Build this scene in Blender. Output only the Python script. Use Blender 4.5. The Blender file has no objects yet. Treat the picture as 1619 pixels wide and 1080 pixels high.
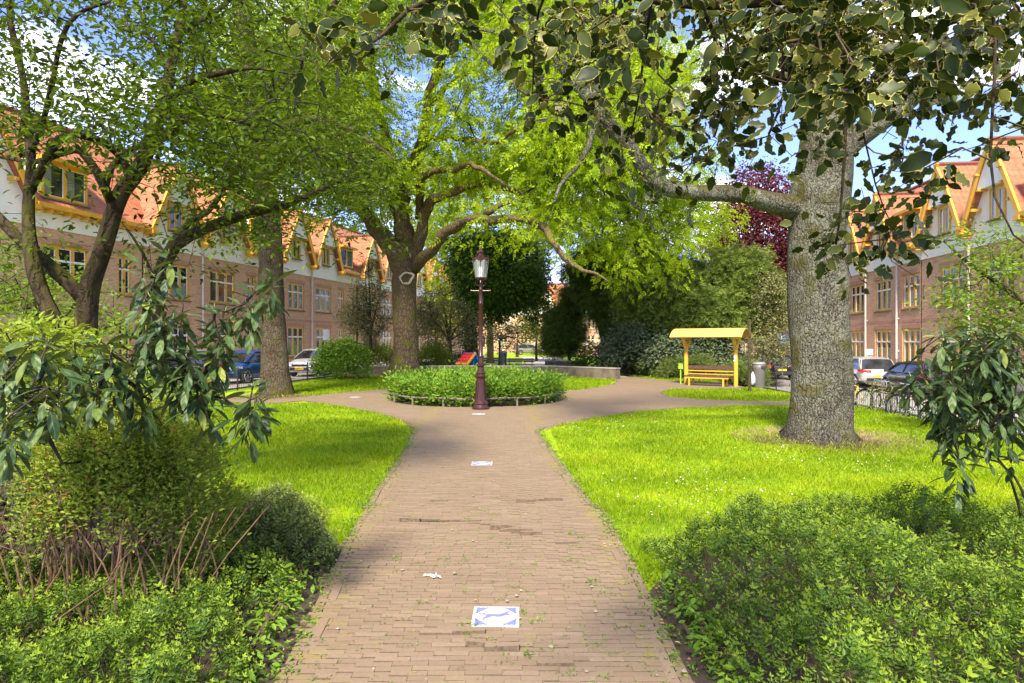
import bpy, bmesh, math, random
import numpy as np
from math import sin, cos, pi, radians
from mathutils import Vector, Matrix
random.seed(7)
RNG = np.random.default_rng(11)
S = bpy.context.scene
COL = S.collection

# ------------------------------------------------------------------ camera
FPX, CX, CY, CH = 1040.0, 809.5, 540.0, 1.85
cam_data = bpy.data.cameras.new('camera')
cam = bpy.data.objects.new('camera', cam_data)
COL.objects.link(cam)
cam.location = (0, 0, CH)
cam.rotation_euler = (radians(90), 0, 0)
cam_data.sensor_width = 36.0
cam_data.lens = FPX / 1619.0 * 36.0
cam_data.clip_start = 0.05
cam_data.clip_end = 3000
S.camera = cam

# ------------------------------------------------------------------ world + sun + exposure
SUN_EL, SUN_AZ = radians(48), radians(-167)      # azimuth from +Y towards +X
SUN_STRENGTH, SKY_STRENGTH, EXPOSURE = 4.2, 0.145, 1.5
W = bpy.data.worlds.new('World')
S.world = W
W.use_nodes = True
nt = W.node_tree
nt.nodes.clear()
wo = nt.nodes.new('ShaderNodeOutputWorld')
bg = nt.nodes.new('ShaderNodeBackground')
sky = nt.nodes.new('ShaderNodeTexSky')
sky.sky_type = 'NISHITA'
sky.sun_disc = False
sky.sun_elevation = SUN_EL
sky.sun_rotation = SUN_AZ
sky.air_density = 1.0
sky.dust_density = 0.3
sky.ozone_density = 4.0
tc = nt.nodes.new('ShaderNodeTexCoord')
mp = nt.nodes.new('ShaderNodeMapping')
mp.inputs['Scale'].default_value = (1.0, 1.0, 3.2)
mp.inputs['Location'].default_value = (0.4, 0.3, 0.1)
cn = nt.nodes.new('ShaderNodeTexNoise')
cn.inputs['Scale'].default_value = 2.6
cn.inputs['Detail'].default_value = 9
cn.inputs['Roughness'].default_value = 0.58
cr = nt.nodes.new('ShaderNodeValToRGB')
cr.color_ramp.elements[0].position = 0.50
cr.color_ramp.elements[1].position = 0.72
mx = nt.nodes.new('ShaderNodeMix')
mx.data_type = 'RGBA'
mx.inputs['B'].default_value = (11.5, 11.0, 10.4, 1)
nt.links.new(tc.outputs['Generated'], mp.inputs['Vector'])
nt.links.new(mp.outputs['Vector'], cn.inputs['Vector'])
nt.links.new(cn.outputs['Fac'], cr.inputs['Fac'])
nt.links.new(cr.outputs['Color'], mx.inputs['Factor'])
tn = nt.nodes.new('ShaderNodeMix')
tn.data_type = 'RGBA'; tn.blend_type = 'MULTIPLY'
tn.inputs['Factor'].default_value = 1.0
tn.inputs['B'].default_value = (0.80, 0.73, 1.02, 1)
nt.links.new(sky.outputs['Color'], tn.inputs['A'])
nt.links.new(tn.outputs['Result'], mx.inputs['A'])
nt.links.new(mx.outputs['Result'], bg.inputs['Color'])
bg.inputs['Strength'].default_value = SKY_STRENGTH
nt.links.new(bg.outputs['Background'], wo.inputs['Surface'])

sd = bpy.data.lights.new('sun', 'SUN')
sd.energy = SUN_STRENGTH
sd.angle = radians(8.0)
sd.color = (1.0, 0.895, 0.69)
sun = bpy.data.objects.new('sun', sd)
COL.objects.link(sun)
sdir = Vector((sin(SUN_AZ) * cos(SUN_EL), cos(SUN_AZ) * cos(SUN_EL), sin(SUN_EL)))   # towards the sun
sun.rotation_euler = sdir.to_track_quat('Z', 'Y').to_euler()
sun.location = (0, 0, 60)

S.view_settings.view_transform = 'Standard'
S.view_settings.look = 'None'
S.view_settings.exposure = EXPOSURE
S.view_settings.gamma = 1.0
S.render.engine = 'CYCLES'
cy = S.cycles
cy.max_bounces = 7
cy.diffuse_bounces = 4
cy.glossy_bounces = 2
cy.transmission_bounces = 4
cy.transparent_max_bounces = 6
cy.caustics_reflective = False
cy.caustics_refractive = False
cy.use_denoising = True
try:
    cy.denoiser = 'OPENIMAGEDENOISE'
except Exception:
    pass

# ------------------------------------------------------------------ coordinates
def sstep(a, b, x):
    t = np.clip((np.asarray(x, float) - a) / (b - a), 0, 1)
    return t * t * (3 - 2 * t)

def gz(x, y=0.0):
    """height of the park ground: it drops gently towards the street on the right"""
    return -0.45 * sstep(9.0, 12.0, x)

def G(px, py):
    """ground point seen at a pixel of the photograph"""
    z = 0.0
    for _ in range(12):
        Y = (CH - z) * FPX / (py - CY)
        X = (px - CX) * Y / FPX
        z = float(gz(X))
    return Vector((X, Y, z))

def P(px, py, Y):
    return Vector(((px - CX) * Y / FPX, Y, CH - (py - CY) * Y / FPX))

# ------------------------------------------------------------------ mesh builder
class MB:
    def __init__(s):
        s.v = []; s.n = 0
        s.q = []; s.qm = []
        s.p = []; s.pm = []
        s.rnd = []; s.edge = []; s.tuv = []
    def add(s, verts, quads=None, polys=None, mat=0, rnd=None, edge=None, tuv=None):
        verts = np.asarray(verts, float).reshape(-1, 3)
        k = len(verts)
        s.v.append(verts)
        s.rnd.append(np.full(k, random.random()) if rnd is None else np.asarray(rnd, float).reshape(-1))
        s.edge.append(np.zeros(k) if edge is None else np.asarray(edge, float).reshape(-1))
        s.tuv.append(np.zeros((k, 3)) if tuv is None else np.asarray(tuv, float).reshape(-1, 3))
        if quads is not None and len(quads):
            qq = np.asarray(quads, int).reshape(-1, 4) + s.n
            s.q.append(qq); s.qm.append(np.full(len(qq), mat))
        if polys:
            for f in polys:
                s.p.append([i + s.n for i in f]); s.pm.append(mat)
        s.n += k
        return s
    def box(s, c, size, mat=0, rot=None, rnd=None, taper=1.0):
        hx, hy, hz = size[0] / 2, size[1] / 2, size[2] / 2
        vs = np.array([(-hx, -hy, -hz), (hx, -hy, -hz), (hx, hy, -hz), (-hx, hy, -hz),
                       (-hx * taper, -hy * taper, hz), (hx * taper, -hy * taper, hz), (hx * taper, hy * taper, hz), (-hx * taper, hy * taper, hz)])
        if rot is not None:
            vs = vs @ np.array(rot.to_3x3()).T
        vs = vs + np.array(c)
        r = random.random() if rnd is None else rnd
        s.add(vs, [(0, 3, 2, 1), (4, 5, 6, 7), (0, 1, 5, 4), (1, 2, 6, 5), (2, 3, 7, 6), (3, 0, 4, 7)], mat=mat, rnd=np.full(8, r))
        return s
    def bx(s, x0, x1, y0, y1, z0, z1, mat=0):
        return s.box(((x0 + x1) / 2, (y0 + y1) / 2, (z0 + z1) / 2), (abs(x1 - x0), abs(y1 - y0), abs(z1 - z0)), mat)
    def bar(s, a, b, w, h, mat=0, up=(0, 0, 1)):
        a = Vector(a); b = Vector(b); d = b - a; L = d.length
        if L < 1e-6: return s
        x = d.normalized(); u = Vector(up); y = u.cross(x)
        if y.length < 1e-4: y = Vector((1, 0, 0)).cross(x)
        y.normalize(); z = x.cross(y)
        R = Matrix((x, y, z)).transposed()
        return s.box((a + b) / 2, (L, w, h), mat, R)
    def tube(s, pts, rad, sides=6, mat=0, cap=True, mod=None, rnd=None):
        pts = np.asarray([tuple(p) for p in pts], float); n = len(pts)
        rad = np.full(n, rad, float) if np.isscalar(rad) else np.asarray(rad, float)
        t = np.gradient(pts, axis=0)
        t /= np.linalg.norm(t, axis=1)[:, None] + 1e-12
        a = np.array([1.0, 0, 0]) if abs(t[0][0]) < 0.8 else np.array([0, 1.0, 0])
        nrm = a - t[0] * a.dot(t[0]); nrm /= np.linalg.norm(nrm)
        ang = np.arange(sides) / sides * 2 * pi
        V = np.empty((n, sides, 3))
        for i in range(n):
            nrm = nrm - t[i] * nrm.dot(t[i]); nrm /= np.linalg.norm(nrm) + 1e-12
            b = np.cross(t[i], nrm)
            r = np.full(sides, rad[i])
            if mod is not None: r = r * mod(i / (n - 1), ang, pts[i])
            V[i] = pts[i] + np.outer(r * np.cos(ang), nrm) + np.outer(r * np.sin(ang), b)
        i = np.arange(n - 1)[:, None]; j = np.arange(sides)[None]
        j2 = (j + 1) % sides
        Q = np.stack([i * sides + j, i * sides + j2, (i + 1) * sides + j2, (i + 1) * sides + j], -1).reshape(-1, 4)
        pol = [list(range(sides))[::-1], [(n - 1) * sides + k for k in range(sides)]] if cap else None
        rr = random.random() if rnd is None else rnd
        s.add(V.reshape(-1, 3), Q, pol, mat, np.full(n * sides, rr))
        return s
    def lathe(s, prof, c=(0, 0, 0), sides=16, mat=0, sq=None):
        """prof: (r, z) from bottom to top"""
        c = Vector(c)
        s.tube([(c.x, c.y, c.z + z) for r, z in prof], [max(r, 0.0005) for r, z in prof], sides, mat) if False else None
        n = len(prof); ang = np.arange(sides) / sides * 2 * pi + (pi / sides)
        V = np.empty((n, sides, 3))
        for i, (r, z) in enumerate(prof):
            V[i, :, 0] = c.x + max(r, .0005) * np.cos(ang); V[i, :, 1] = c.y + max(r, .0005) * np.sin(ang); V[i, :, 2] = c.z + z
        i = np.arange(n - 1)[:, None]; j = np.arange(sides)[None]; j2 = (j + 1) % sides
        Q = np.stack([i * sides + j, i * sides + j2, (i + 1) * sides + j2, (i + 1) * sides + j], -1).reshape(-1, 4)
        s.add(V.reshape(-1, 3), Q, [list(range(sides))[::-1], [(n - 1) * sides + k for k in range(sides)]], mat)
        return s
    def prism(s, poly, axis_o, ax, ay, az, depth, mat=0):
        """extrude a 2-D polygon (in ax, ay) by depth along az"""
        o = Vector(axis_o); ax = Vector(ax); ay = Vector(ay); az = Vector(az)
        n = len(poly)
        vs = [tuple(o + ax * a + ay * b) for a, b in poly] + [tuple(o + ax * a + ay * b + az * depth) for a, b in poly]
        fs = [list(range(n))[::-1], [n + k for k in range(n)]] + [[k, (k + 1) % n, n + (k + 1) % n, n + k] for k in range(n)]
        s.add(vs, None, fs, mat)
        return s
    def build(s, name, mats, parent=None, smooth=False, recalc=False):
        me = bpy.data.meshes.new(name)
        if s.n:
            V = np.concatenate(s.v); Q = np.concatenate(s.q) if s.q else np.zeros((0, 4), int)
            me.vertices.add(len(V)); me.vertices.foreach_set('co', V.astype(np.float32).ravel())
            nq = len(Q); pl = [len(f) for f in s.p]
            loops = np.concatenate([Q.ravel(), np.array([i for f in s.p for i in f], int)]) if s.p else Q.ravel()
            tot = np.concatenate([np.full(nq, 4), np.array(pl, int)]) if s.p else np.full(nq, 4)
            start = np.concatenate([[0], np.cumsum(tot)[:-1]])
            me.loops.add(len(loops)); me.loops.foreach_set('vertex_index', loops.astype(np.int32))
            me.polygons.add(len(tot)); me.polygons.foreach_set('loop_start', start.astype(np.int32))
            me.polygons.foreach_set('loop_total', tot.astype(np.int32))
            mi = np.concatenate(([np.concatenate(s.qm)] if s.qm else []) + ([np.array(s.pm, int)] if s.pm else []))
            me.polygons.foreach_set('material_index', mi.astype(np.int32))
            me.polygons.foreach_set('use_smooth', np.full(len(tot), bool(smooth)))
            a = me.attributes.new('rnd', 'FLOAT', 'POINT'); a.data.foreach_set('value', np.concatenate(s.rnd).astype(np.float32))
            E = np.concatenate(s.edge)
            if E.any():
                a = me.attributes.new('edge', 'FLOAT', 'POINT'); a.data.foreach_set('value', E.astype(np.float32))
            T = np.concatenate(s.tuv)
            if T.any():
                a = me.attributes.new('tuv', 'FLOAT_VECTOR', 'POINT'); a.data.foreach_set('vector', T.astype(np.float32).ravel())
            me.update(calc_edges=True)
            me.validate()
        if not isinstance(mats, (list, tuple)): mats = [mats]
        for m in mats: me.materials.append(m)
        if recalc:
            b = bmesh.new(); b.from_mesh(me); bmesh.ops.recalc_face_normals(b, faces=b.faces); b.to_mesh(me); b.free()
        o = bpy.data.objects.new(name, me)
        COL.objects.link(o)
        if parent is not None: o.parent = parent
        return o

def tag(o, label=None, cat=None, group=None, kind=None):
    if label: o['label'] = label
    if cat: o['category'] = cat
    if group: o['group'] = group
    if kind: o['kind'] = kind
    return o

def empty(name, loc=(0, 0, 0), rz=0.0):
    o = bpy.data.objects.new(name, None)
    COL.objects.link(o)
    o.location = loc; o.rotation_euler = (0, 0, rz)
    o.empty_display_size = 0.2
    return o

def copy_tree(o, parent=None):
    c = o.copy(); COL.objects.link(c); c.parent = parent
    for ch in list(o.children): copy_tree(ch, c)
    return c

def local(o, v):
    """world point to the frame of an Empty that only has location and z rotation"""
    v = Vector(v) - o.location
    return Matrix.Rotation(-o.rotation_euler.z, 3, 'Z') @ v

# ------------------------------------------------------------------ materials
def newmat(name):
    m = bpy.data.materials.new(name); m.use_nodes = True
    n = m.node_tree; n.nodes.clear()
    out = n.nodes.new('ShaderNodeOutputMaterial'); b = n.nodes.new('ShaderNodeBsdfPrincipled')
    n.links.new(b.outputs[0], out.inputs['Surface'])
    return m, n, b, out

def nd(n, t, **kw):
    x = n.nodes.new(t)
    for k, v in kw.items():
        if k.startswith('i_'): x.inputs[k[2:].replace('_', ' ')].default_value = v
        else: setattr(x, k, v)
    return x

def c4(c): return (c[0], c[1], c[2], 1)

def ramp(n, src, stops, interp='LINEAR'):
    r = n.nodes.new('ShaderNodeValToRGB'); r.color_ramp.interpolation = interp
    while len(r.color_ramp.elements) < len(stops): r.color_ramp.elements.new(0.5)
    for e, (p, c) in zip(r.color_ramp.elements, stops):
        e.position = p; e.color = c4(c) if len(c) == 3 else c
    n.links.new(src, r.inputs['Fac'])
    return r.outputs['Color']

def mixc(n, fac, a, b, blend='MIX'):
    m = n.nodes.new('ShaderNodeMix'); m.data_type = 'RGBA'; m.blend_type = blend
    for nm, v in (('Factor', fac), ('A', a), ('B', b)):
        if isinstance(v, bpy.types.NodeSocket): n.links.new(v, m.inputs[nm])
        elif nm == 'Factor': m.inputs[nm].default_value = v
        else: m.inputs[nm].default_value = c4(v)
    return m.outputs['Result']

def math_(n, op, a, b=None):
    m = n.nodes.new('ShaderNodeMath'); m.operation = op
    for i, v in enumerate((a, b)):
        if v is None: continue
        if isinstance(v, bpy.types.NodeSocket): n.links.new(v, m.inputs[i])
        else: m.inputs[i].default_value = v
    return m.outputs[0]

def noise(n, scale, detail=4, rough=0.55, vec=None, coord='Object', stretch=None):
    t = nd(n, 'ShaderNodeTexNoise'); t.inputs['Scale'].default_value = scale
    t.inputs['Detail'].default_value = detail; t.inputs['Roughness'].default_value = rough
    if vec is None:
        if coord == 'World':
            g = nd(n, 'ShaderNodeNewGeometry'); vec = g.outputs['Position']
        else:
            vec = nd(n, 'ShaderNodeTexCoord').outputs[coord]
    if stretch:
        mp = nd(n, 'ShaderNodeMapping'); mp.inputs['Scale'].default_value = stretch
        n.links.new(vec, mp.inputs['Vector']); vec = mp.outputs['Vector']
    n.links.new(vec, t.inputs['Vector'])
    return t.outputs['Fac']

def bump(n, b, h, strength=0.4, dist=0.02):
    x = nd(n, 'ShaderNodeBump'); x.inputs['Strength'].default_value = strength; x.inputs['Distance'].default_value = dist
    n.links.new(h, x.inputs['Height']); n.links.new(x.outputs['Normal'], b.inputs['Normal'])

def attr(n, name, out='Fac'):
    a = nd(n, 'ShaderNodeAttribute'); a.attribute_name = name
    return a.outputs[out]

def simple(name, col, rough=0.6, metal=0.0, var=0.12, scale=6.0, bmp=0.0, spec=0.5):
    m, n, b, _ = newmat(name)
    f = noise(n, scale, 5, coord='Object')
    lo = tuple(c * (1 - var) for c in col); hi = tuple(min(1, c * (1 + var)) for c in col)
    n.links.new(ramp(n, f, [(0.3, lo), (0.7, hi)]), b.inputs['Base Color'])
    b.inputs['Roughness'].default_value = rough; b.inputs['Metallic'].default_value = metal
    b.inputs['Specular IOR Level'].default_value = spec
    if bmp: bump(n, b, noise(n, scale * 6, 4), bmp, 0.01)
    return m

def leafmat(name, dark, light, trans=0.45, tcol=None, rough=0.5, patch=0.6, tip=None, spec=0.13, young=None):
    """foliage: colour differs from leaf to leaf and from patch to patch; light passes through the blades"""
    m, n, b, out = newmat(name)
    r = attr(n, 'rnd')
    f = noise(n, patch, 3, coord='World')
    s = math_(n, 'ADD', math_(n, 'MULTIPLY', r, 0.6), math_(n, 'MULTIPLY', math_(n, 'SUBTRACT', f, 0.3), 0.9))
    col = ramp(n, s, [(0.05, dark), (0.85, light)])
    if young:
        e = attr(n, 'edge')
        col = mixc(n, ramp(n, e, [(0.35, (0, 0, 0)), (1.0, (0.85, 0.85, 0.85))]), col, young)
    if tip:
        col = mixc(n, ramp(n, r, [(0.91, (0, 0, 0)), (0.92, (1, 1, 1))]), col, tip)
    n.links.new(col, b.inputs['Base Color'])
    b.inputs['Roughness'].default_value = rough
    b.inputs['Specular IOR Level'].default_value = spec
    tr = nd(n, 'ShaderNodeBsdfTranslucent')
    tint = tcol or (1.25, 1.15, 0.45)
    n.links.new(mixc(n, 1.0, col, tint, 'MULTIPLY'), tr.inputs['Color'])
    ms = nd(n, 'ShaderNodeMixShader'); ms.inputs[0].default_value = trans
    n.links.new(b.outputs[0], ms.inputs[1]); n.links.new(tr.outputs[0], ms.inputs[2])
    n.links.new(ms.outputs[0], out.inputs['Surface'])
    return m

def barkmat(name, dark, light, moss=None, scale=9.0, lichen=None, mossz=0.0):
    m, n, b, _ = newmat(name)
    v = nd(n, 'ShaderNodeTexVoronoi'); v.feature = 'DISTANCE_TO_EDGE'; v.inputs['Scale'].default_value = scale
    tc = nd(n, 'ShaderNodeTexCoord'); mp = nd(n, 'ShaderNodeMapping'); mp.inputs['Scale'].default_value = (1, 1, 0.28)
    w = noise(n, 4, 4, vec=tc.outputs['Object'])
    vm = nd(n, 'ShaderNodeVectorMath'); vm.operation = 'ADD'
    cmb = nd(n, 'ShaderNodeCombineXYZ')
    n.links.new(math_(n, 'MULTIPLY', w, 0.35), cmb.inputs[0]); n.links.new(math_(n, 'MULTIPLY', w, 0.25), cmb.inputs[1])
    n.links.new(tc.outputs['Object'], vm.inputs[0]); n.links.new(cmb.outputs[0], vm.inputs[1])
    n.links.new(vm.outputs[0], mp.inputs['Vector']); n.links.new(mp.outputs['Vector'], v.inputs['Vector'])
    e = ramp(n, v.outputs['Distance'], [(0.0, (0, 0, 0)), (0.16, (1, 1, 1))])
    fine = noise(n, scale * 4, 6, 0.7, vec=mp.outputs['Vector'])
    hgt = math_(n, 'ADD', e, math_(n, 'MULTIPLY', fine, 0.9))
    col = ramp(n, math_(n, 'MULTIPLY', hgt, 0.55), [(0.1, dark), (0.8, light)])
    if lichen:
        lf = noise(n, 38, 6, 0.8, vec=tc.outputs['Object'])
        lm = noise(n, 1.6, 3, vec=tc.outputs['Object'])
        k = ramp(n, math_(n, 'ADD', lf, math_(n, 'MULTIPLY', lm, 0.35)), [(0.66, (0, 0, 0)), (0.70, (0.95, 0.95, 0.95))])
        col = mixc(n, k, col, lichen)
    if moss:
        mf = noise(n, 1.7, 5, 0.6, vec=tc.outputs['Object'])
        geo = nd(n, 'ShaderNodeNewGeometry'); sp = nd(n, 'ShaderNodeSeparateXYZ'); n.links.new(geo.outputs['Normal'], sp.inputs[0])
        k2 = math_(n, 'ADD', mf, math_(n, 'MULTIPLY', sp.outputs['Z'], 0.18))
        k = ramp(n, k2, [(0.52, (0, 0, 0)), (0.66, (1, 1, 1))])
        col = mixc(n, k, col, moss)
    n.links.new(col, b.inputs['Base Color'])
    b.inputs['Roughness'].default_value = 0.9
    b.inputs['Specular IOR Level'].default_value = 0.15
    bump(n, b, hgt, 0.9, 0.03)
    return m

M = {}
M['bark_grey'] = barkmat('lichened_bark', (0.018, 0.014, 0.010), (0.075, 0.064, 0.046), (0.075, 0.066, 0.018), 15, (0.18, 0.18, 0.135))
M['bark_brown'] = barkmat('brown_bark', (0.045, 0.030, 0.017), (0.17, 0.118, 0.068), (0.13, 0.13, 0.02), 11)
M['bark_dark'] = barkmat('dark_bark', (0.025, 0.018, 0.010), (0.075, 0.050, 0.028), (0.07, 0.062, 0.014), 14, (0.12, 0.105, 0.07))
M['bark_smooth'] = barkmat('smooth_bark', (0.018, 0.013, 0.007), (0.062, 0.044, 0.024), (0.055, 0.052, 0.012), 6)
M['twig'] = simple('twig_bark', (0.085, 0.06, 0.035), 0.85, var=0.3, scale=20, spec=0.2)
M['twig_light'] = simple('pale_twig_bark', (0.13, 0.08, 0.045), 0.85, var=0.4, scale=20, spec=0.2)
M['twig_black'] = simple('dark_twig_bark', (0.035, 0.026, 0.02), 0.85, var=0.3, scale=20, spec=0.2)
M['ash'] = leafmat('ash_leaves', (0.10, 0.19, 0.010), (0.44, 0.58, 0.022), 0.55)
M['elm'] = leafmat('elm_leaves', (0.014, 0.038, 0.006), (0.18, 0.27, 0.022), 0.45)
M['cherry'] = leafmat('cherry_leaves', (0.010, 0.028, 0.005), (0.150, 0.235, 0.020), 0.42)
M['yew'] = leafmat('yew_needles', (0.022, 0.050, 0.012), (0.18, 0.25, 0.04), 0.2, patch=0.9, young=(0.34, 0.42, 0.08))
M['yewdark'] = leafmat('dark_yew_needles', (0.018, 0.042, 0.010), (0.13, 0.19, 0.035), 0.18, patch=0.9, young=(0.20, 0.27, 0.05))
M['ivy'] = leafmat('ivy_leaves', (0.014, 0.04, 0.008), (0.13, 0.24, 0.03), 0.22, patch=0.7, rough=0.4)
M['copper'] = leafmat('copper_beech_leaves', (0.045, 0.012, 0.014), (0.20, 0.055, 0.055), 0.3, tcol=(1.3, .6, .6))
M['vholly'] = leafmat('variegated_leaves', (0.05, 0.065, 0.02), (0.34, 0.33, 0.14), 0.25, patch=0.8)
M['rhodo'] = leafmat('grey_green_leaves', (0.022, 0.04, 0.02), (0.15, 0.19, 0.10), 0.15)
M['willow'] = leafmat('pale_yellow_green_leaves', (0.20, 0.27, 0.04), (0.46, 0.5, 0.13), 0.45)
M['lonicera'] = leafmat('shrubby_honeysuckle_leaves', (0.022, 0.058, 0.010), (0.125, 0.22, 0.028), 0.35, patch=2.2, rough=0.45, spec=0.22, young=(0.27, 0.38, 0.03))
M['box'] = leafmat('privet_leaves', (0.09, 0.14, 0.018), (0.34, 0.43, 0.06), 0.40, patch=3.5, tip=(0.42, 0.22, 0.06), rough=0.45)
M['brightshrub'] = leafmat('yellow_green_shrub_leaves', (0.10, 0.17, 0.015), (0.34, 0.42, 0.05), 0.4, patch=1.6)
M['midshrub'] = leafmat('mid_green_shrub_leaves', (0.04, 0.11, 0.010), (0.24, 0.40, 0.04), 0.38, patch=1.5)
M['maple'] = leafmat('fresh_green_leaves', (0.08, 0.15, 0.015), (0.26, 0.38, 0.05), 0.45, patch=1.0)
M['hedge'] = leafmat('low_hedge_leaves', (0.04, 0.07, 0.015), (0.15, 0.21, 0.05), 0.3, patch=1.2, young=(0.26, 0.32, 0.08))
M['straw'] = leafmat('dry_straw_blades', (0.20, 0.14, 0.07), (0.42, 0.32, 0.17), 0.2, tcol=(1, .9, .7), patch=3)

# grass: colour drifts over the lawn
def grassmat(name, base=False):
    m, n, b, out = newmat(name)
    f = noise(n, 0.55, 4, 0.6, coord='World')
    f2 = noise(n, 5.0, 3, 0.6, coord='World')
    s = math_(n, 'ADD', math_(n, 'MULTIPLY', f, 0.7), math_(n, 'MULTIPLY', f2, 0.3))
    col = ramp(n, s, [(0.34, (0.075, 0.17, 0.004)), (0.50, (0.21, 0.34, 0.005)), (0.66, (0.40, 0.47, 0.010))])
    if not base:
        r = attr(n, 'rnd')
        col = mixc(n, 0.55, col, ramp(n, r, [(0.0, (0.045, 0.12, 0.004)), (0.75, (0.30, 0.40, 0.008)), (0.97, (0.46, 0.44, 0.10))]))
    else:
        col = mixc(n, ramp(n, noise(n, 9, 5, 0.7, coord='World'), [(0.5, (0, 0, 0)), (0.7, (1, 1, 1))]), col, (0.12, 0.12, 0.03))
    n.links.new(col, b.inputs['Base Color']); b.inputs['Roughness'].default_value = 0.6
    b.inputs['Specular IOR Level'].default_value = 0.08
    if not base:
        tr = nd(n, 'ShaderNodeBsdfTranslucent'); n.links.new(mixc(n, 1.0, col, (1.2, 1.15, 0.5), 'MULTIPLY'), tr.inputs['Color'])
        ms = nd(n, 'ShaderNodeMixShader'); ms.inputs[0].default_value = 0.4
        n.links.new(b.outputs[0], ms.inputs[1]); n.links.new(tr.outputs[0], ms.inputs[2]); n.links.new(ms.outputs[0], out.inputs['Surface'])
    else:
        bump(n, b, noise(n, 30, 5, 0.7, coord='World'), 0.8, 0.03)
    return m
M['grass'] = grassmat('grass_blades')
M['lawn'] = grassmat('lawn_turf', True)

def soilmat():
    m, n, b, _ = newmat('soil')
    f = noise(n, 7, 6, 0.7, coord='World')
    n.links.new(ramp(n, f, [(0.3, (0.030, 0.020, 0.012)), (0.6, (0.085, 0.058, 0.034)), (0.75, (0.16, 0.115, 0.065))]), b.inputs['Base Color'])
    b.inputs['Roughness'].default_value = 0.95
    bump(n, b, noise(n, 40, 6, 0.75, coord='World'), 1.0, 0.03)
    return m
M['soil'] = soilmat()
M['brickside'] = simple('shade_darkened_brick_side', (0.12, 0.086, 0.058), 0.95, var=0.4, scale=40)  # dirty brick sides, darkened further to paint in the shade of the cracks
M['gapshade'] = simple('gap_shade_soil', (0.035, 0.025, 0.017), 0.95, var=0.4, scale=40)  # soil colour with the shadowed depth of open joints painted in

def pavermat():
    m, n, b, _ = newmat('clay_pavers')
    r = attr(n, 'rnd')
    col = ramp(n, r, [(0.0, (0.178, 0.128, 0.083)), (0.3, (0.190, 0.137, 0.089)), (0.7, (0.201, 0.145, 0.095)), (1.0, (0.225, 0.166, 0.112))])
    f = noise(n, 1.1, 5, 0.65, coord='World')
    col = mixc(n, ramp(n, f, [(0.4, (0, 0, 0)), (0.75, (0.6, 0.6, 0.6))]), col, (0.215, 0.165, 0.105))
    sp = noise(n, 60, 5, 0.8, coord='World')
    col = mixc(n, ramp(n, sp, [(0.35, (0.5, 0.5, 0.5)), (0.52, (0, 0, 0))]), col, (0.14, 0.095, 0.065))
    mo = noise(n, 1.9, 6, 0.75, coord='World')
    col = mixc(n, ramp(n, mo, [(0.62, (0, 0, 0)), (0.72, (0.45, 0.45, 0.45))]), col, (0.24, 0.24, 0.05))
    ms_ = math_(n, 'ADD', math_(n, 'MULTIPLY', attr(n, 'edge'), 0.30), noise(n, 4.5, 6, 0.75, coord='World'))
    col = mixc(n, ramp(n, ms_, [(0.68, (0, 0, 0)), (0.86, (0.75, 0.75, 0.75))]), col, (0.21, 0.18, 0.035))
    n.links.new(col, b.inputs['Base Color']); b.inputs['Roughness'].default_value = 0.85
    b.inputs['Specular IOR Level'].default_value = 0.2
    bump(n, b, noise(n, 90, 5, 0.7, coord='World'), 0.5, 0.006)
    return m
M['paver'] = pavermat()

def jointmat():
    m, n, b, _ = newmat('mossy_joint_sand')
    f = noise(n, 3.0, 6, 0.75, coord='World')
    n.links.new(ramp(n, f, [(0.40, (0.09, 0.065, 0.042)), (0.55, (0.13, 0.095, 0.06)), (0.64, (0.14, 0.18, 0.03))]), b.inputs['Base Color'])
    b.inputs['Roughness'].default_value = 0.95
    bump(n, b, noise(n, 60, 5, 0.7, coord='World'), 0.8, 0.01)
    return m
M['joint'] = jointmat()

def brickwall(name='brick_wall'):
    m, n, b, _ = newmat(name)
    tc = nd(n, 'ShaderNodeTexCoord'); sp = nd(n, 'ShaderNodeSeparateXYZ'); n.links.new(tc.outputs['Object'], sp.inputs[0])
    cb = nd(n, 'ShaderNodeCombineXYZ'); n.links.new(sp.outputs['X'], cb.inputs[0]); n.links.new(sp.outputs['Z'], cb.inputs[1])
    bt = nd(n, 'ShaderNodeTexBrick'); bt.inputs['Scale'].default_value = 1.0
    bt.inputs['Brick Width'].default_value = 0.22; bt.inputs['Row Height'].default_value = 0.066
    bt.inputs['Mortar Size'].default_value = 0.006; bt.inputs['Color1'].default_value = (0.44, 0.215, 0.115, 1)
    bt.inputs['Color2'].default_value = (0.60, 0.345, 0.205, 1); bt.inputs['Mortar'].default_value = (0.50, 0.39, 0.28, 1)
    bt.inputs['Bias'].default_value = 0.1
    n.links.new(cb.outputs[0], bt.inputs['Vector'])
    f = noise(n, 0.7, 5, 0.6)
    col = mixc(n, ramp(n, f, [(0.35, (0, 0, 0)), (0.8, (0.5, 0.5, 0.5))]), bt.outputs['Color'], (0.56, 0.34, 0.215))
    n.links.new(col, b.inputs['Base Color']); b.inputs['Roughness'].default_value = 0.85
    bump(n, b, bt.outputs['Fac'], -0.4, 0.01)
    return m
M['brick'] = brickwall()
M['brick_band'] = simple('brick_soldier_course', (0.44, 0.23, 0.15), 0.85, var=0.25, scale=9)
M['plaster'] = simple('white_render', (0.82, 0.79, 0.72), 0.8, var=0.05, scale=1.2)
M['yellow'] = simple('ochre_yellow_paint', (0.64, 0.33, 0.03), 0.45, var=0.1, scale=2)
M['white'] = simple('white_paint', (0.78, 0.77, 0.72), 0.4, var=0.05, scale=3)
M['greybrd'] = simple('grey_weathered_board', (0.52, 0.52, 0.52), 0.7, var=0.12, scale=3)
M['zinc'] = simple('grey_zinc', (0.24, 0.24, 0.24), 0.45, 0.3, var=0.2, scale=3)
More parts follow.
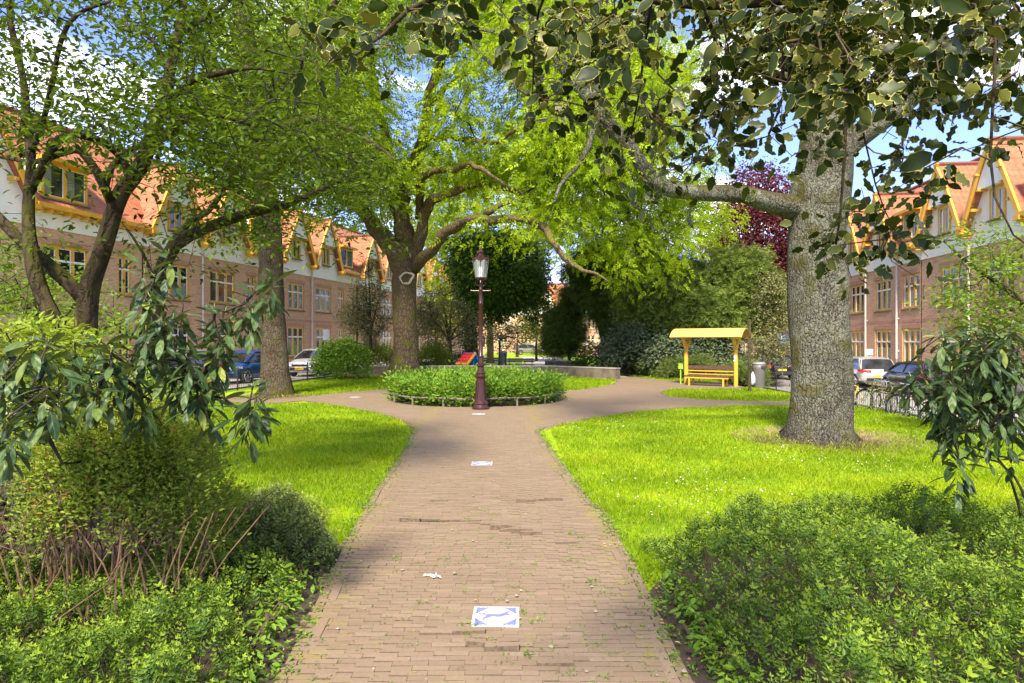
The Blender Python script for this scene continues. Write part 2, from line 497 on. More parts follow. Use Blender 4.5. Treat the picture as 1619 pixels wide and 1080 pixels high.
M['drain'] = simple('pale_drainpipe', (0.60, 0.53, 0.48), 0.5, var=0.15, scale=2)

def glassmat(name, a, b_, rough=0.06):
    m, n, b, _ = newmat(name)
    f = noise(n, 1.3, 2)
    n.links.new(ramp(n, f, [(0.4, a), (0.6, b_)]), b.inputs['Base Color'])
    b.inputs['Roughness'].default_value = rough; b.inputs['Specular IOR Level'].default_value = 0.9
    return m
M['pane'] = glassmat('window_pane', (0.015, 0.018, 0.016), (0.06, 0.065, 0.055))
M['curtain'] = simple('pale_curtain_behind_glass', (0.20, 0.20, 0.17), 0.3, var=0.3, scale=5)
M['carglass'] = glassmat('car_glass', (0.015, 0.017, 0.02), (0.03, 0.033, 0.036), 0.04)

def tilemat():
    m, n, b, _ = newmat('orange_roof_tiles')
    t = attr(n, 'tuv', 'Vector'); sp = nd(n, 'ShaderNodeSeparateXYZ'); n.links.new(t, sp.inputs[0])
    row = math_(n, 'FRACT', math_(n, 'DIVIDE', math_(n, 'ADD', sp.outputs['Y'], math_(n, 'MULTIPLY', math_(n, 'SINE', math_(n, 'MULTIPLY', sp.outputs['X'], 2 * pi / 0.24)), 0.035)), 0.34))
    colw = math_(n, 'SINE', math_(n, 'MULTIPLY', sp.outputs['X'], 2 * pi / 0.24))
    base = ramp(n, noise(n, 2.5, 6, 0.7, vec=t), [(0.3, (0.24, 0.075, 0.032)), (0.55, (0.36, 0.125, 0.055)), (0.75, (0.44, 0.18, 0.09))])
    edge = ramp(n, row, [(0.0, (1, 1, 1)), (0.13, (0, 0, 0)), (1.0, (0, 0, 0))])
    col = mixc(n, edge, base, (0.16, 0.055, 0.035))
    n.links.new(col, b.inputs['Base Color']); b.inputs['Roughness'].default_value = 0.75
    bump(n, b, math_(n, 'ADD', math_(n, 'MULTIPLY', colw, 0.25), math_(n, 'MULTIPLY', row, -0.8)), 1.0, 0.05)
    return m
M['tile'] = tilemat()
def asphalt(name, lo, hi):
    m, n, b, _ = newmat(name)
    n.links.new(ramp(n, noise(n, 1.2, 7, 0.75, coord='World'), [(0.3, lo), (0.7, hi)]), b.inputs['Base Color'])
    b.inputs['Roughness'].default_value = 0.9; bump(n, b, noise(n, 50, 4, coord='World'), 0.4, 0.01)
    return m
M['road'] = asphalt('street_paving', (0.20, 0.18, 0.165), (0.34, 0.31, 0.285))
M['pavement'] = asphalt('pavement_slabs', (0.30, 0.28, 0.26), (0.42, 0.39, 0.36))
M['plaza'] = asphalt('pale_plaza_paving', (0.36, 0.32, 0.28), (0.50, 0.45, 0.40))
M['kerb'] = simple('kerbstone', (0.35, 0.33, 0.31), 0.85, var=0.15, scale=4)
M['concrete'] = simple('stained_concrete', (0.13, 0.10, 0.075), 0.9, var=0.35, scale=3, bmp=0.4)
M['coping'] = simple('worn_concrete_coping', (0.30, 0.26, 0.21), 0.9, var=0.25, scale=5, bmp=0.3)
M['iron'] = simple('black_iron', (0.035, 0.033, 0.032), 0.45, 0.3, var=0.3, scale=10)
M['maroon'] = simple('maroon_cast_iron', (0.042, 0.011, 0.009), 0.30, 0.1, var=0.35, scale=9, bmp=0.15)
M['tyre'] = simple('tyre_rubber', (0.02, 0.02, 0.02), 0.8, var=0.2)
M['rim'] = simple('alloy_rim', (0.5, 0.5, 0.5), 0.3, 0.8, var=0.1)
M['chrome'] = simple('bright_metal', (0.6, 0.6, 0.6), 0.2, 0.9, var=0.05)
M['redlens'] = simple('red_lamp_lens', (0.55, 0.02, 0.015), 0.15, var=0.1)
M['headlens'] = simple('headlamp_lens', (0.55, 0.57, 0.6), 0.1, 0.3, var=0.3, scale=12)
M['plate'] = simple('yellow_number_plate', (0.75, 0.50, 0.02), 0.4, var=0.03)
M['blackplastic'] = simple('black_plastic', (0.02, 0.02, 0.022), 0.5, var=0.2)
M['binplastic'] = simple('grey_bin_plastic', (0.115, 0.105, 0.10), 0.5, var=0.1, scale=2)
M['bag'] = simple('clear_plastic_bag', (0.42, 0.44, 0.46), 0.25, var=0.25, scale=14)
M['wood'] = simple('dark_stained_wood', (0.085, 0.04, 0.028), 0.6, var=0.25, scale=8)
M['greywood'] = simple('weathered_grey_wood', (0.15, 0.12, 0.085), 0.85, var=0.25, scale=8)
M['shelter'] = simple('shelter_yellow_paint', (0.60, 0.33, 0.03), 0.5, var=0.12, scale=4)
M['shelter_roof'] = simple('faded_yellow_roof_sheet', (0.55, 0.33, 0.08), 0.6, var=0.16, scale=2)
M['lime'] = simple('lime_green_plastic', (0.30, 0.58, 0.04), 0.5)
M['red'] = simple('red_plastic', (0.70, 0.03, 0.015), 0.4)
M['blue'] = simple('blue_plastic', (0.01, 0.16, 0.55), 0.4)
M['playyellow'] = simple('yellow_plastic', (0.85, 0.50, 0.02), 0.4)
M['signblue'] = simple('blue_sign_face', (0.01, 0.20, 0.62), 0.4, var=0.03)
M['tilewhite'] = simple('glazed_white_tile', (0.42, 0.42, 0.43), 0.4, var=0.05, scale=9)
M['tileblue'] = simple('glazed_blue_motif', (0.17, 0.18, 0.38), 0.4, var=0.1, scale=9)
M['cutwood'] = simple('weathered_cut_wood', (0.42, 0.35, 0.24), 0.8, var=0.3, scale=9)
M['stone'] = simple('pale_pebble', (0.24, 0.20, 0.16), 0.8, var=0.2)
M['petal'] = simple('white_petals', (0.55, 0.55, 0.45), 0.6, var=0.03)
M['deadleaf'] = leafmat('fallen_leaves', (0.22, 0.11, 0.04), (0.50, 0.36, 0.16), 0.15, tcol=(1, .9, .7), patch=5)
def paint(name, col, metal=0.4):
    m = simple(name, col, 0.28, metal, var=0.03, scale=2)
    b = [x for x in m.node_tree.nodes if x.type == 'BSDF_PRINCIPLED'][0]
    b.inputs['Coat Weight'].default_value = 0.8; b.inputs['Coat Roughness'].default_value = 0.05
    return m
M['paint_silver'] = paint('silver_car_paint', (0.50, 0.48, 0.46))
M['paint_white'] = paint('pale_silver_car_paint', (0.62, 0.62, 0.63))
M['paint_grey'] = paint('taupe_car_paint', (0.26, 0.24, 0.22))
M['paint_black'] = paint('black_car_paint', (0.012, 0.014, 0.022))
M['paint_blue'] = paint('blue_car_paint', (0.01, 0.065, 0.22))
def clearglass():
    m, n, b, out = newmat('lantern_glass')
    b.inputs['Base Color'].default_value = (0.7, 0.75, 0.72, 1); b.inputs['Roughness'].default_value = 0.1
    tp = nd(n, 'ShaderNodeBsdfTransparent'); ms = nd(n, 'ShaderNodeMixShader'); ms.inputs[0].default_value = 0.25
    n.links.new(tp.outputs[0], ms.inputs[1]); n.links.new(b.outputs[0], ms.inputs[2]); n.links.new(ms.outputs[0], out.inputs['Surface'])
    return m
M['lampglass'] = clearglass()
def hollymat():
    m, n, b, out = newmat('holly_leaf')
    e = attr(n, 'edge'); r = attr(n, 'rnd')
    f = noise(n, 30, 3)
    k = math_(n, 'ADD', e, math_(n, 'MULTIPLY', math_(n, 'SUBTRACT', f, 0.5), 0.35))
    green = ramp(n, r, [(0.0, (0.014, 0.024, 0.005)), (0.7, (0.042, 0.064, 0.011)), (0.92, (0.15, 0.155, 0.03))])
    edgec = ramp(n, r, [(0.0, (0.24, 0.23, 0.045)), (1.0, (0.48, 0.43, 0.12))])
    col = mixc(n, ramp(n, k, [(0.74, (0, 0, 0)), (0.80, (1, 1, 1))]), green, edgec)
    n.links.new(col, b.inputs['Base Color']); b.inputs['Roughness'].default_value = 0.42
    b.inputs['Specular IOR Level'].default_value = 0.22
    tr = nd(n, 'ShaderNodeBsdfTranslucent'); n.links.new(mixc(n, 1.0, col, (1.0, 0.95, 0.45), 'MULTIPLY'), tr.inputs['Color'])
    ms = nd(n, 'ShaderNodeMixShader'); ms.inputs[0].default_value = 0.28
    n.links.new(b.outputs[0], ms.inputs[1]); n.links.new(tr.outputs[0], ms.inputs[2]); n.links.new(ms.outputs[0], out.inputs['Surface'])
    return m
M['holly'] = hollymat()
def vibmat():
    m, n, b, out = newmat('wrinkled_viburnum_leaf')
    e = attr(n, 'edge'); r = attr(n, 'rnd')
    green = ramp(n, r, [(0.0, (0.014, 0.034, 0.008)), (0.7, (0.045, 0.085, 0.020)), (0.93, (0.09, 0.14, 0.035)), (0.97, (0.18, 0.22, 0.03))])
    col = mixc(n, ramp(n, e, [(0.0, (0.7, 0.7, 0.7)), (0.10, (0, 0, 0))]), green, (0.11, 0.17, 0.05))
    geo = nd(n, 'ShaderNodeNewGeometry')
    col = mixc(n, math_(n, 'MULTIPLY', geo.outputs['Backfacing'], 0.7), col, (0.10, 0.13, 0.05))
    n.links.new(col, b.inputs['Base Color']); b.inputs['Roughness'].default_value = 0.45
    b.inputs['Specular IOR Level'].default_value = 0.25
    t = attr(n, 'tuv', 'Vector'); sp = nd(n, 'ShaderNodeSeparateXYZ'); n.links.new(t, sp.inputs[0])
    w = math_(n, 'SINE', math_(n, 'MULTIPLY', math_(n, 'ADD', sp.outputs['X'], math_(n, 'MULTIPLY', math_(n, 'ABSOLUTE', sp.outputs['Y']), -1.6)), 95.0))
    bump(n, b, w, 0.5, 0.004)
    tr = nd(n, 'ShaderNodeBsdfTranslucent'); n.links.new(mixc(n, 1.0, col, (1.1, 1.1, 0.4), 'MULTIPLY'), tr.inputs['Color'])
    ms = nd(n, 'ShaderNodeMixShader'); ms.inputs[0].default_value = 0.2
    n.links.new(b.outputs[0], ms.inputs[1]); n.links.new(tr.outputs[0], ms.inputs[2]); n.links.new(ms.outputs[0], out.inputs['Surface'])
    return m
M['viburnum'] = vibmat()

# ------------------------------------------------------------------ foliage templates (x along the leaf, y across, z up)
def T(v, q, edge=None, tuv=None):
    v = np.array(v, float)
    return dict(v=v, q=np.array(q, int), edge=np.zeros(len(v)) if edge is None else np.array(edge, float),
                tuv=np.zeros((len(v), 3)) if tuv is None else np.array(tuv, float))
def leaf_detail(w=0.25, droop=0.12, fold=0.10, k=4):
    """k segments, midrib folded, tip drooping"""
    xs = np.linspace(0, 1, k + 1)
    wid = w * np.sin(np.pi * np.clip(xs * 0.93 + 0.05, 0, 1)) ** 0.8
    wid[-1] = w * 0.05
    v = []; e = []
    for x, ww in zip(xs, wid):
        z = -droop * x * x
        v += [(x, 0, z), (x + .03, ww, z + fold * ww * 3), (x + .03, -ww, z + fold * ww * 3)]; e += [0, 1, 1]
    q = []
    for i in range(k):
        a = 3 * i; b = a + 3
        q += [(a, b, b + 1, a + 1), (a, a + 2, b + 2, b)]
    tuv = [(p[0] * 1.0, p[1], 0) for p in v]
    return T(v, q, e, tuv)
LEAF6 = leaf_detail(0.24, 0.12, 0.10, 3)
LEAF2 = T([(0, 0, 0), (1, 0, -.1), (.66, .19, .04), (.28, .22, .06), (.66, -.19, .04), (.28, -.22, .06)], [(0, 1, 2, 3), (0, 5, 4, 1)])
LEAF1 = T([(0, 0, 0), (.45, .24, .03), (1, 0, -.05), (.45, -.24, .03)], [(0, 3, 2, 1)])
def holly_leaf():
    n = 7; xs = np.linspace(0, 1, n)
    v = []; e = []
    rngh = random.Random(3)
    for i, x in enumerate(xs):
        ww = 0.33 * math.sin(pi * min(1, (x ** .85) * .96 + .03)) ** .85
        sp = 1.16 if i % 2 else 0.86
        if i == n - 1: ww = 0.012; sp = 1
        z = -.22 * x * x
        wv = 0.07 if i % 2 else -0.05
        v += [(x, 0, z), (x, ww * .80, z + .02), (x + .02, ww * sp, z + .03 + wv), (x, -ww * .80, z + .02), (x + .02, -ww * sp, z + .03 - wv)]
        e += [0, .50, 1, .50, 1]
    q = []
    for i in range(n - 1):
        a = 5 * i; b = a + 5
        q += [(a, b, b + 1, a + 1), (a + 1, b + 1, b + 2, a + 2), (a, a + 3, b + 3, b), (a + 3, a + 4, b + 4, b + 3)]
    return T(v, q, e)
HOLLY = holly_leaf()
VIB = leaf_detail(0.165, 0.22, 0.05, 6)
def frame_np(d, u):
    d = d / (np.linalg.norm(d, axis=1)[:, None] + 1e-9)
    s = np.cross(u, d); L = np.linalg.norm(s, axis=1)
    bad = L < 1e-3; s[bad] = np.cross(np.array([1.0, .1, 0]), d[bad]); s /= (np.linalg.norm(s, axis=1)[:, None] + 1e-9)
    w = np.cross(d, s)
    return d, s, w
def leafs(mb, t, pos, dirs, ups, scale, mat=0, rnd=None):
    n = len(pos)
    if n == 0: return
    d, s, w = frame_np(np.asarray(dirs, float), np.asarray(ups, float))
    sc = np.broadcast_to(np.asarray(scale, float), (n,))
    v = t['v']; k = len(v)
    V = pos[:, None, :] + sc[:, None, None] * (v[None, :, 0:1] * d[:, None] + v[None, :, 1:2] * s[:, None] + v[None, :, 2:3] * w[:, None])
    Q = (t['q'][None] + (np.arange(n) * k)[:, None, None]).reshape(-1, 4)
    r = RNG.random(n) if rnd is None else rnd
    mb.add(V.reshape(-1, 3), Q, None, mat, np.repeat(r, k), np.tile(t['edge'], n), np.tile(t['tuv'], (n, 1)) * np.repeat(sc, k)[:, None])
def spray(base, items):
    vs, qs, es, ts = [], [], [], []; o = 0
    for (p, d, u, s) in items:
        dd, ss, ww = frame_np(np.array([d], float), np.array([u], float))
        v = base['v']
        vs.append(np.array(p) + s * (v[:, 0:1] * dd + v[:, 1:2] * ss + v[:, 2:3] * ww)); qs.append(base['q'] + o); o += len(v)
        es.append(np.full(len(v), min(1, abs(p[0]) ** 1.5))); ts.append(base['tuv'] * s)
    return T(np.concatenate(vs), np.concatenate(qs), np.concatenate(es), np.concatenate(ts))
rs = random.Random(5)
def jit(a): return rs.uniform(-a, a)
# ash: a pinnate, drooping compound leaf, unit length
PINN = spray(LEAF1, [((x, 0, -.3 * x * x), (.55 + jit(.2), sgn * (.8 + jit(.2)), -.35 + jit(.25)), (jit(.3), jit(.3), 1), .36 + jit(.06)) for x in (.2, .42, .64, .84) for sgn in (1, -1)] + [((.95, 0, -.27), (1, 0, -.5), (0, 0, 1), .38)])
TUFT = spray(LEAF1, [((0, 0, 0), (1, jit(1.2), jit(.9)), (jit(1), jit(1), 1), .9 + jit(.3)) for _ in range(7)])
# flat spray of opposite small leaves on an arching shoot (shrubby honeysuckle), unit length
def mkshoot(k, w, seed_):
    r2 = random.Random(seed_); J = lambda a: r2.uniform(-a, a); b1 = J(.25); it = []
    for x in np.linspace(.06, .97, k):
        for sgn in (1, -1):
            it.append(((x, b1 * x * x + J(.015), .16 * math.sin(x * 2.6) + J(.01)), (.55 + J(.25), sgn * (1.0 + J(.2)), .35 + J(.45)), (J(.6), J(.6), 1), w * (1.15 - .55 * x) * (1 + J(.25))))
    it.append(((1, b1, .07), (1, 0, .3), (0, 0, 1), w * .7))
    return spray(LEAF2, it)
SHOOT = mkshoot(7, .22, 1); SHOOT_B = mkshoot(9, .17, 2); SHOOT_C = mkshoot(5, .30, 3)
SHOOT1 = spray(LEAF1, [((x, 0, .12 * math.sin(x * 3)), (.45, sgn * 1.0, .25 + jit(.2)), (jit(.2), jit(.2), 1), .20 * (1.05 - .45 * x)) for x in np.linspace(.12, .97, 7) for sgn in (1, -1)])
# yew: a feathery flat twig
YEWT = spray(T([(0, 0, 0), (.5, .09, 0), (1, 0, -.05), (.5, -.09, 0)], [(0, 3, 2, 1)]), [((x, 0, -.15 * x * x), (.8, sgn * .75, -.1 + jit(.2)), (jit(.4), jit(.4), 1), .42 * (1.15 - .6 * x)) for x in (.02, .2, .38, .56, .74) for sgn in (1, -1)] + [((.7, 0, -.08), (1, 0, -.2), (0, 0, 1), .4)])

# ------------------------------------------------------------------ branching
def catmull(pts, step):
    pts = [np.array(p, float) for p in pts]
    if len(pts) == 2: pts = [pts[0], (pts[0] + pts[1]) / 2, pts[1]]
    e = [2 * pts[0] - pts[1]] + pts + [2 * pts[-1] - pts[-2]]
    out = []; tt = []
    for i in range(1, len(e) - 2):
        L = np.linalg.norm(e[i + 1] - e[i]); n = max(1, int(L / step))
        for k in range(n):
            t = k / n
            out.append(.5 * ((2 * e[i]) + (-e[i - 1] + e[i + 1]) * t + (2 * e[i - 1] - 5 * e[i] + 4 * e[i + 1] - e[i + 2]) * t * t + (-e[i - 1] + 3 * e[i] - 3 * e[i + 1] + e[i + 2]) * t ** 3))
            tt.append(i - 1 + t)
    out.append(pts[-1]); tt.append(len(pts) - 1.0)
    return np.array(out), np.array(tt)

class Skel:
    """hand-laid limbs, then twigs that reach out from the nearest branch to every clump of leaves"""
    def __init__(s, seed=1):
        s.r = np.random.default_rng(seed)
        s.pos = []; s.fix = []; s.par = []; s.limbs = []; s.kids = []
    def limb(s, pts, r0, r1, step=0.25, grow=True, wob=0.0, sides=10, rad=None):
        P_, t = catmull(pts, step)
        if wob:
            k = np.arange(len(P_))[:, None]
            ph = s.r.random((3, 3)) * 6
            for h, f in enumerate((.35, .8, 1.7)):
                P_ = P_ + wob / (h + 1) * np.sin(k * f * step / .25 + ph[h][None]) * np.minimum(1, k / 4)
        if rad is not None: R_ = np.interp(t, np.arange(len(rad)), rad)
        else: R_ = r0 + (r1 - r0) * (t / t[-1]) ** 0.9
        s.limbs.append((P_, R_, sides))
        if grow:
            base = len(s.pos)
            for i, p in enumerate(P_):
                s.pos.append(p); s.fix.append(R_[i]); s.par.append(-1 if i == 0 else base + i - 1)
        return P_
    def grow(s, att, rtip=0.004, step=0.35, sag=0.15, zup=0.0, expo=0.45, cap=0.06, skip_low=None):
        pos = np.array(s.pos); par = list(s.par); n0 = len(pos)
        allowed = np.ones(n0, bool)
        if skip_low is not None: allowed = pos[:, 2] > skip_low
        pos = pos[allowed]; idx = list(np.where(allowed)[0])
        P_ = list(pos); par2 = [-1] * len(P_); fixed = [s.fix[i] for i in idx]
        d = np.array([np.min(np.linalg.norm(pos - a, axis=1)) for a in att]) if len(att) else np.array([])
        order = np.argsort(d)
        tips = []; chains = []
        arr = np.zeros((len(P_) + len(att) * 16, 3)); arr[:len(P_)] = pos; m = len(P_)
        for k in order:
            a = att[k]
            dd = np.linalg.norm(arr[:m] - a, axis=1) + np.maximum(0, arr[:m, 2] - a[2] - .3) * .15
            j = int(np.argmin(dd)); b = arr[j]; L = np.linalg.norm(a - b)
            if L < 1e-3: tips.append(j); continue
            nseg = int(np.clip(L / step, 1, 14))
            mid = (a + b) / 2 + s.r.normal(0, .10, 3) * L + np.array([0, 0, sag * L])
            ch = [j]; prev = j
            for q in range(1, nseg + 1):
                t = q / nseg
                p = (1 - t) ** 2 * b + 2 * t * (1 - t) * mid + t * t * a + (s.r.normal(0, .03, 3) * L / nseg if q < nseg else 0)
                if m >= len(arr): break
                arr[m] = p; par2.append(prev); fixed.append(None); prev = m; ch.append(m); m += 1
            tips.append(prev); chains.append(ch)
        cnt = np.zeros(m)
        for t in tips: cnt[t] += 1
        for i in range(m - 1, -1, -1):
            if par2[i] >= 0: cnt[par2[i]] += cnt[i]
        s.tw = []
        for ch in chains:
            rad = [min(cap, rtip * max(1, cnt[i]) ** expo) for i in ch]
            rad[0] = rad[1] if fixed[ch[0]] is None else min(rad[1] * 1.15, (fixed[ch[0]] or 1))
            s.tw.append((arr[ch].copy(), np.array(rad)))
        return arr[[t for t in tips]] if tips else np.zeros((0, 3))
    def mesh_limbs(s, mb, mod=None, mat=0):
        for i, (p, r, sd) in enumerate(s.limbs):
            mb.tube(p, r, sd, mat, mod=(mod if i == 0 else knobs(i)))
    def mesh_twigs(s, mb, sides=4, mat=0, minr=0.0):
        for p, r in s.tw:
            if r.max() >= minr: mb.tube(p, r, sides if r.max() < .03 else sides + 2, mat, cap=False)

def knobs(seed, a=0.08):
    ph = random.Random(seed).random() * 6
    def f(t, ang, p): return 1 + a * np.sin(ang * 2 + ph + t * 7) * .6 + a * np.sin(ang * 3 - ph * 2 + t * 17) * .5 + a * .5 * np.sin(t * 41 + ph)
    return f
def flare(h=0.5, amt=0.6, lobes=5, seed=1, z0=0.0, knob=0.05):
    ph = random.Random(seed).random() * 6
    def f(t, ang, p):
        e = math.exp(-max(0, p[2] - z0) / h)
        return 1 + amt * e * (1 + .55 * np.cos(ang * lobes + ph) + .3 * np.cos(ang * (lobes - 2) + ph * 2)) + knob * np.sin(ang * 3 + p[2] * 1.1 + ph) + knob * .6 * np.sin(ang * 5 - p[2] * 2.3)
    return f

def ell(c, r, n, shell=0.35, seed=0, holes=0.0, hs=0.8):
    """points in an ellipsoid, thinned by a lumpy field so that gaps open between clumps"""
    g = np.random.default_rng(seed + 17)
    out = []
    c = np.array(c, float); r = np.array(r, float)
    ph = g.random(6) * 6
    need = n; guard = 0
    while need > 0 and guard < 60:
        guard += 1
        v = g.normal(size=(need * 3, 3)); v /= np.linalg.norm(v, axis=1)[:, None]
        rad = (shell + (1 - shell) * g.random(len(v)) ** .6)
        p = c + v * rad[:, None] * r
        if holes > 0:
            f = np.sin(p[:, 0] * 1.9 * hs + ph[0]) * np.sin(p[:, 1] * 1.3 * hs + ph[1]) + np.sin(p[:, 2] * 2.1 * hs + ph[2]) * np.sin(p[:, 0] * 1.1 * hs + ph[3]) * .9
            p = p[f > -1 + holes * 1.35 - g.random(len(p)) * .35]
        out.append(p[:need]); need -= len(out[-1])
    return np.concatenate(out)

def leaves_at(mb, t, centres, per, spread, size, droop=0.3, flat=0.6, seed=0, updir=0.8, out_from=None, sizevar=0.3, mat=0, rshift=None):
    g = np.random.default_rng(seed + 5)
    n = len(centres)
    if n == 0: return
    k = np.maximum(1, (per * (0.55 + 0.9 * g.random(n))).astype(int))
    C = np.repeat(centres, k, axis=0); m = len(C)
    off = g.normal(0, 1, (m, 3)) * np.array([1, 1, flat]) * np.repeat(spread * (0.7 + .6 * g.random(n)), k)[:, None]
    pos = C + off
    d = off / (np.linalg.norm(off, axis=1)[:, None] + 1e-6) + g.normal(0, .5, (m, 3))
    if out_from is not None:
        o = pos - np.array(out_from); o /= np.linalg.norm(o, axis=1)[:, None] + 1e-6; d += o * .8
    d[:, 2] = d[:, 2] * .5 - droop
    u = g.normal(0, 1 - updir + .15, (m, 3)); u[:, 2] += updir
    rn = np.clip(g.random(m) * .75 + np.repeat(g.random(n), k) * .25, 0, 1)
    leafs(mb, t, pos, d, u, size * (1 + sizevar * g.normal(0, .6, m)).clip(.4, 1.8), mat, rn)

# ------------------------------------------------------------------ the ground
def poly_px(pts): return [G(x, y) for x, y in pts]
def inside(poly, X, Y):
    X = np.asarray(X, float); Y = np.asarray(Y, float); c = np.zeros(X.shape, bool); n = len(poly); j = n - 1
    for i in range(n):
        xi, yi = poly[i][0], poly[i][1]; xj, yj = poly[j][0], poly[j][1]
        k = ((yi > Y) != (yj > Y)) & (X < (xj - xi) * (Y - yi) / (yj - yi + 1e-12) + xi)
        c ^= k; j = i
    return c
def sheet(name, poly, mat, dz, parent=None, xs=None, zf=None):
    """a thin ground sheet that follows the drop of the ground"""
    b = bmesh.new()
    vs = [b.verts.new((p[0], p[1], 0)) for p in poly]
    f = b.faces.new(vs)
    bmesh.ops.triangulate(b, faces=[f])
    for x in (np.arange(8.8, 12.4, 0.25) if xs is None else xs):
        bmesh.ops.bisect_plane(b, geom=b.verts[:] + b.edges[:] + b.faces[:], plane_co=(x, 0, 0), plane_no=(1, 0, 0))
    for v in b.verts: v.co.z = (float(gz(v.co.x)) if zf is None else zf) + dz
    bmesh.ops.recalc_face_normals(b, faces=b.faces)
    for f in b.faces:
        if f.normal.z < 0: f.normal_flip()
    me = bpy.data.meshes.new(name); b.to_mesh(me); b.free(); me.materials.append(mat)
    o = bpy.data.objects.new(name, me); COL.objects.link(o)
    if parent: o.parent = parent
    return o

# one ground sheet out to the horizon (grass), dropping gently on the right
gx = np.concatenate([[-900, -200, -60, -25], np.arange(-12, 7.5, 1.5), np.arange(7.5, 12.6, .25), [14, 18, 25, 40, 80, 200, 900]])
gy = np.array([-60, -20, -5, 0, 5, 10, 20, 30, 45, 60, 90, 150, 300, 900, 1800.0])
gX, gY = np.meshgrid(gx, gy, indexing='ij')
gZ = gz(gX)
ni, nj = gX.shape
I, J = np.meshgrid(np.arange(ni - 1), np.arange(nj - 1), indexing='ij')
Qg = np.stack([I * nj + J, (I + 1) * nj + J, (I + 1) * nj + J + 1, I * nj + J + 1], -1).reshape(-1, 4)
mb = MB(); mb.add(np.stack([gX, gY, gZ], -1).reshape(-1, 3), Qg)
tag(mb.build('ground', M['lawn']), kind='structure')

PATH_L = [(654, 680), (640, 711), (620, 742), (593, 780), (578, 807), (560, 835), (540, 875), (512, 930), (487, 985), (455, 1045), (436, 1080)]
PATH_R = [(852.6, 683), (868, 706), (887, 733), (908, 760), (930, 789), (950, 812), (967, 835), (1000, 891), (1028, 945), (1060, 1010), (1095, 1080)]
pl = poly_px(PATH_L); pr = poly_px(PATH_R)
near_l = [Vector((-1.30, 2.2, 0)), Vector((-1.27, 0.5, 0)), Vector((-1.25, -3, 0))]
near_r = [Vector((1.02, -3, 0)), Vector((1.0, 0.5, 0)), Vector((0.99, 2.2, 0))]
LOOP_R = poly_px([(860, 679), (884, 673), (928, 664), (1005, 651.5), (1083, 645), (1161, 642.6), (1250, 641.5)])
FAR = [Vector((12.0, 19.8, -.45)), Vector((12.0, 20.9, -.45))]
ISL = poly_px([(1245, 636), (1187, 635), (1109, 633), (1057, 627.5), (1045, 621), (1065, 616.5), (1110, 616), (1172, 616), (1213, 610.6), (1250, 607)])
LOOP_TOP = poly_px([(1240, 604), (1180, 606), (1120, 605.5), (1065, 603), (1020, 599), (990, 593.5), (978, 588)]) 
BACKR = poly_px([(973, 600), (975, 604), (968, 608), (950, 612), (920, 617), (895, 618.5), (880, 618)])
ringc = Vector((-1.14, 21.05, 0))
BACK = [Vector((ringc.x + 4.6 * cos(a), ringc.y + 4.6 * sin(a), 0)) for a in np.linspace(radians(55), radians(125), 7)]
LEFTB = poly_px([(612, 615.5), (600, 617), (550, 621), (480, 628), (430, 630.5)]) + [Vector((-10.6, 21.6, 0))]
LEFTF = [Vector((-10.6, 20.2, 0))] + poly_px([(440, 638), (480, 634.5), (540, 643), (600, 655), (640, 668)])
# right branch runs on to the fence; the island of grass is left out
OUTER = near_l[::-1] + pl[::-1] + LEFTF[::-1] + LEFTB[::-1] + BACK[::-1] + BACKR[::-1] + [Vector((6.1, 36, 0)), Vector((6.9, 35, 0))] + LOOP_TOP[::-1][1:] + [Vector((10.2, 28.2, 0)), Vector((10.2, 27.2, 0))] + ISL[::-1][1:] + FAR[::-1] + LOOP_R[::-1] + pr + near_r[::-1]
OUTER = [Vector((p[0], p[1], 0)) for p in OUTER]
def in_bed(X, Y, r=2.68): return (np.asarray(X) - ringc.x) ** 2 + (np.asarray(Y) - ringc.y) ** 2 < r * r
def in_path(X, Y): return inside(OUTER, X, Y) & ~in_bed(X, Y)
path = sheet('path', OUTER, M['joint'], 0.006)
tag(path, 'brick footpath running to the round planting bed and forking left and right', 'path', kind='structure')

# the path's clay bricks are laid one by one, running across the walk, some lifted
mb = MB()
BW, BD = 0.205, 0.056
rows = np.arange(2.6, 34, BD)
bxs, bys, hs = [], [], []
for i, y in enumerate(rows):
    xs = np.arange(-11, 11.5, BW) + (i % 2) * BW / 2 + RNG.normal(0, .012)
    bxs.append(xs); bys.append(np.full(len(xs), y))
BX = np.concatenate(bxs); BY = np.concatenate(bys)
BX = BX + .02 * np.sin(BY * 1.3); BY = BY + .025 * np.sin(BX * 1.1 + .4) + .012 * np.sin(BX * 3.1 + BY * .7)
ok = in_path(BX, BY)
for dx, dy in ((.05, 0), (-.05, 0)): ok &= in_path(BX + dx, BY + dy)
ok &= BX < 9.4
GAPS = []
CRACK = ((635, 828, 735, 829), (700, 829, 845, 850), (890, 864, 930, 864), (690, 1014, 740, 1010), (745, 1021, 800, 1038), (850, 797, 885, 795), (965, 837, 985, 834), (432, 983, 462, 986), (930, 797, 955, 799))
for (ax, ay, bx_, by_) in CRACK:
    a_ = G(ax, ay); b_ = G(bx_, by_); d_ = np.array([b_.x - a_.x, b_.y - a_.y]); l_ = np.linalg.norm(d_); d_ /= l_
    u_ = (BX - a_.x) * d_[0] + (BY - a_.y) * d_[1]; v_ = -(BX - a_.x) * d_[1] + (BY - a_.y) * d_[0]
    rm_ = ok & ((u_ > -.05) & (u_ < l_ + .05) & (np.abs(v_) < BD * .52) & (RNG.random(len(BX)) < .04))
    GAPS += [(a, b) for a, b in zip(BX[rm_], BY[rm_])]; ok &= ~rm_
BX, BY = BX[ok], BY[ok]; nb = len(BX)
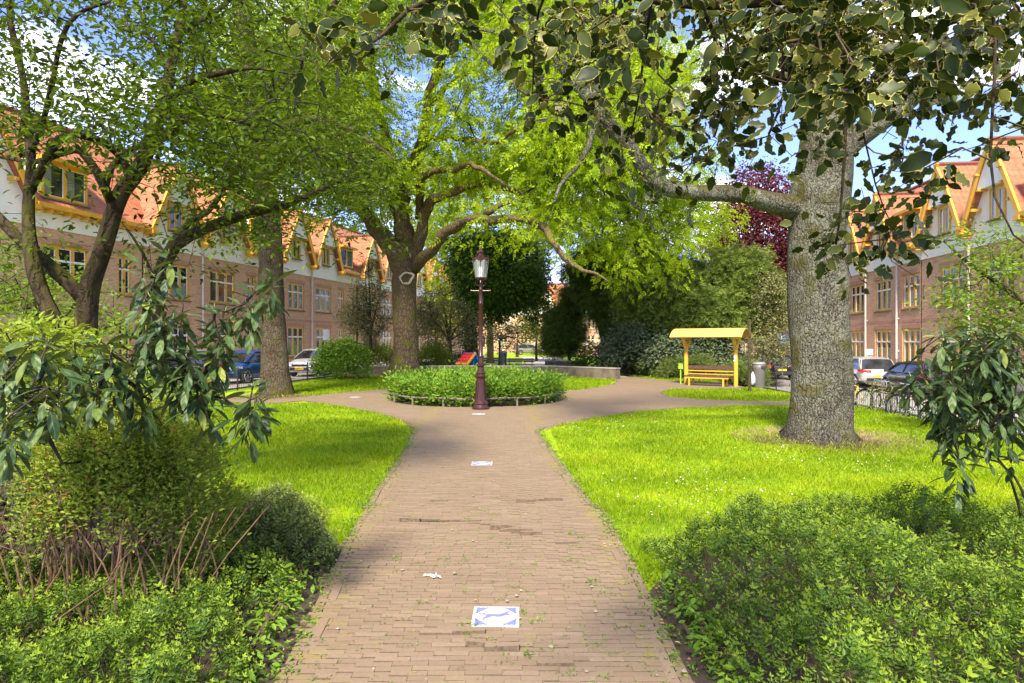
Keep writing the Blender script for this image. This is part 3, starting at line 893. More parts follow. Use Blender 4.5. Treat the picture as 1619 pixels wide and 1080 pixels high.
# a settled, uneven surface: low waves plus each brick's own tilt; a ridge of bricks pushed up by roots
z0 = .004 * np.sin(BX * 2.3 + BY * .9) + .004 * np.sin(BY * 2.1 - BX) + gz(BX) + .022
def lift(X, Y):
    L = np.zeros(len(X))
    for (ax, ay, bx_, by_, h, w) in ((635, 828, 738, 829, .032, .12), (722, 828, 845, 850, .034, .11), (890, 864, 930, 864, .045, .04), (432, 983, 462, 986, .03, .06), (690, 1014, 745, 1009, .030, .07), (742, 1020, 802, 1038, .034, .07), (830, 798, 885, 795, .035, .08), (965, 837, 985, 834, .035, .06), (690, 795, 720, 796, .025, .05), (860, 1060, 905, 1063, .03, .06), (560, 905, 600, 903, .03, .05)):
        a = G(ax, ay); b = G(bx_, by_)
        d = np.array([b.x - a.x, b.y - a.y]); l = np.linalg.norm(d); d /= l
        u = (X - a.x) * d[0] + (Y - a.y) * d[1]; v = -(X - a.x) * d[1] + (Y - a.y) * d[0]
        m = (u > 0) & (u < l) & (v > 0) & (v < w * 3)
        L = np.maximum(L, np.where(m, h * np.exp(-np.abs(v) / w), 0))
    return L
Lf = lift(BX, BY)
near = BY < 14
hx = np.full(nb, BW / 2 - .0009); hy = np.full(nb, BD / 2 - .0026)
tx = RNG.normal(0, .006, nb) + Lf * RNG.normal(0, 1.3, nb); ty = RNG.normal(0, .008, nb) - Lf * 1.6
zz = z0 + Lf * (1 + .22 * RNG.normal(0, 1, nb).clip(-1.5, 1.5)) + RNG.normal(0, .0010, nb)
far_ = np.clip(1 - (BY - 8) / 6, .15, 1); tx *= far_; ty *= far_; zz = gz(BX) + .022 + (zz - gz(BX) - .022) * far_
yaw = RNG.normal(0, .012, nb)
cs = np.array([(-1, -1), (1, -1), (1, 1), (-1, 1)])
Vt = np.empty((nb, 8, 3))
for k, (a, b_) in enumerate(cs):
    lx = a * hx; ly = b_ * hy
    X_ = BX + lx * np.cos(yaw) - ly * np.sin(yaw); Y_ = BY + lx * np.sin(yaw) + ly * np.cos(yaw)
    top = zz + lx * tx + ly * ty
    Vt[:, k] = np.stack([X_, Y_, top], -1)
    Vt[:, k + 4] = np.stack([BX + (X_ - BX) * 1.0, BY + (Y_ - BY) * 1.0, top - .05], -1)
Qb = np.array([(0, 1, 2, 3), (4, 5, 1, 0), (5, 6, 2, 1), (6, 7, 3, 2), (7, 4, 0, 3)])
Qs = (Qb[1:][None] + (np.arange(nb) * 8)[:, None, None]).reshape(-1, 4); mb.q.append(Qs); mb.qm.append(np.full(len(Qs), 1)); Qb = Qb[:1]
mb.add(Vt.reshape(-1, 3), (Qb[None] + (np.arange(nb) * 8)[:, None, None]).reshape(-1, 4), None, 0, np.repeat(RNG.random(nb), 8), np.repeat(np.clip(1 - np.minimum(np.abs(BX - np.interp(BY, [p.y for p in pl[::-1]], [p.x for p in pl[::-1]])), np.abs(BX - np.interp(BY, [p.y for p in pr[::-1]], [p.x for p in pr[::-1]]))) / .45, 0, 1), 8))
# border bricks follow the edge of the walk
def border(pts, off):
    P_, _ = catmull([(p[0], p[1], 0) for p in pts], .21)
    for i in range(len(P_) - 1):
        a, b = P_[i], P_[i + 1]; d = b - a; l = np.linalg.norm(d)
        if l < .05: continue
        d /= l; nrm = np.array([d[1], -d[0], 0]) * off
        c = (a + b) / 2 + nrm; c[2] = float(gz(c[0])) + .022 + RNG.normal(0, .004) - .025
        R_ = Matrix.Rotation(math.atan2(d[1], d[0]) + RNG.normal(0, .02), 3, 'Z') @ Matrix.Rotation(RNG.normal(0, .03), 3, 'X')
        mb.box(c, (l - .008, .062, .05), 0, R_)
border([near_l[0]] + pl[::-1], .035); border([near_l[0]] + pl[::-1], .105)
border(pr[::-1][::-1] + [near_r[2]], .035); border(pr + [near_r[2]], .105)
border(LEFTF[1:], -.035); border(LOOP_R, .035)
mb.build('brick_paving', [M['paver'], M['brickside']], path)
mb = MB()
for a, b in GAPS: mb.box((a, b, .012), (BW * 1.02, BD * .98, .010))  # dark boxes put shade into the gaps where bricks are left out
mb.build('open_joint_shade', M['gapshade'], path)

# soil beds under the shrubs, worn earth round the trees
def blob(name, c, r, mat, dz, n=40, amp=.2, seed=0, sy=1.0):
    rr = random.Random(seed); ph = [rr.random() * 6 for _ in range(4)]
    pts = []
    for k in range(n):
        a = 2 * pi * k / n; q = r * (1 + amp * (sin(a * 3 + ph[0]) * .5 + sin(a * 5 + ph[1]) * .35 + sin(a * 9 + ph[2]) * .25))
        pts.append(Vector((c[0] + q * cos(a), c[1] + q * sin(a) * sy, 0)))
    return sheet(name, pts, mat, dz)
SOIL_L = [Vector((-1.20, -2, 0)), Vector((-1.22, 3.0, 0))] + [p + Vector((.05, 0, 0)) for p in pl[::-1][1:5]] + [Vector((-2.1, 6.9, 0)), Vector((-3.6, 7.2, 0)), Vector((-4.2, 8.6, 0)), Vector((-9.2, 10.5, 0)), Vector((-9.5, -2, 0))]
SOIL_R = [Vector((.94, -2, 0)), Vector((.94, 3.0, 0))] + [p + Vector((-.05, 0, 0)) for p in pr[::-1][:3]] + [Vector((1.45, 5.6, 0)), Vector((2.2, 6.3, 0)), Vector((3.4, 6.6, 0)), Vector((6.6, 7.0, 0)), Vector((7.2, -2, 0))]
for nm, pg in (('soil_bed', SOIL_L), ('soil_bed', SOIL_R)):
    tag(sheet(nm, pg, M['soil'], .004), kind='structure')
tag(blob('soil_bed', ringc, 2.62, M['soil'], .012, amp=0.0), kind='structure')
T4 = G(1293, 694); T2 = G(436, 626); T3 = Vector((-5.45, 33.5, 0)); PST = G(1185, 622)
SPOTS = [(T4.x + .15, T4.y - .15, 1.45), (T2.x, T2.y - .4, 1.2), (T3.x, T3.y - .3, 1.3)]
for i, (x, y, r) in enumerate(SPOTS): tag(blob('worn_earth', (x, y), r * .8, M['soil'], .008, amp=.35, seed=i), kind='structure')
# hedge bed behind the shelter
HB = poly_px([(978, 587), (990, 592), (1020, 597), (1065, 602)]) + [Vector((10.3, 29.4, 0)), Vector((10.8, 36, 0)), Vector((8, 44, 0)), Vector((5, 43, 0))]
tag(sheet('soil_bed', HB, M['soil'], .005), kind='structure')

# plaza behind the low wall, pale path beyond
PLZ = [Vector((-10, 35.4, 0)), Vector((1.9, 35.4, 0)), Vector((5.0, 32.6, 0)), Vector((6.0, 33.4, 0)), Vector((6.0, 43, 0)), Vector((4.6, 50, 0)), Vector((5.6, 78, 0)), Vector((1.2, 78, 0)), Vector((1.2, 52, 0)), Vector((-1, 48, 0)), Vector((-10, 48, 0))]
tag(sheet('plaza_paving', PLZ, M['plaza'], .010), kind='structure')

# streets both sides, kerbs, pavements
LB = lambda y: -24.67 + .231 * y          # left facade line
RB = lambda y: 18.3 + .087 * y            # right facade line
FL = lambda y: -9.45 + .13 * (y - 32.5) - .0   # left fence line
FR = lambda y: 12.05 + .0 * y
def strip(name, fa, fb, y0, y1, mat, z, n=6):
    ys = np.linspace(y0, y1, n); pts = [Vector((fa(y), y, 0)) for y in ys] + [Vector((fb(y), y, 0)) for y in ys[::-1]]
    return tag(sheet(name, pts, mat, z, xs=[], zf=0.0), kind='structure')
strip('street', lambda y: LB(y) + 1.6, lambda y: FL(y) - .35, 5, 88, M['road'], .006)
strip('pavement', lambda y: LB(y) - .5, lambda y: LB(y) + 1.6, 5, 88, M['pavement'], .10)
strip('street', lambda y: FR(y) + .45, lambda y: RB(y) - 1.7, 5, 120, M['road'], -.445)
strip('pavement', lambda y: RB(y) - 1.7, lambda y: RB(y) + .5, 5, 120, M['pavement'], -.33)
kb = MB()
for i in range(30):
    y = 6 + i * 2.7; kb.bar((LB(y) + 1.68, y, .04), (LB(y + 2.68) + 1.68, y + 2.68, .04), .14, .14)
    kb.bar((FL(y) - .3, y, .03), (FL(y + 2.68) - .3, y + 2.68, .03), .12, .10)
tag(kb.build('kerb', M['kerb']), kind='structure')
kb = MB()
for i in range(30):
    y = 6 + i * 2.7; kb.bar((RB(y) - 1.78, y, -.385), (RB(y + 2.68) - 1.78, y + 2.68, -.385), .14, .13)
    kb.bar((FR(y) + .40, y, -.42), (FR(y) + .40, y + 2.68, -.42), .12, .10)
tag(kb.build('kerb', M['kerb']), kind='structure')

# ------------------------------------------------------------------ grass
def grass(zone, n, h, w, seed, mat='grass', bare=None, lean=0.35):
    g = np.random.default_rng(seed)
    x0, x1, y0, y1 = zone
    # more blades close to the camera
    Yp = y0 * (y1 / y0) ** g.random(n); Xp = x0 + (x1 - x0) * g.random(n)
    ok = ~in_path(Xp, Yp) & ~inside(SOIL_L, Xp, Yp) & ~inside(SOIL_R, Xp, Yp) & ~in_bed(Xp, Yp, 2.75)
    ok &= (np.abs(Xp) < Yp * .85 + 1.5) & (Xp < 11.95) & (Xp > FL(Yp) + .1)
    dd = np.full(n, 9.0)
    for (sx, sy, sr) in SPOTS: dd = np.minimum(dd, np.hypot(Xp - sx, Yp - sy) / sr)
    ok &= (g.random(n) < np.clip((dd - .35) * 1.5, .12, 1))
    if bare is not None: ok &= bare(Xp, Yp, g)
    Xp, Yp = Xp[ok], Yp[ok]; m = len(Xp)
    dist = np.hypot(Xp, Yp)
    f = np.sin(Xp * 2.1 + 1.3 * np.sin(Yp * 1.7)) * np.sin(Yp * 2.6 + Xp * .6)
    hh = h * (1 + .5 * f + .35 * g.normal(0, 1, m)).clip(.3, 2.2); ww = w * np.clip(dist / 7, .8, 3.2)
    a = g.random(m) * 2 * pi; ln = g.normal(0, lean, (m, 2)) * hh[:, None]
    zb = gz(Xp)
    V = np.empty((m, 4, 3))
    V[:, 0] = np.stack([Xp - ww / 2 * np.cos(a), Yp - ww / 2 * np.sin(a), zb], -1)
    V[:, 1] = np.stack([Xp + ww / 2 * np.cos(a), Yp + ww / 2 * np.sin(a), zb], -1)
    V[:, 2] = np.stack([Xp + ln[:, 0] * .45 + ww * .4 * np.cos(a), Yp + ln[:, 1] * .45 + ww * .4 * np.sin(a), zb + hh * .65], -1)
    V[:, 3] = np.stack([Xp + ln[:, 0], Yp + ln[:, 1], zb + hh], -1)
    mb = MB(); mb.add(V.reshape(-1, 3), np.arange(m * 4).reshape(-1, 4), None, 0, np.repeat(g.random(m), 4))
    return mb
gm = grass((-9.5, -1.4, 6.0, 19.5), 110000, .05, .007, 1)
o = grass((.8, 12, 5.0, 20.5), 210000, .048, .007, 2)
gm.v += o.v; gm.q += [q + gm.n for q in o.q]; gm.qm += o.qm; gm.rnd += o.rnd; gm.edge += o.edge; gm.tuv += o.tuv; gm.n += o.n
for z, n, sd_ in (((-9, 12, 20.5, 36), 110000, 3),):
    o = grass(z, n, .07, .008, sd_)
    gm.v += o.v; gm.q += [q + gm.n for q in o.q]; gm.qm += o.qm; gm.rnd += o.rnd; gm.edge += o.edge; gm.tuv += o.tuv; gm.n += o.n
tag(gm.build('grass', M['grass']), 'short bright green grass of the park lawns beside the brick path', 'grass', kind='stuff')
# straw-coloured dead grass round the trunks
g = np.random.default_rng(9); mb = MB()
for (sx, sy, sr), n in zip(SPOTS, (7500, 3500, 2600)):
    a = g.random(n) * 2 * pi; r_ = sr * (.35 + .85 * g.random(n) ** .8); X = sx + r_ * np.cos(a); Y = sy + r_ * np.sin(a)
    leafs(mb, T([(0, -.03, 0), (0, .03, 0), (1, .02, .3), (1, -.01, .3)], [(0, 1, 2, 3)]), np.stack([X, Y, gz(X) + .012], -1), np.stack([np.cos(a) + g.normal(0, .6, n), np.sin(a) + g.normal(0, .6, n), .15 + .3 * g.random(n)], -1), np.tile([0, 0, 1.0], (n, 1)) + g.normal(0, .2, (n, 3)), .05 + .06 * g.random(n))
tag(mb.build('dry_grass', M['straw']), 'straw coloured dry grass in worn rings around the tree trunks', 'dry grass', kind='stuff')
# daisies
mb = MB(); g = np.random.default_rng(10)
n = 2200; Y = 6.2 * (17.5 / 6.2) ** g.random(n); X = 1.2 + 10.5 * g.random(n)
f = np.sin(X * 1.3 + 2 * np.sin(Y * .7)) + np.sin(Y * 1.1 - X * .7)
ok = ~in_path(X, Y) & ~inside(SOIL_R, X, Y) & (f + g.normal(0, .5, n) > .75) & (X < Y * .85)
X, Y = X[ok], Y[ok]; m = len(X)
D6 = T([(.5 * cos(k * pi / 3), .5 * sin(k * pi / 3), 0) for k in range(6)], [(0, 1, 2, 3), (0, 3, 4, 5)])
leafs(mb, D6, np.stack([X, Y, gz(X) + .045 + .02 * g.random(m)], -1), g.normal(0, 1, (m, 3)) * [1, 1, .1], np.tile([0, -.35, 1.0], (m, 1)) + g.normal(0, .25, (m, 3)), .015 + .007 * g.random(m))
tag(mb.build('daisies', M['petal']), 'tiny white daisies scattered over the right lawn', 'daisies', kind='stuff')
# weeds in the joints of the path
mb = MB(); g = np.random.default_rng(12)
n = 1700; Y = 3.2 * (20 / 3.2) ** g.random(n); X = -2.2 + 4.3 * g.random(n) - .02 * Y
edge_ = np.zeros(n)
ok = in_path(X, Y); X, Y = X[ok], Y[ok]
Y = np.round(Y / BD) * BD + BD / 2
ctr = np.stack([X, Y, gz(X) + .028], -1)
leaves_at(mb, LEAF1, ctr, 6, .014, .016, droop=-.25, flat=.3, seed=4, updir=.7)
# longer strands where the lifted rows open, and along both edges
E_, _ = catmull([(p.x, p.y, 0) for p in pl], .05); E2, _ = catmull([(p.x, p.y, 0) for p in pr], .05)
for E in (E_, E2):
    k = g.integers(0, len(E), 420); c = E[k] + g.normal(0, .05, (420, 3)) * [1, 1, 0]; c[:, 2] = .028
    leaves_at(mb, LEAF1, c, 5, .02, .028, droop=-.4, flat=.3, seed=8, updir=.5)
for px, py, s_ in ((775, 1028, 2.2), (745, 1010, 1.4), (700, 828, 1.5), (650, 823, 1.2), (740, 826, 1.2), (905, 850, 2.0), (925, 855, 1.6), (955, 945, 2.0), (938, 925, 1.3), (625, 890, 1.4), (835, 1043, 1.5), (748, 996, 1.4), (825, 975, 1.3), (845, 990, 1.2), (600, 802, 1.3)):
    c = G(px, py); leaves_at(mb, LEAF2, np.array([[c.x, c.y, .035]]), 14 * s_, .013 * s_, .02, droop=-.3, flat=.35, seed=px, updir=.6)
tag(mb.build('weeds', M['midshrub']), 'small green weeds and moss growing in the joints of the brick path', 'weeds', kind='stuff')
# fallen leaves and crumbs along the edges
mb = MB(); g = np.random.default_rng(13)
k1 = g.integers(0, len(E_), 170); k2 = g.integers(0, len(E2), 210)
c = np.concatenate([E_[k1] + np.c_[g.normal(-.03, .13, 170), np.zeros(170), np.full(170, .035)], E2[k2] + np.c_[g.normal(.03, .12, 210), np.zeros(210), np.full(210, .035)], np.c_[-1.2 + 2.3 * g.random(70), 3.3 + 8 * g.random(70), np.full(70, .035)]])
leafs(mb, LEAF2, c, g.normal(0, 1, (len(c), 3)) * [1, 1, .15], np.tile([0, 0, 1.0], (len(c), 1)) + g.normal(0, .35, (len(c), 3)), .012 + .028 * g.random(len(c)) ** 2)
tag(mb.build('fallen_leaves', M['deadleaf']), 'dry tan leaves fallen along the edges of the brick path', 'fallen leaves', kind='stuff')
mb = MB()
for k in range(40):
    x = -1.25 + 2.4 * g.random(); y = 3.3 + 6 * g.random() ** 1.5; s_ = .006 + .012 * g.random()
    mb.lathe([(s_ * .6, 0), (s_, s_ * .3), (s_ * .6, s_ * .7)], (x, y, .026), 6)
tag(mb.build('pebbles', M['stone']), 'pale pebbles and grit scattered on the near brick path', 'pebbles', kind='stuff')
mb = MB()
for k in range(7):
    c = G(680 + g.normal(0, 7), 916 + g.normal(0, 1.5)); mb.box((c.x, c.y, .034), (.02 + .04 * g.random(), .01 + .015 * g.random(), .012), 0, Matrix.Rotation(g.random() * 3, 3, 'Z') @ Matrix.Rotation(g.normal(0, .3), 3, 'X'), taper=.6)
tag(mb.build('paper_scrap', M['petal']), 'crumpled white scrap lying on the near part of the brick path', 'scrap')

# delft tiles let into the path
def path_tile(px, py, label, rot=0.0, s_=.31):
    c = G(px, py)
    t = MB(); h = s_ / 2
    R_ = Matrix.Rotation(rot, 3, 'Z')
    t.box((0, 0, 0), (s_, s_, .03), 0)
    q = h * .86
    for sx in (1, -1):
        for sy in (1, -1):
            # corner triangle with a scalloped outer edge
            n = 6; pts = [(sx * q, sy * q * .30)]
            for k in range(n + 1): pts.append((sx * q * (1 + (.04 if k % 2 else -.03)), sy * q * (.30 + .70 * k / n)))
            for k in range(1, n): pts.append((sx * q * (1 - .62 * k / n), sy * q * (1 + (.04 if k % 2 else -.03))))
            pts.append((sx * q * .38, sy * q))
            if sx * sy < 0: pts = pts[::-1]
            vs = [(a, b, .0165) for a, b in pts]; t.add(vs, None, [list(range(len(vs)))], 1)
    dog = [(-.78, .10), (-.60, .20), (-.52, .06), (-.40, .11), (-.10, .10), (.15, .10), (.45, .22), (.60, .30), (.72, .31), (.64, .22), (.55, .13), (.72, .08), (.70, .03), (.45, .02), (.25, -.06), (.05, -.07), (-.15, -.02), (-.30, -.10), (-.48, -.17), (-.72, -.26), (-.60, -.12), (-.50, -.04), (-.56, .06)]
    # one leaping animal, an irregular outline cut as a thin blue inlay
    mid = [(a * h * .84, b * h * 1.55 + .004) for a, b in dog]
    b = bmesh.new(); f = b.faces.new([b.verts.new((x, y, .0165)) for x, y in mid]); bmesh.ops.triangulate(b, faces=[f])
    b.verts.index_update()
    t.add([v.co[:] for v in b.verts], None, [[v.index for v in (f.verts if f.normal.z > 0 else reversed(f.verts))] for f in b.faces], 1); b.free()
    o = t.build('path_tile', [M['tilewhite'], M['tileblue']])
    o.location = (c.x, c.y, .0145); o.rotation_euler = (0, 0, rot)
    tag(o, label, 'tile', 'white and blue tiles let into the path')
path_tile(784, 981, 'white glazed tile with blue leaping animal, nearest one in the brick path', -.02)
path_tile(762, 735.5, 'white and blue tile halfway along the brick path')
path_tile(757, 656, 'small white tile in the brick path just before the lamp post')
path_tile(562, 629, 'pale tile on the path branch going left of the round bed')

# ------------------------------------------------------------------ terraced houses
def wall_holes(mb, u0, u1, z0, z1, holes, mat=0, y=0.0, rev=0.14):
    us = sorted(set([u0, u1] + [a for h in holes for a in (h[0], h[1]) if u0 < a < u1])); zs = sorted(set([z0, z1] + [a for h in holes for a in (h[2], h[3]) if z0 < a < z1]))
    for i in range(len(us) - 1):
        for j in range(len(zs) - 1):
            cu = (us[i] + us[i + 1]) / 2; cz = (zs[j] + zs[j + 1]) / 2
            if any(h[0] < cu < h[1] and h[2] < cz < h[3] for h in holes): continue
            mb.add([(us[i], y, zs[j]), (us[i + 1], y, zs[j]), (us[i + 1], y, zs[j + 1]), (us[i], y, zs[j + 1])], [(0, 1, 2, 3)], None, mat)
    for a, b, c, d in holes:
        mb.add([(a, y, c), (a, y + rev, c), (a, y + rev, d), (a, y, d)], [(0, 1, 2, 3)], None, mat)
        mb.add([(b, y, c), (b, y, d), (b, y + rev, d), (b, y + rev, c)], [(0, 1, 2, 3)], None, mat)
        mb.add([(a, y, d), (a, y + rev, d), (b, y + rev, d), (b, y, d)], [(0, 1, 2, 3)], None, mat)
        mb.add([(a, y, c), (b, y, c), (b, y + rev, c), (a, y + rev, c)], [(0, 1, 2, 3)], None, mat)
WIN_CACHE = {}
def window(parent, u0, u1, z0, z1, n, y=0.0, trans=True, curtain=0, name='window'):
    """yellow outer frame, white casements, panes as a sub-part"""
    key = (round(u1 - u0, 2), round(z1 - z0, 2), n, trans, curtain)
    w, h = u1 - u0, z1 - z0
    if key not in WIN_CACHE:
        f = MB(); t = .115; yy = .05
        f.bx(0, t, yy, yy + .09, 0, h); f.bx(w - t, w, yy, yy + .09, 0, h); f.bx(t, w - t, yy, yy + .09, h - t, h); f.bx(t, w - t, yy - .01, yy + .09, 0, t)
        f.bx(-.06, w + .06, -.06, yy, -.07, 0, 2)
        for k in range(1, n):
            x = w * k / n; f.bx(x - .075, x + .075, yy + .003, yy + .09, t, h - t)
        zt = h * .66
        if trans: f.bx(t, w - t, yy - .004, yy + .085, zt - .026, zt + .026, 1)
        for k in range(n):
            a = w * k / n + (t if k == 0 else .075); b = w * (k + 1) / n - (t if k == n - 1 else .075)
            for (za, zb) in (((t, zt - .026), (zt + .026, h - t)) if trans else ((t, h - t),)):
                s_ = .022
                f.bx(a, a + s_, yy + .02, yy + .08, za, zb, 1); f.bx(b - s_, b, yy + .02, yy + .08, za, zb, 1)
                f.bx(a + s_, b - s_, yy + .02, yy + .08, za, za + s_, 1); f.bx(a + s_, b - s_, yy + .02, yy + .08, zb - s_, zb, 1)
        p = MB(); p.bx(t * .5, w - t * .5, yy + .05, yy + .056, t * .5, h - t * .5)
        g = random.Random(int(w * 100 + curtain * 7))
        if curtain:
            for k in range(n):
                a = w * k / n + .1; b = w * (k + 1) / n - .1
                if curtain == 1: p.bx(a, a + (b - a) * .42, yy + .042, yy + .046, t, h - t, 1)
                elif curtain == 2: p.bx(a, b, yy + .042, yy + .046, t, h * .5, 1)
        fo = f.build(name, [M['yellow'], M['white'], M['concrete']], parent); po = p.build('pane', [M['pane'], M['curtain']], fo)
        WIN_CACHE[key] = (fo.data, po.data)
    else:
        fo = bpy.data.objects.new(name, WIN_CACHE[key][0]); COL.objects.link(fo); fo.parent = parent
        po = bpy.data.objects.new('pane', WIN_CACHE[key][1]); COL.objects.link(po); po.parent = fo
    fo.location = (u0, y, z0)
    return fo
def roofquad(mb, a, b, c, d, th=.08):
    """a,b along the eaves, c,d along the ridge (c above b); tuv runs along the eaves and up the slope"""
    a, b, c, d = [Vector(p) for p in (a, b, c, d)]
    x = (b - a).normalized(); n = (b - a).cross(d - a).normalized(); yv = n.cross(x)
    N = 14
    tv = [((p - a).dot(x), (p - a).dot(yv), 0) for p in (a, b, c, d)]
    mb.add([a, b, c, d], [(0, 1, 2, 3)], None, 0, tuv=tv)
    o = n * -th
    mb.add([a + o, b + o, c + o, d + o], [(3, 2, 1, 0)], None, 0, tuv=tv)
    for p, q, tp, tq in ((a, b, tv[0], tv[1]), (b, c, tv[1], tv[2]), (c, d, tv[2], tv[3]), (d, a, tv[3], tv[0])):
        mb.add([p, q, q + o, p + o], [(0, 3, 2, 1)], None, 0, tuv=[tp, tq, tq, tp])
def house(name, loc, rz, label, rng, wins, gables, dormers, pipes, base=0.0, group=None, arches=(), zb=6.4, seed=0, box=()):
    r_ = empty(name, loc, rz); tag(r_, label, 'house', group)
    u0, u1 = rng; g = random.Random(seed)
    holes = [(a, b, base + c, base + d) for a, b, c, d, n, t in wins]
    holes += [(a, b, -.35 + base, base + d) for a, b, d in arches]
    w = MB(); wall_holes(w, u0, u1, base - .7, base + zb, holes, 0, 0, .16)
    w.bx(u0, u1, .45, 7.9, base - .7, base + 7.0, 0)
    for a, b, c, d, n, t in wins:          # soldier courses over the openings, set proud
        w.bx(a - .12, b + .12, -.012, .05, base + d, base + d + .22, 1)
    w.bx(u0, u1, -.010, .0, base + 3.18, base + 3.34, 1)
    w.bx(u0, u1, -.03, .0, base - .7, base + .28, 1)
    w.build('wall', [M['brick'], M['brick_band']], r_)
    for a, b, d in arches:
        m = MB(); k = 10; cx_ = (a + b) / 2; rr = (b - a) / 2
        pts = [(a, base - .3), (a, base + d - rr)] + [(cx_ - rr * cos(pi * i / k), base + d - rr + rr * sin(pi * i / k)) for i in range(1, k)] + [(b, base + d - rr), (b, base - .3)]
        m.prism(pts, (0, .10, 0), (1, 0, 0), (0, 0, 1), (0, 1, 0), .05); m.build('arched_door', M['wood'], r_)
        m = MB()
        for i in range(k):
            A0 = pi * i / k; A1 = pi * (i + 1) / k
            m.bar((cx_ - (rr + .08) * cos(A0), -.02, base + d - rr + (rr + .08) * sin(A0)), (cx_ - (rr + .08) * cos(A1), -.02, base + d - rr + (rr + .08) * sin(A1)), .12, .16)
        m.build('arch_surround', M['brick_band'], r_)
    p = MB()
    p.bx(u0, u1, -.05, .3, base + zb, base + 7.25); p.bx(u0, u1, -.065, -.05, base + zb - .02, base + zb + .05)
    for a, b in gables:
        c = (a + b) / 2; hgt = (b - a) * .84
        p.prism([(a, 0), (b, 0), (c, hgt)], (0, -.05, base + 7.25), (1, 0, 0), (0, 0, 1), (0, 1, 0), .35)
    for a, b in box: p.bx(a, b, -.052, .3, base + 7.25, base + 9.9)
    p.build('rendered_wall', M['plaster'], r_)
    for a, b, c, d, n, t in wins:
        window(r_, a, b, base + c, base + d, n, 0.0, t, g.choice((0, 0, 1, 2)))
    # main roof
    if not box:
        rf = MB(); roofquad(rf, (u0, .32, base + 7.945), (u1, .32, base + 7.945), (u1, 3.9, base + 12.0), (u0, 3.9, base + 12.0))
        cu_ = u0
        for a, b in sorted(gables) + [(u1, u1)]:
            if a > cu_ + .05: roofquad(rf, (cu_, -.32, base + 7.22), (a, -.32, base + 7.22), (a, .318, base + 7.943), (cu_, .318, base + 7.943))
            cu_ = max(cu_, b)
        roofquad(rf, (u1, 8.1, base + 7.22), (u0, 8.1, base + 7.22), (u0, 3.9, base + 12.0), (u1, 3.9, base + 12.0))
        rf.tube([(u0, 3.9, base + 12.03), (u1, 3.9, base + 12.03)], .13, 8, 0)
        rf.build('roof', M['tile'], r_)
    else:
        rf = MB(); roofquad(rf, (u0, -.32, base + 9.9), (u1, -.32, base + 9.9), (u1, 4.4, base + 13.4), (u0, 4.4, base + 13.4))
        rf.build('roof', M['tile'], r_)
    for a, b in gables:
        c = (a + b) / 2; H = (b - a) * .84; z_ = base + 7.25; zt = z_ + H
        rf = MB(); e = .0
        roofquad(rf, (a - .1, 3.6, z_ - .1), (a - .1, -.42, z_ - .1), (c, -.42, zt + .12), (c, 3.6, zt + .12))
        roofquad(rf, (b + .1, -.42, z_ - .1), (b + .1, 3.6, z_ - .1), (c, 3.6, zt + .12), (c, -.42, zt + .12))
        rf.tube([(c, -.45, zt + .17), (c, 3.2, zt + .17)], .10, 8, 0)
        rf.build('gable_roof', M['tile'], r_)
        for sgn, e_ in ((-1, a), (1, b)):
            bb = MB(); N = Vector((0, -1, 0))
            A = Vector((e_ - sgn * .08, -.46, z_ - .05)); B = Vector((c - sgn * .02, -.46, zt + .06)); K = A.lerp(B, .62) + Vector((sgn * .10, 0, .05))
            bb.bar(A, K, .09, .30, 0, up=(0, -1, 0)) if False else None
            for q, (s0, s1) in enumerate(((A, K), (K, B + Vector((-sgn * .1, 0, .1))))):
                d = (s1 - s0); L = d.length; x = d.normalized(); zz_ = Vector((0, -1, 0)); yv = zz_.cross(x)
                bb.box((s0 + s1) / 2, (L + .04, .22 if q == 0 else .17, .10 + .006 * q), 0, Matrix((x, yv, zz_)).transposed())
            bb.bx(K.x - .14, K.x + .14, -.58, -.42, K.z - .03, K.z + .06)
            bb.bx(A.x - .18, A.x + .18, -.60, -.1, z_ - .28, z_ - .10)
            bb.bx(A.x - .10, A.x + .10, -.5, -.1, z_ - .40, z_ - .28)
            for t in (.25, .48): # purlin blocks under the verge
                q = A.lerp(B, t) - Vector((sgn * .22, 0, .1)); bb.bx(q.x - .07, q.x + .07, -.48, -.04, q.z - .06, q.z + .06)
            bb.build('bargeboard', M['yellow'], r_)
        # boarded peak over the window, projecting, with grey splayed underside
        tp = MB(); zc = z_ + 1.55; hw = (b - a) / 2 * (1 - 1.55 / H) - .05
        tp.prism([(-hw, 0), (hw, 0), (0, H - 1.62)], (c, -.36, zc), (1, 0, 0), (0, 0, 1), (0, 1, 0), .30, 0)
        tp.build('boarded_peak', [M['white']], r_)
        wo_ = window(r_, c - .52, c + .52, z_ + .12, z_ + 1.48, 2, -.16, False, g.choice((0, 1)))
    for a, b in dormers:
        d = MB(); z_ = base + 7.62
        d.bx(a, b, .14, 3.0, z_ - .1, z_ + 1.56, 0)
        d.build('dormer_cheeks', M['plaster'], r_)
        rf = MB(); roofquad(rf, (a - .15, -.30, z_ + 1.62), (b + .15, -.30, z_ + 1.62), (b + .15, 3.0, z_ + 2.5), (a - .15, 3.0, z_ + 2.5), .06)
        rf.build('dormer_roof', M['tile'], r_)
        fa = MB(); fa.bx(a - .17, b + .17, -.33, .05, z_ + 1.46, z_ + 1.60); fa.build('fascia', M['yellow'], r_)
        window(r_, a + .03, b - .03, z_, z_ + 1.46, 2, -.02, False, g.choice((0, 1)))
    # yellow gutter on brackets where the eaves show
    gaps = []; cur = u0
    for a, b in sorted(gables):
        if a > cur + .3: gaps.append((cur, a))
        cur = max(cur, b)
    if u1 > cur + .3: gaps.append((cur, u1))
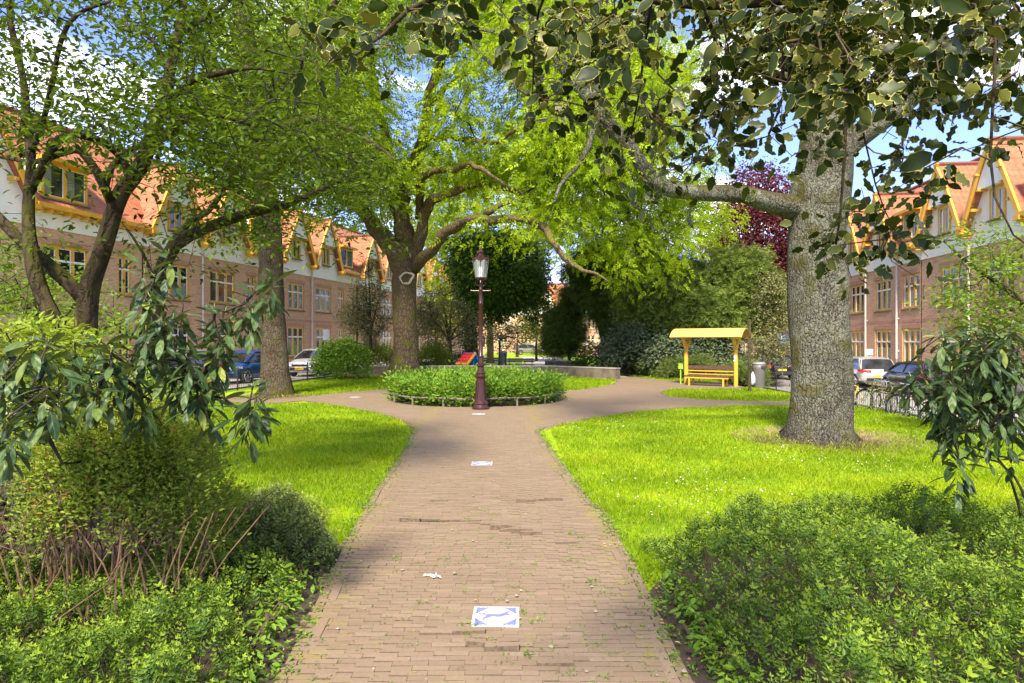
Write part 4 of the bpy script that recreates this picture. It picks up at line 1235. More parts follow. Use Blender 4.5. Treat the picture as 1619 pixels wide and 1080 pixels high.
    for a, b in gaps:
        gt = MB(); gt.bx(a + .02, b - .02, -.56, -.28, base + 7.10, base + 7.28)
        x = a + .25
        while x < b - .1:
            gt.bx(x - .05, x + .05, -.48, -.05, base + 6.96, base + 7.10); x += .42
        gt.build('gutter', M['yellow'], r_)
    for u in pipes:
        d = MB(); d.tube([(u, -.11, base + 1.2), (u, -.11, base + 7.1)], .055, 8, 0); d.tube([(u, -.11, base - .25), (u, -.11, base + 1.2)], .06, 8, 1)
        for z in (1.6, 3.4, 5.2): d.bx(u - .08, u + .08, -.11, .0, base + z, base + z + .05)
        d.build('drainpipe', [M['drain'], M['zinc']], r_)
    return r_

tl = math.atan(.231); kl = math.sqrt(1 + .231 ** 2)
WL = lambda a, b, n: [(a, b, .8, 2.87, n, True), (a, b, 3.95, 5.77, n, True)]
STD_L = WL(.68, 2.86, 3) + WL(3.98, 4.86, 2) + WL(-2.86, -.86, 3) + WL(5.85, 6.6, 2)
def left_house(yc, label, **kw):
    return house('terraced_house', (LB(yc), yc, 0), pi / 2 - tl, label, kw.get('rng', (-4.0, 6.95)), kw.get('wins', STD_L), kw.get('gables', [(-3.95, 0), (0, 3.95)]), kw.get('dormers', [(4.35, 6.5)]), kw.get('pipes', [0.0]), 0.0, 'terraced houses along the street on the left', kw.get('arches', ()), seed=int(yc))
left_house(24.36, 'brick and white terraced house behind the multi-stemmed tree, wide dormer window above its eaves', rng=(-6.8, 6.9), wins=WL(1.75, 3.95, 3) + WL(5.5, 6.3, 2) + WL(-2.86, -.86, 3), gables=[(-6.8, -2.8), (-2.8, 1.15)], dormers=[(1.75, 3.95)], pipes=[-3.0])
left_house(35.06, 'brick terraced house behind the parked blue car, drainpipe between two three-light windows')
left_house(45.95, 'brick terraced house seen just right of the lichened tree trunk on the left lawn')
left_house(57.0, 'brick terraced house with two arched doorways beyond the left lawn shrubs', rng=(-4.05, 6.95), wins=WL(.68, 2.86, 3) + [(-2.86, -.86, 3.95, 5.77, 3, True), (3.98, 4.86, 3.95, 5.77, 2, True)] , arches=((-3.1, -2.0, 2.7), (-1.5, -.4, 2.7), (4.0, 5.0, 2.7)), pipes=[0.0])
left_house(68.0, 'terraced house with orange roof seen beyond the variegated holly tree on the left', rng=(-4.05, 6.95))
left_house(79.0, 'farthest terraced house of the row on the left', rng=(-4.05, 6.95))
tr_ = math.atan(.087)
WR = lambda a, b, n: [(a, b, .75, 2.85, n, True), (a, b, 3.92, 5.77, n, True)]
STD_R = WR(-2.5, -.5, 3) + WR(1.0, 2.95, 3) + WR(4.25, 6.05, 3)
def right_house(yc, label, **kw):
    return house('terraced_house', (RB(yc), yc, 0), -pi / 2 - tr_, label, kw.get('rng', (-4.2, 6.2)), kw.get('wins', STD_R), kw.get('gables', [(-4.0, 0), (0, 4.0)]), kw.get('dormers', [(4.1, 6.0)]), kw.get('pipes', [0.0, 3.85]), -.3, 'terraced houses along the street on the right', seed=int(yc) + 50)
right_house(29.95, 'brick terraced house nearest on the right, twin white gables with yellow bargeboards')
right_house(40.38, 'second brick terraced house on the right, its yellow windows above the silver hatchback')
right_house(50.8, 'brick terraced house hidden mostly by the thick trunk on the right lawn')
right_house(61.2, 'yellow windowed terraced house seen between the yew trees and the thick trunk on the right')
right_house(71.6, 'farthest terraced house of the row on the right')
# houses closing the far end of the square
for i, (x, y, lab) in enumerate(((-17.5, 112, 'far pale house seen under the trees left of the lamp post'), (-6.8, 112, 'far brick house behind the ivy clad tree'), (3.9, 112, 'far house with brown tiled roof seen between ivy clad tree and dark yew'), (14.6, 112, 'far house behind the yew trees on the right'))):
    house('terraced_house', (x, y, 0), 0, lab, (-4.2, 6.4), STD_R, [(-4.0, 0), (0, 4.0)], [(4.1, 6.0)], [0.0], 0, 'houses closing the far end of the square', seed=i + 90)

# ------------------------------------------------------------------ cars
def car(name, loc, rz, label, paint_, L=4.3, Wd=1.78, H=1.48, kind='hatch', plate=True, scale=1.0):
    r_ = empty(name, loc, rz); tag(r_, label, 'car')
    hw = Wd / 2; wb = L * .61; xr = -wb / 2 - .02; xf = wb / 2 + .05; wr = .32
    zs = .92
    # stations: x, half width, bottom, belt, deck height
    xs = np.array([-L / 2, -L / 2 + .06, -L / 2 + .22, -L / 2 + .6, xr, -.6, .2, .95, xf, L / 2 - .55, L / 2 - .22, L / 2 - .06, L / 2])
    if kind == 'hatch':
        deck = np.array([.70, .90, .96, .98, .98, .97, .96, .95, .90, .83, .74, .62, .52])
    else:
        deck = np.array([.60, .86, .93, .95, .96, .96, .96, .95, .90, .82, .74, .62, .52])
    wid = np.array([.80, .93, .97, .99, 1, 1, 1, 1, .99, .96, .90, .82, .74]) * hw
    bot = np.array([.42, .32, .26, .22, .20, .19, .19, .19, .20, .22, .24, .30, .40])
    prof = [(0.0, 0.0, 0), (.80, 0.0, 0), (.97, .10, 0), (1.0, .38, 0), (.995, .62, 0), (.97, .86, 0), (.90, .97, 0), (.70, 1.02, 0), (.35, 1.05, 0), (0, 1.06, 0)]
    xx = np.linspace(-L / 2, L / 2, 40); n = len(xx)
    b = MB(); dz = np.interp(xx, xs, deck); ww = np.interp(xx, xs, wid); bz = np.interp(xx, xs, bot)
    full = [(p[0], p[1]) for p in prof] + [(-p[0], p[1]) for p in prof[-2:0:-1]]
    V = np.zeros((n, len(full), 3))
    for i in range(n):
        for j, (a, t) in enumerate(full):
            z = bz[i] + (dz[i] - bz[i]) * t; y = a * ww[i]
            if abs(a) > .7:                 # wheel arches cut up into the sides
                for cxw in (xr, xf):
                    dx = abs(xx[i] - cxw)
                    if dx < wr + .06 and z < wr + math.sqrt(max(0, (wr + .06) ** 2 - dx ** 2)): z = wr + math.sqrt(max(0, (wr + .06) ** 2 - dx ** 2))
            V[i, j] = (xx[i], y, z)
    i = np.arange(n - 1)[:, None]; j = np.arange(len(full))[None]; j2 = (j + 1) % len(full); k = len(full)
    b.add(V.reshape(-1, 3), np.stack([i * k + j, i * k + j2, (i + 1) * k + j2, (i + 1) * k + j], -1).reshape(-1, 4), [list(range(k))[::-1], [(n - 1) * k + q for q in range(k)]], 0)
    b.bx(-L / 2 + .5, L / 2 - .5, -hw * .8, hw * .8, .22, .6, 1)
    b.bx(xr - wr, xr + wr, -hw * .93, hw * .93, .28, .72, 1); b.bx(xf - wr, xf + wr, -hw * .93, hw * .93, .28, .72, 1)
    body = b.build('body', [paint_, M['blackplastic']], r_, smooth=True, recalc=True)
    # cabin: glass shell, painted roof and pillars
    if kind == 'hatch': gx_ = [(-L / 2 + .10, .94), (-L / 2 + .42, H - .10), (-L / 2 + .85, H), (-.1, H + .01), (.45, H - .06), (1.25, .95)]
    else: gx_ = [(-L / 2 + .12, .94), (-L / 2 + .30, H - .12), (-L / 2 + .6, H), (0, H + .01), (.6, H - .05), (1.30, .95)]
    def section(x, z, inset):
        t = (z - .9) / (H - .9); return hw * (.93 - .20 * t) - inset
    gl = MB(); rows = []
    zb_ = .90
    pts = gx_
    N = len(pts)
    tops = np.array(pts); us = np.linspace(tops[0, 0], tops[-1, 0], 30); zt = np.interp(us, tops[:, 0], tops[:, 1])
    for (thick, mat_, zlo) in ((0.0, 0, zb_),):
        prf = [(1, 0), (1, .5), (.985, .86), (.93, .97), (.75, 1.0), (.3, 1.015), (0, 1.02)]
        prf = prf + [(-a, t) for a, t in prf[-2::-1]]
        Vg = np.zeros((len(us), len(prf), 3))
        for q in range(len(us)):
            for w_, (a, t) in enumerate(prf):
                z = zlo + (zt[q] - zlo) * t; Vg[q, w_] = (us[q], a * (hw * .93 - hw * .20 * (z - zlo) / (H - zlo)), z)
        i = np.arange(len(us) - 1)[:, None]; j = np.arange(len(prf) - 1)[None]; k = len(prf)
        gl.add(Vg.reshape(-1, 3), np.stack([i * k + j, i * k + j + 1, (i + 1) * k + j + 1, (i + 1) * k + j], -1).reshape(-1, 4), None, 0)
    gl.build('cabin_glass', M['carglass'], r_, smooth=True, recalc=True)
    # roof skin and pillars, a little proud of the glass
    rf = MB(); o = .012
    sel = [q for q in range(len(us)) if zt[q] > H - .16]
    cols = [w_ for w_ in range(len(prf)) if prf[w_][1] >= .86]
    Vr = Vg[sel][:, cols] * np.array([1, 1.015, 1]) + np.array([0, 0, o]); k = len(cols)
    i = np.arange(len(sel) - 1)[:, None]; j = np.arange(k - 1)[None]
    rf.add(Vr.reshape(-1, 3), np.stack([i * k + j, i * k + j + 1, (i + 1) * k + j + 1, (i + 1) * k + j], -1).reshape(-1, 4), None, 0)
    def yat(z): return hw * .93 - hw * .20 * (z - .9) / (H - .9) + .008
    for sg in (1, -1):
        def pil(x0, z0_, x1, z1_, w_): rf.bar((x0, sg * yat(z0_), z0_), (x1, sg * yat(z1_), z1_), w_, .03, up=(0, 1, 0))
        pil(gx_[0][0] + .06, .93, gx_[1][0] + .06, gx_[1][1], .03)
        pil(gx_[0][0] + .16, .93, gx_[2][0] - .05, H - .05, .12)
        pil(-.18, .93, -.30, H - .05, .07)
        pil(gx_[-1][0] - .02, .96, gx_[-2][0] + .02, H - .08, .06)
        rf.bar((gx_[2][0] - .1, sg * (yat(H - .07)), H - .055), (gx_[-2][0] + .04, sg * yat(H - .09), H - .09), .05, .05)
        rf.bar((gx_[0][0] + .1, sg * (yat(.93) + .004), .935), (gx_[-1][0], sg * (yat(.95) + .004), .95), .02, .04)
    rf.build('roof', paint_, r_, smooth=False)
    for xw in (xr, xf):
        for sg in (1, -1):
            ty_ = MB(); pr_ = [(wr - .10, -.10), (wr - .03, -.105), (wr, -.07), (wr, .07), (wr - .03, .105), (wr - .10, .10)]
            nn = 22; Vt_ = np.zeros((nn, 6, 3))
            for q in range(nn):
                A = 2 * pi * q / nn
                for w_, (rr, yy) in enumerate(pr_): Vt_[q, w_] = (rr * cos(A), yy, rr * sin(A))
            qq = []
            for q in range(nn):
                for w_ in range(6): qq.append((q * 6 + w_, q * 6 + (w_ + 1) % 6, ((q + 1) % nn) * 6 + (w_ + 1) % 6, ((q + 1) % nn) * 6 + w_))
            ty_.add(Vt_.reshape(-1, 3), qq, None, 0)
            t = ty_.build('wheel', M['tyre'], r_, recalc=True); t.location = (xw, sg * (hw - .10), wr)
            rm = MB(); rm.lathe([(.06, 0), (.07, .02), (.05, .035)], (0, 0, 0), 10)
            for q in range(5):
                A = 2 * pi * q / 5 + .3
                rm.bar((.04 * cos(A), .04 * sin(A), .02), ((wr - .09) * cos(A), (wr - .09) * sin(A), .025), .06, .025)
            rm.tube([((wr - .095) * cos(2 * pi * q / 20), (wr - .095) * sin(2 * pi * q / 20), .02) for q in range(21)], .018, 6)
            ro = rm.build('rim', M['rim'], t); ro.rotation_euler = (-sg * pi / 2, 0, 0); ro.location = (0, sg * .085, 0)
    xb = -L / 2; 
    for sg in (1, -1):
        m = MB(); m.box((xb + .07, sg * (hw - .26), .84), (.10, .42, .11), 0, Matrix.Rotation(-sg * .18, 3, 'Z')); m.box((xb + .30, sg * (hw - .028), .86), (.32, .04, .09), 0, Matrix.Rotation(sg * .05, 3, 'Z')); m.build('tail_light', M['redlens'], r_)
        m = MB(); m.box((L / 2 - .14, sg * (hw - .33), .68), (.16, .36, .11), 0, Matrix.Rotation(-sg * .45, 3, 'Z') @ Matrix.Rotation(.25, 3, 'Y')); m.box((L / 2 - .34, sg * (hw - .12), .72), (.26, .09, .09), 0, Matrix.Rotation(-sg * .25, 3, 'Z')); m.build('headlight', M['headlens'], r_)
        m = MB(); m.box((.98, sg * (hw + .09), .99), (.10, .18, .12), 0, taper=.8); m.bar((1.0, sg * (hw - .1), .95), (.98, sg * (hw + .05), .97), .05, .04); m.build('wing_mirror', [M['blackplastic']], r_)
        m = MB(); m.box((.15, sg * (hw + .004), .83), (.16, .02, .025)); m.build('door_handle', paint_, r_)
        m = MB(); m.box((-.9, sg * (hw + .004), .83), (.16, .02, .025)); m.build('door_handle', paint_, r_)
    m = MB(); m.bx(xb - .01, xb + .05, -hw * .72, hw * .72, .34, .50); m.build('rear_bumper_insert', M['blackplastic'], r_)
    m = MB(); m.box((L / 2 - .02, 0, .42), (.06, 1.1, .16)); m.box((L / 2 - .03, 0, .62), (.06, .9, .09)); m.build('grille', M['blackplastic'], r_)
    if plate:
        m = MB(); m.bx(xb - .025, xb - .012, -.26, .26, .54, .65); m.build('number_plate', M['plate'], r_)
        m = MB(); m.bx(L / 2 + .012, L / 2 + .022, -.26, .26, .40, .51); m.build('number_plate', M['plate'], r_)
    r_.scale = (scale,) * 3
    return r_
hR = pi / 2 - tr_      # heading away along the right street
hL = -pi / 2 - tl      # heading towards the camera along the left street
car('parked_car', (18.15, 34.2, -.445), hR, 'silver hatchback with red tail lights parked behind the iron fence right of the thick trunk', M['paint_silver'], 4.3, 1.80, 1.50)
car('parked_car', (17.75, 28.6, -.445), hR, 'black car parked between the silver hatchback and the drooping shrub on the right', M['paint_black'], 4.2, 1.76, 1.44)
car('parked_car', (16.35, 41.5, -.445), hR, 'dark car parked left of the thick trunk near the blue sign', M['paint_black'], 4.3, 1.76, 1.46)
car('parked_car', (17.5, 22.4, -.445), hR, 'dark grey car glimpsed through the drooping shrub on the right', M['paint_grey'], 4.3, 1.76, 1.46)
car('parked_car', (-10.55, 36.2, 0), hL, 'pale silver car with bright grille right of the lichened tree trunk on the left', M['paint_white'], 4.3, 1.80, 1.48)
car('parked_car', (-12.15, 30.3, 0), hL, 'blue car mostly behind the lichened tree trunk on the left', M['paint_blue'], 4.0, 1.72, 1.46)
car('parked_car', (-13.35, 25.3, 0), hL, 'taupe car with tinted windows behind the drooping shrub on the left', M['paint_grey'], 4.6, 1.82, 1.52, 'wagon')
car('parked_car', (2.2, 92, 0), 0.3, 'small grey car far away beyond the pale path', M['paint_grey'], 4.2, 1.76, 1.5)

# ------------------------------------------------------------------ iron fences
def fence(fx, y0, y1, label, h, hoops, z0):
    r_ = empty('iron_fence', (fx(y0), y0, z0)); tag(r_, label, 'fence')
    L_ = lambda x, y, z: (x - fx(y0), y - y0, z)
    rl = MB()
    for z in ((h - .02, h - .13, .08)):
        rl.bar(L_(fx(y0), y0, z), L_(fx(y1), y1, z), .018, .03)
    rl.build('rail', M['iron'], r_)
    pk = MB(); y = y0
    while y < y1:
        x = fx(y); pk.bar(L_(x, y, .02), L_(x, y, h - .13 if hoops else h - .02), .012, .012, up=(0, 1, 0))
        if hoops:
            st = .13
            pk.tube([L_(fx(y + st * (1 - cos(a)) / 2), y + st * (1 - cos(a)) / 2, h - .13 + .11 * sin(a)) for a in np.linspace(0, pi, 7)], .007, 4, 0)
        y += .13
    pk.build('pickets', M['iron'], r_)
    y = y0
    while y < y1 + .1:
        p = MB(); p.box(L_(fx(y), y, h / 2 + .03), (.05, .05, h + .1)); p.lathe([(.02, 0), (.035, .025), (.02, .05), (.003, .07)], L_(fx(y), y, h + .08), 8); p.build('post', M['iron'], r_); y += 2.0
fence(FL, 15.0, 39.0, 'low black iron railing with hooped top along the left street', .75, True, 0.0)
fence(FR, 12.0, 40.0, 'low black iron railing with bicycles leaning on it along the right street', .76, False, -.45)

# ------------------------------------------------------------------ street lamp
def lamp(loc, label, scale=1.0, group=None):
    r_ = empty('street_lamp', loc); tag(r_, label, 'lamp post', group)
    k = .00443
    m = MB(); m.lathe([(.24, 0), (.24, .05), (.215, .08), (.20, .13), (.215, .16), (.21, .19), (.165, .24), (.150, .36), (.128, .60), (.118, .82), (.120, .86), (.148, .89), (.150, .93), (.125, .96), (.135, 1.0), (.10, 1.04), (.085, 1.12), (.082, 1.17), (.122, 1.20), (.122, 1.23), (.078, 1.26), (.072, 1.42)], sides=20)
    for q in range(8):      # raised panels on the tapered foot
        a = 2 * pi * q / 8 + .2; m.bar((.165 * cos(a), .165 * sin(a), .28), (.125 * cos(a), .125 * sin(a), .80), .028, .012, up=(cos(a), sin(a), 0))
    m.build('base', M['maroon'], r_, smooth=False)
    m = MB(); m.lathe([(.072, 1.42), (.082, 1.44), (.082, 1.47), (.064, 1.49), (.060, 2.0), (.056, 2.88), (.070, 2.90), (.070, 2.93), (.056, 2.95), (.060, 3.0), (.052, 3.02), (.048, 3.28), (.062, 3.30), (.045, 3.33), (.035, 3.45), (.05, 3.50), (.10, 3.56), (.15, 3.60)], sides=16)
    m.build('pole', M['maroon'], r_, smooth=True)
    m = MB(); m.tube([(-.26, 0, 3.27), (.26, 0, 3.27)], .014, 8); 
    for s_ in (-1, 1): m.lathe([(.012, -.03), (.028, 0), (.012, .03)], (s_ * .26, 0, 3.27), 8)
    m.build('ladder_bar', M['maroon'], r_)
    m = MB()
    for s_ in (-1, 1):   # scrolls under the lantern
        m.tube([(s_ * x, 0, z) for x, z in ((.05, 3.40), (.12, 3.42), (.15, 3.48), (.13, 3.54), (.09, 3.52), (.10, 3.48))], .010, 6)
        m.tube([(0, s_ * x, z) for x, z in ((.05, 3.40), (.12, 3.42), (.15, 3.48), (.13, 3.54), (.09, 3.52), (.10, 3.48))], .010, 6)
    m.build('scroll_bracket', M['maroon'], r_)
    la = MB(); la.lathe([(.15, 3.59), (.185, 3.605), (.185, 3.63), (.16, 3.64)], sides=6)
    la.lathe([(.235, 4.105), (.262, 4.12), (.262, 4.15), (.20, 4.175), (.11, 4.20), (.075, 4.24), (.06, 4.30), (.085, 4.32), (.085, 4.36), (.05, 4.39), (.028, 4.43), (.012, 4.47), (.002, 4.49)], sides=6)
    for q in range(6):
        a = 2 * pi * (q + .5) / 6
        la.bar((.168 * cos(a), .168 * sin(a), 3.63), (.236 * cos(a), .236 * sin(a), 4.11), .012, .012, up=(cos(a), sin(a), 0))
        la.lathe([(.006, 0), (.022, .02), (.03, .045), (.012, .07), (.002, .09)], (.235 * cos(a), .235 * sin(a), 4.15), 6)
        a2 = 2 * pi * q / 6; la.lathe([(.004, 0), (.016, .012), (.02, .03), (.006, .05)], (.20 * cos(a2), .20 * sin(a2), 4.15), 6)
    lf = la.build('lantern', M['maroon'], r_)
    gl = MB(); gl.tube([(0, 0, 3.635), (0, 0, 4.11)], [.158, .228], 6, cap=False); go = gl.build('glass', M['lampglass'], lf)
    bl = MB(); bl.lathe([(.03, 3.63), (.04, 3.66), (.035, 3.74), (.05, 3.80), (.055, 3.87), (.035, 3.95), (.005, 3.98)], sides=10); bl.build('bulb', M['white'], lf)
    r_.scale = (scale,) * 3
    return r_
LP = G(760, 648)
lamp((LP.x, LP.y, .02), 'maroon cast iron lamp post with glass lantern standing in front of the round bed', .98)
lamp((.62, 78, 0), 'distant dark lamp post on the plaza beyond the round bed', 1.0)

# ------------------------------------------------------------------ round bed: shrub mass, low hoop rail
r_ = empty('bed_rail', (ringc.x, ringc.y, 0)); tag(r_, 'low weathered wooden rail running round the circular planting bed', 'rail')
m = MB(); m.tube([(2.72 * cos(a), 2.72 * sin(a), .25 + .012 * sin(a * 9)) for a in np.linspace(0, 2 * pi, 61)], .028, 6); m.build('rail', M['greywood'], r_)
for k in range(16):
    a = 2 * pi * k / 16 + .1; m = MB(); m.box((2.72 * cos(a), 2.72 * sin(a), .12), (.05, .05, .26)); m.build('post', M['greywood'], r_)
def shrub(name, label, cat, att, per, spread, t, size, mat, stems=None, stem_mat='twig', group=None, loc=None, seed=1, droop=-.1, flat=.7, updir=.6, rtip=.003, parts=('foliage', 'stem'), out_from=None, step=.2, sizevar=.3, cap=.02):
    """a bush: stems rise from the ground and fan out to every clump of leaves"""
    c = np.mean(att, axis=0); z = float(gz(c[0])) if loc is None else loc[2]
    L_ = (c[0], c[1], z) if loc is None else loc
    r_ = empty(name, L_); tag(r_, label, cat, group)
    sk = Skel(seed); o = np.array(L_)
    g = np.random.default_rng(seed)
    if stems is None:
        stems = []
        ex = np.ptp(att[:, 0]) * .3; ey = np.ptp(att[:, 1]) * .3
        for k in range(max(4, min(16, int(ex * ey * 10)))):
            b = np.array([c[0] + g.normal(0, ex * .6), c[1] + g.normal(0, ey * .6), 0]); b[2] = float(gz(b[0])); stems.append([b, b + [g.normal(0, .05), g.normal(0, .05), max(.1, c[2] - b[2]) * .6]])
    for s_ in stems: sk.limb(s_, cap, cap * .6, step=.15, sides=5)
    tips = sk.grow(att, rtip=rtip, step=step, sag=.05, cap=cap)
    mb = MB(); sk.mesh_limbs(mb); sk.mesh_twigs(mb, 4)
    mb.v = [v - o for v in mb.v]
    mb.build(parts[1], M[stem_mat], r_)
    mb = MB(); leaves_at(mb, t, tips, per, spread, size, droop, flat, seed, updir, out_from, sizevar)
    mb.v = [v - o for v in mb.v]
    mb.build(parts[0], M[mat], r_)
    return r_
g = np.random.default_rng(21)
n = 620; a = g.random(n) * 2 * pi; r0 = 2.5 * g.random(n) ** .5
z = (.80 - .26 * (r0 / 2.5) ** 3 + .07 * np.sin(a * 5) * np.sin(r0 * 3)) * (1 - .75 * g.random(n) ** 2.2 * (r0 / 2.5) ** .7) - .06
att = np.stack([ringc.x + r0 * np.cos(a), ringc.y + r0 * np.sin(a), z.clip(.15)], -1)
a = np.linspace(0, 2 * pi, 260)[:-1]; att = np.concatenate([att, np.stack([ringc.x + 2.55 * np.cos(a), ringc.y + 2.55 * np.sin(a), .18 + .5 * g.random(259)], -1)])
shrub('shrub', 'dense glossy green shrub filling the round bed behind the lamp post', 'shrub', att, 34, .13, LEAF2, .105, 'midshrub', seed=22, droop=-.35, updir=.5, flat=.9)

# ------------------------------------------------------------------ yellow shelter with bench
SH = Vector((8.25, 27.35, float(gz(8.25)))); th = radians(-38)
r_ = empty('bench_shelter', SH, th); tag(r_, 'yellow shelter with curved sheet roof over a wooden bench by the path', 'shelter')
for s_ in (-1, 1):
    m = MB(); x = s_ * 1.06
    m.tube([(x, 0, -.05), (x, 0, .9), (x, 0, 1.55), (x, 0, 1.72)], [.085, .085, .085, .09], 12)
    for q in (-1, 1): m.bar((x, 0, 1.50), (x, q * .36, 2.08), .11, .10); 
    m.bar((x, -.50, 1.98), (x, .50, 1.98), .07, .06)
    m.build('post', M['shelter'], r_)
m = MB(); n = 16; R_ = .78; hw = .66; th0 = math.asin(hw / R_)
zc_ = 2.30 - R_ * 1.0 + .10
arc = [(R_ * sin(t), zc_ + R_ * cos(t)) for t in np.linspace(-th0 * 1.0, th0, n)]
poly = arc + [(a * .965, b - .022) for a, b in arc[::-1]]
m.prism(poly, (-1.52, 0, 0), (0, 1, 0), (0, 0, 1), (1, 0, 0), 3.04)
m.build('roof', M['shelter_roof'], r_)
m = MB()
for x in (-1.48, 0, 1.48): m.tube([(x, a * .95, b - .05) for a, b in arc], .022, 6)
m.build('roof_rib', M['shelter'], r_)
m = MB(); m.bx(-1.12, 1.12, .05, .09, .70, .84); m.build('backrest', M['wood'], r_)
m = MB(); m.bx(-1.0, 1.0, .02, .05, .60, .645); m.bx(-1.0, 1.0, .02, .05, .47, .51); m.build('backrest_rail', M['shelter'], r_)
m = MB(); m.bx(-.95, .95, -.52, -.36, .40, .445); m.bx(-.95, .95, -.34, -.19, .40, .445); m.bx(-.95, .95, -.17, -.02, .40, .445); m.build('seat', M['wood'], r_)
m = MB(); m.bx(-.93, .93, -.50, -.46, .33, .40); m.bx(-.93, .93, -.08, -.04, .33, .40); m.build('seat_rail', M['shelter'], r_)
for x, y in ((-.72, -.48), (.72, -.48), (-.72, -.06), (.72, -.06)):
    m = MB(); m.box((x, y, .16), (.06, .06, .36)); m.build('leg', M['shelter'], r_)
m = MB(); m.box((1.06, -.088, 1.22), (.09, .004, .12)); m.box((1.04, -.089, 1.08), (.07, .004, .08), 0, Matrix.Rotation(.3, 3, 'Y')); m.build('sticker', M['white'], r_)
bx_ = P(1076, 579, 28.5); m = MB(); m.box((0, 0, 0), (.19, .12, .22)); m.box((0, 0, .12), (.21, .14, .03)); m.box((0, 0, -.55), (.04, .04, .95)); o = m.build('waste_box', M['lime']); o.location = bx_; tag(o, 'small lime green box on a stick left of the yellow shelter', 'box')

# ------------------------------------------------------------------ litter bins
def bin_(loc, label, h=1.1, w=.25, bag=False):
    r_ = empty('litter_bin', loc); tag(r_, label, 'litter bin')
    m = MB(); m.lathe([(w * .82, 0), (w * .86, .03), (w * .95, h * .72), (w, h * .80), (w * 1.02, h * .93)], sides=20); m.build('body', M['binplastic'], r_, smooth=True)
    m = MB(); m.lathe([(w * 1.06, h * .93), (w * 1.08, h * .96), (w * 1.02, h * .99), (w * .7, h * 1.02), (w * .2, h * 1.03)], sides=20); m.build('lid', M['zinc'], r_, smooth=True)
    m = MB(); m.box((.10, -w * .97, h * .84), (w * .8, .05, .11)); m.build('opening', M['blackplastic'], r_)
    return r_
b_ = Vector((10.25, 27.3, float(gz(10.25)))); bin_((b_.x, b_.y, b_.z), 'grey litter bin beside the wooden post right of the shelter', 1.14, .26)
m = MB(); m.lathe([(.01, .55), (.03, .50), (.08, .42), (.12, .28), (.13, .14), (.09, .03), (.02, 0)], sides=10); m.v = [v * np.array([1, .6, 1]) + RNG.normal(0, .008, v.shape) for v in m.v]
o = m.build('plastic_bag', M['bag'], None, smooth=True); o.location = (b_.x - .30, b_.y - .12, b_.z + .22); tag(o, 'white plastic bag hanging on the side of the grey litter bin', 'plastic bag')
bin_((-.55, 41.5, 0), 'grey litter bin standing on the plaza beyond the round bed', 1.22, .235)

# wooden post / dead sapling
c = G(1185, 621); sk = MB()
sk.tube([(0, 0, -.1), (.01, 0, .6), (-.01, .01, 1.3), (.015, 0, 2.0), (.0, 0, 2.62)], [.066, .058, .055, .050, .050], 9, mod=knobs(3, .12))
for z in np.arange(.3, 2.5, .24): sk.tube([(.0, 0, z), (.07 * cos(z * 9), .07 * sin(z * 9), z + .05)], [.02, .012], 5)
o = sk.build('wooden_post', M['bark_dark']); o.location = c; tag(o, 'thin bare wooden post standing in the small grass island', 'post')

# ------------------------------------------------------------------ low concrete walls, play ramp, benches
def lowwall(pts, label, h=.5, th_=.35):
    r_ = empty('low_wall', pts[0]); tag(r_, label, 'wall'); b = MB(); c = MB(); o = Vector(pts[0])
    for i in range(len(pts) - 1):
        p, q = Vector(pts[i]) - o, Vector(pts[i + 1]) - o; d = (q - p).normalized()
        b.bar(p + Vector((0, 0, h / 2 - .1)), q + Vector((0, 0, h / 2 - .1)) + d * (.0 if i < len(pts) - 2 else 0), th_, h + .1)
        c.bar(p - d * .02 + Vector((0, 0, h - .02 + .003 * i)), q + d * .02 + Vector((0, 0, h - .02 + .003 * i)), th_ + .04, .05)
    b.build('wall', M['concrete'], r_); c.build('coping', M['coping'], r_)
lowwall([(-9.5, 35.2, 0), (1.95, 35.2, 0), (5.15, 32.0, 0)], 'low stained concrete wall behind the round bed, bending towards the shelter', .56)
lowwall([(-6.4, 42.5, 0), (-2.2, 42.5, 0)], 'low concrete planter wall behind the red play ramp', .55)
lowwall([(2.15, 42.5, 0), (4.8, 42.0, 0)], 'short dark concrete wall at the foot of the dark yew', .62)
PR = P(740, 572, 38); r_ = empty('play_ramp', (PR.x, 38, .12), .8); tag(r_, 'red and blue plastic climbing ramp behind the low concrete wall', 'play equipment')
m = MB(); R1 = Matrix.Rotation(-.78, 3, 'Y'); m.box((-.22, 0, .72), (.98, .9, .07), 0, R1)
for i in range(4):
    for j in range(3):
        c = Vector((-.22, 0, .72)) + R1 @ Vector((-.36 + i * .24, -.28 + j * .28, .05)); m.box(c, (.14, .13, .09), 0, R1, taper=.5)
m.build('climbing_panel', M['red'], r_)
m = MB(); c = Vector((-.22, 0, .72)); m.box(c + R1 @ Vector((0, -.49, 0)), (1.05, .05, .12), 0, R1); m.box(c + R1 @ Vector((-.42, 0, .055)), (.14, .85, .05), 0, R1); m.build('edge_trim', M['playyellow'], r_)
m = MB(); R2 = Matrix.Rotation(.86, 3, 'Y'); m.box((.42, .02, .70), (1.0, .84, .06), 0, R2); m.box((.42, -.42, .72), (1.0, .05, .16), 0, R2); m.box((.42, .46, .72), (1.0, .05, .16), 0, R2); m.build('slide', M['blue'], r_)
m = MB(); m.tube([(.08, -.40, .0), (.08, -.40, 1.02)], .03, 8); m.tube([(.08, .44, .0), (.08, .44, 1.02)], .03, 8); m.build('support', M['blue'], r_)
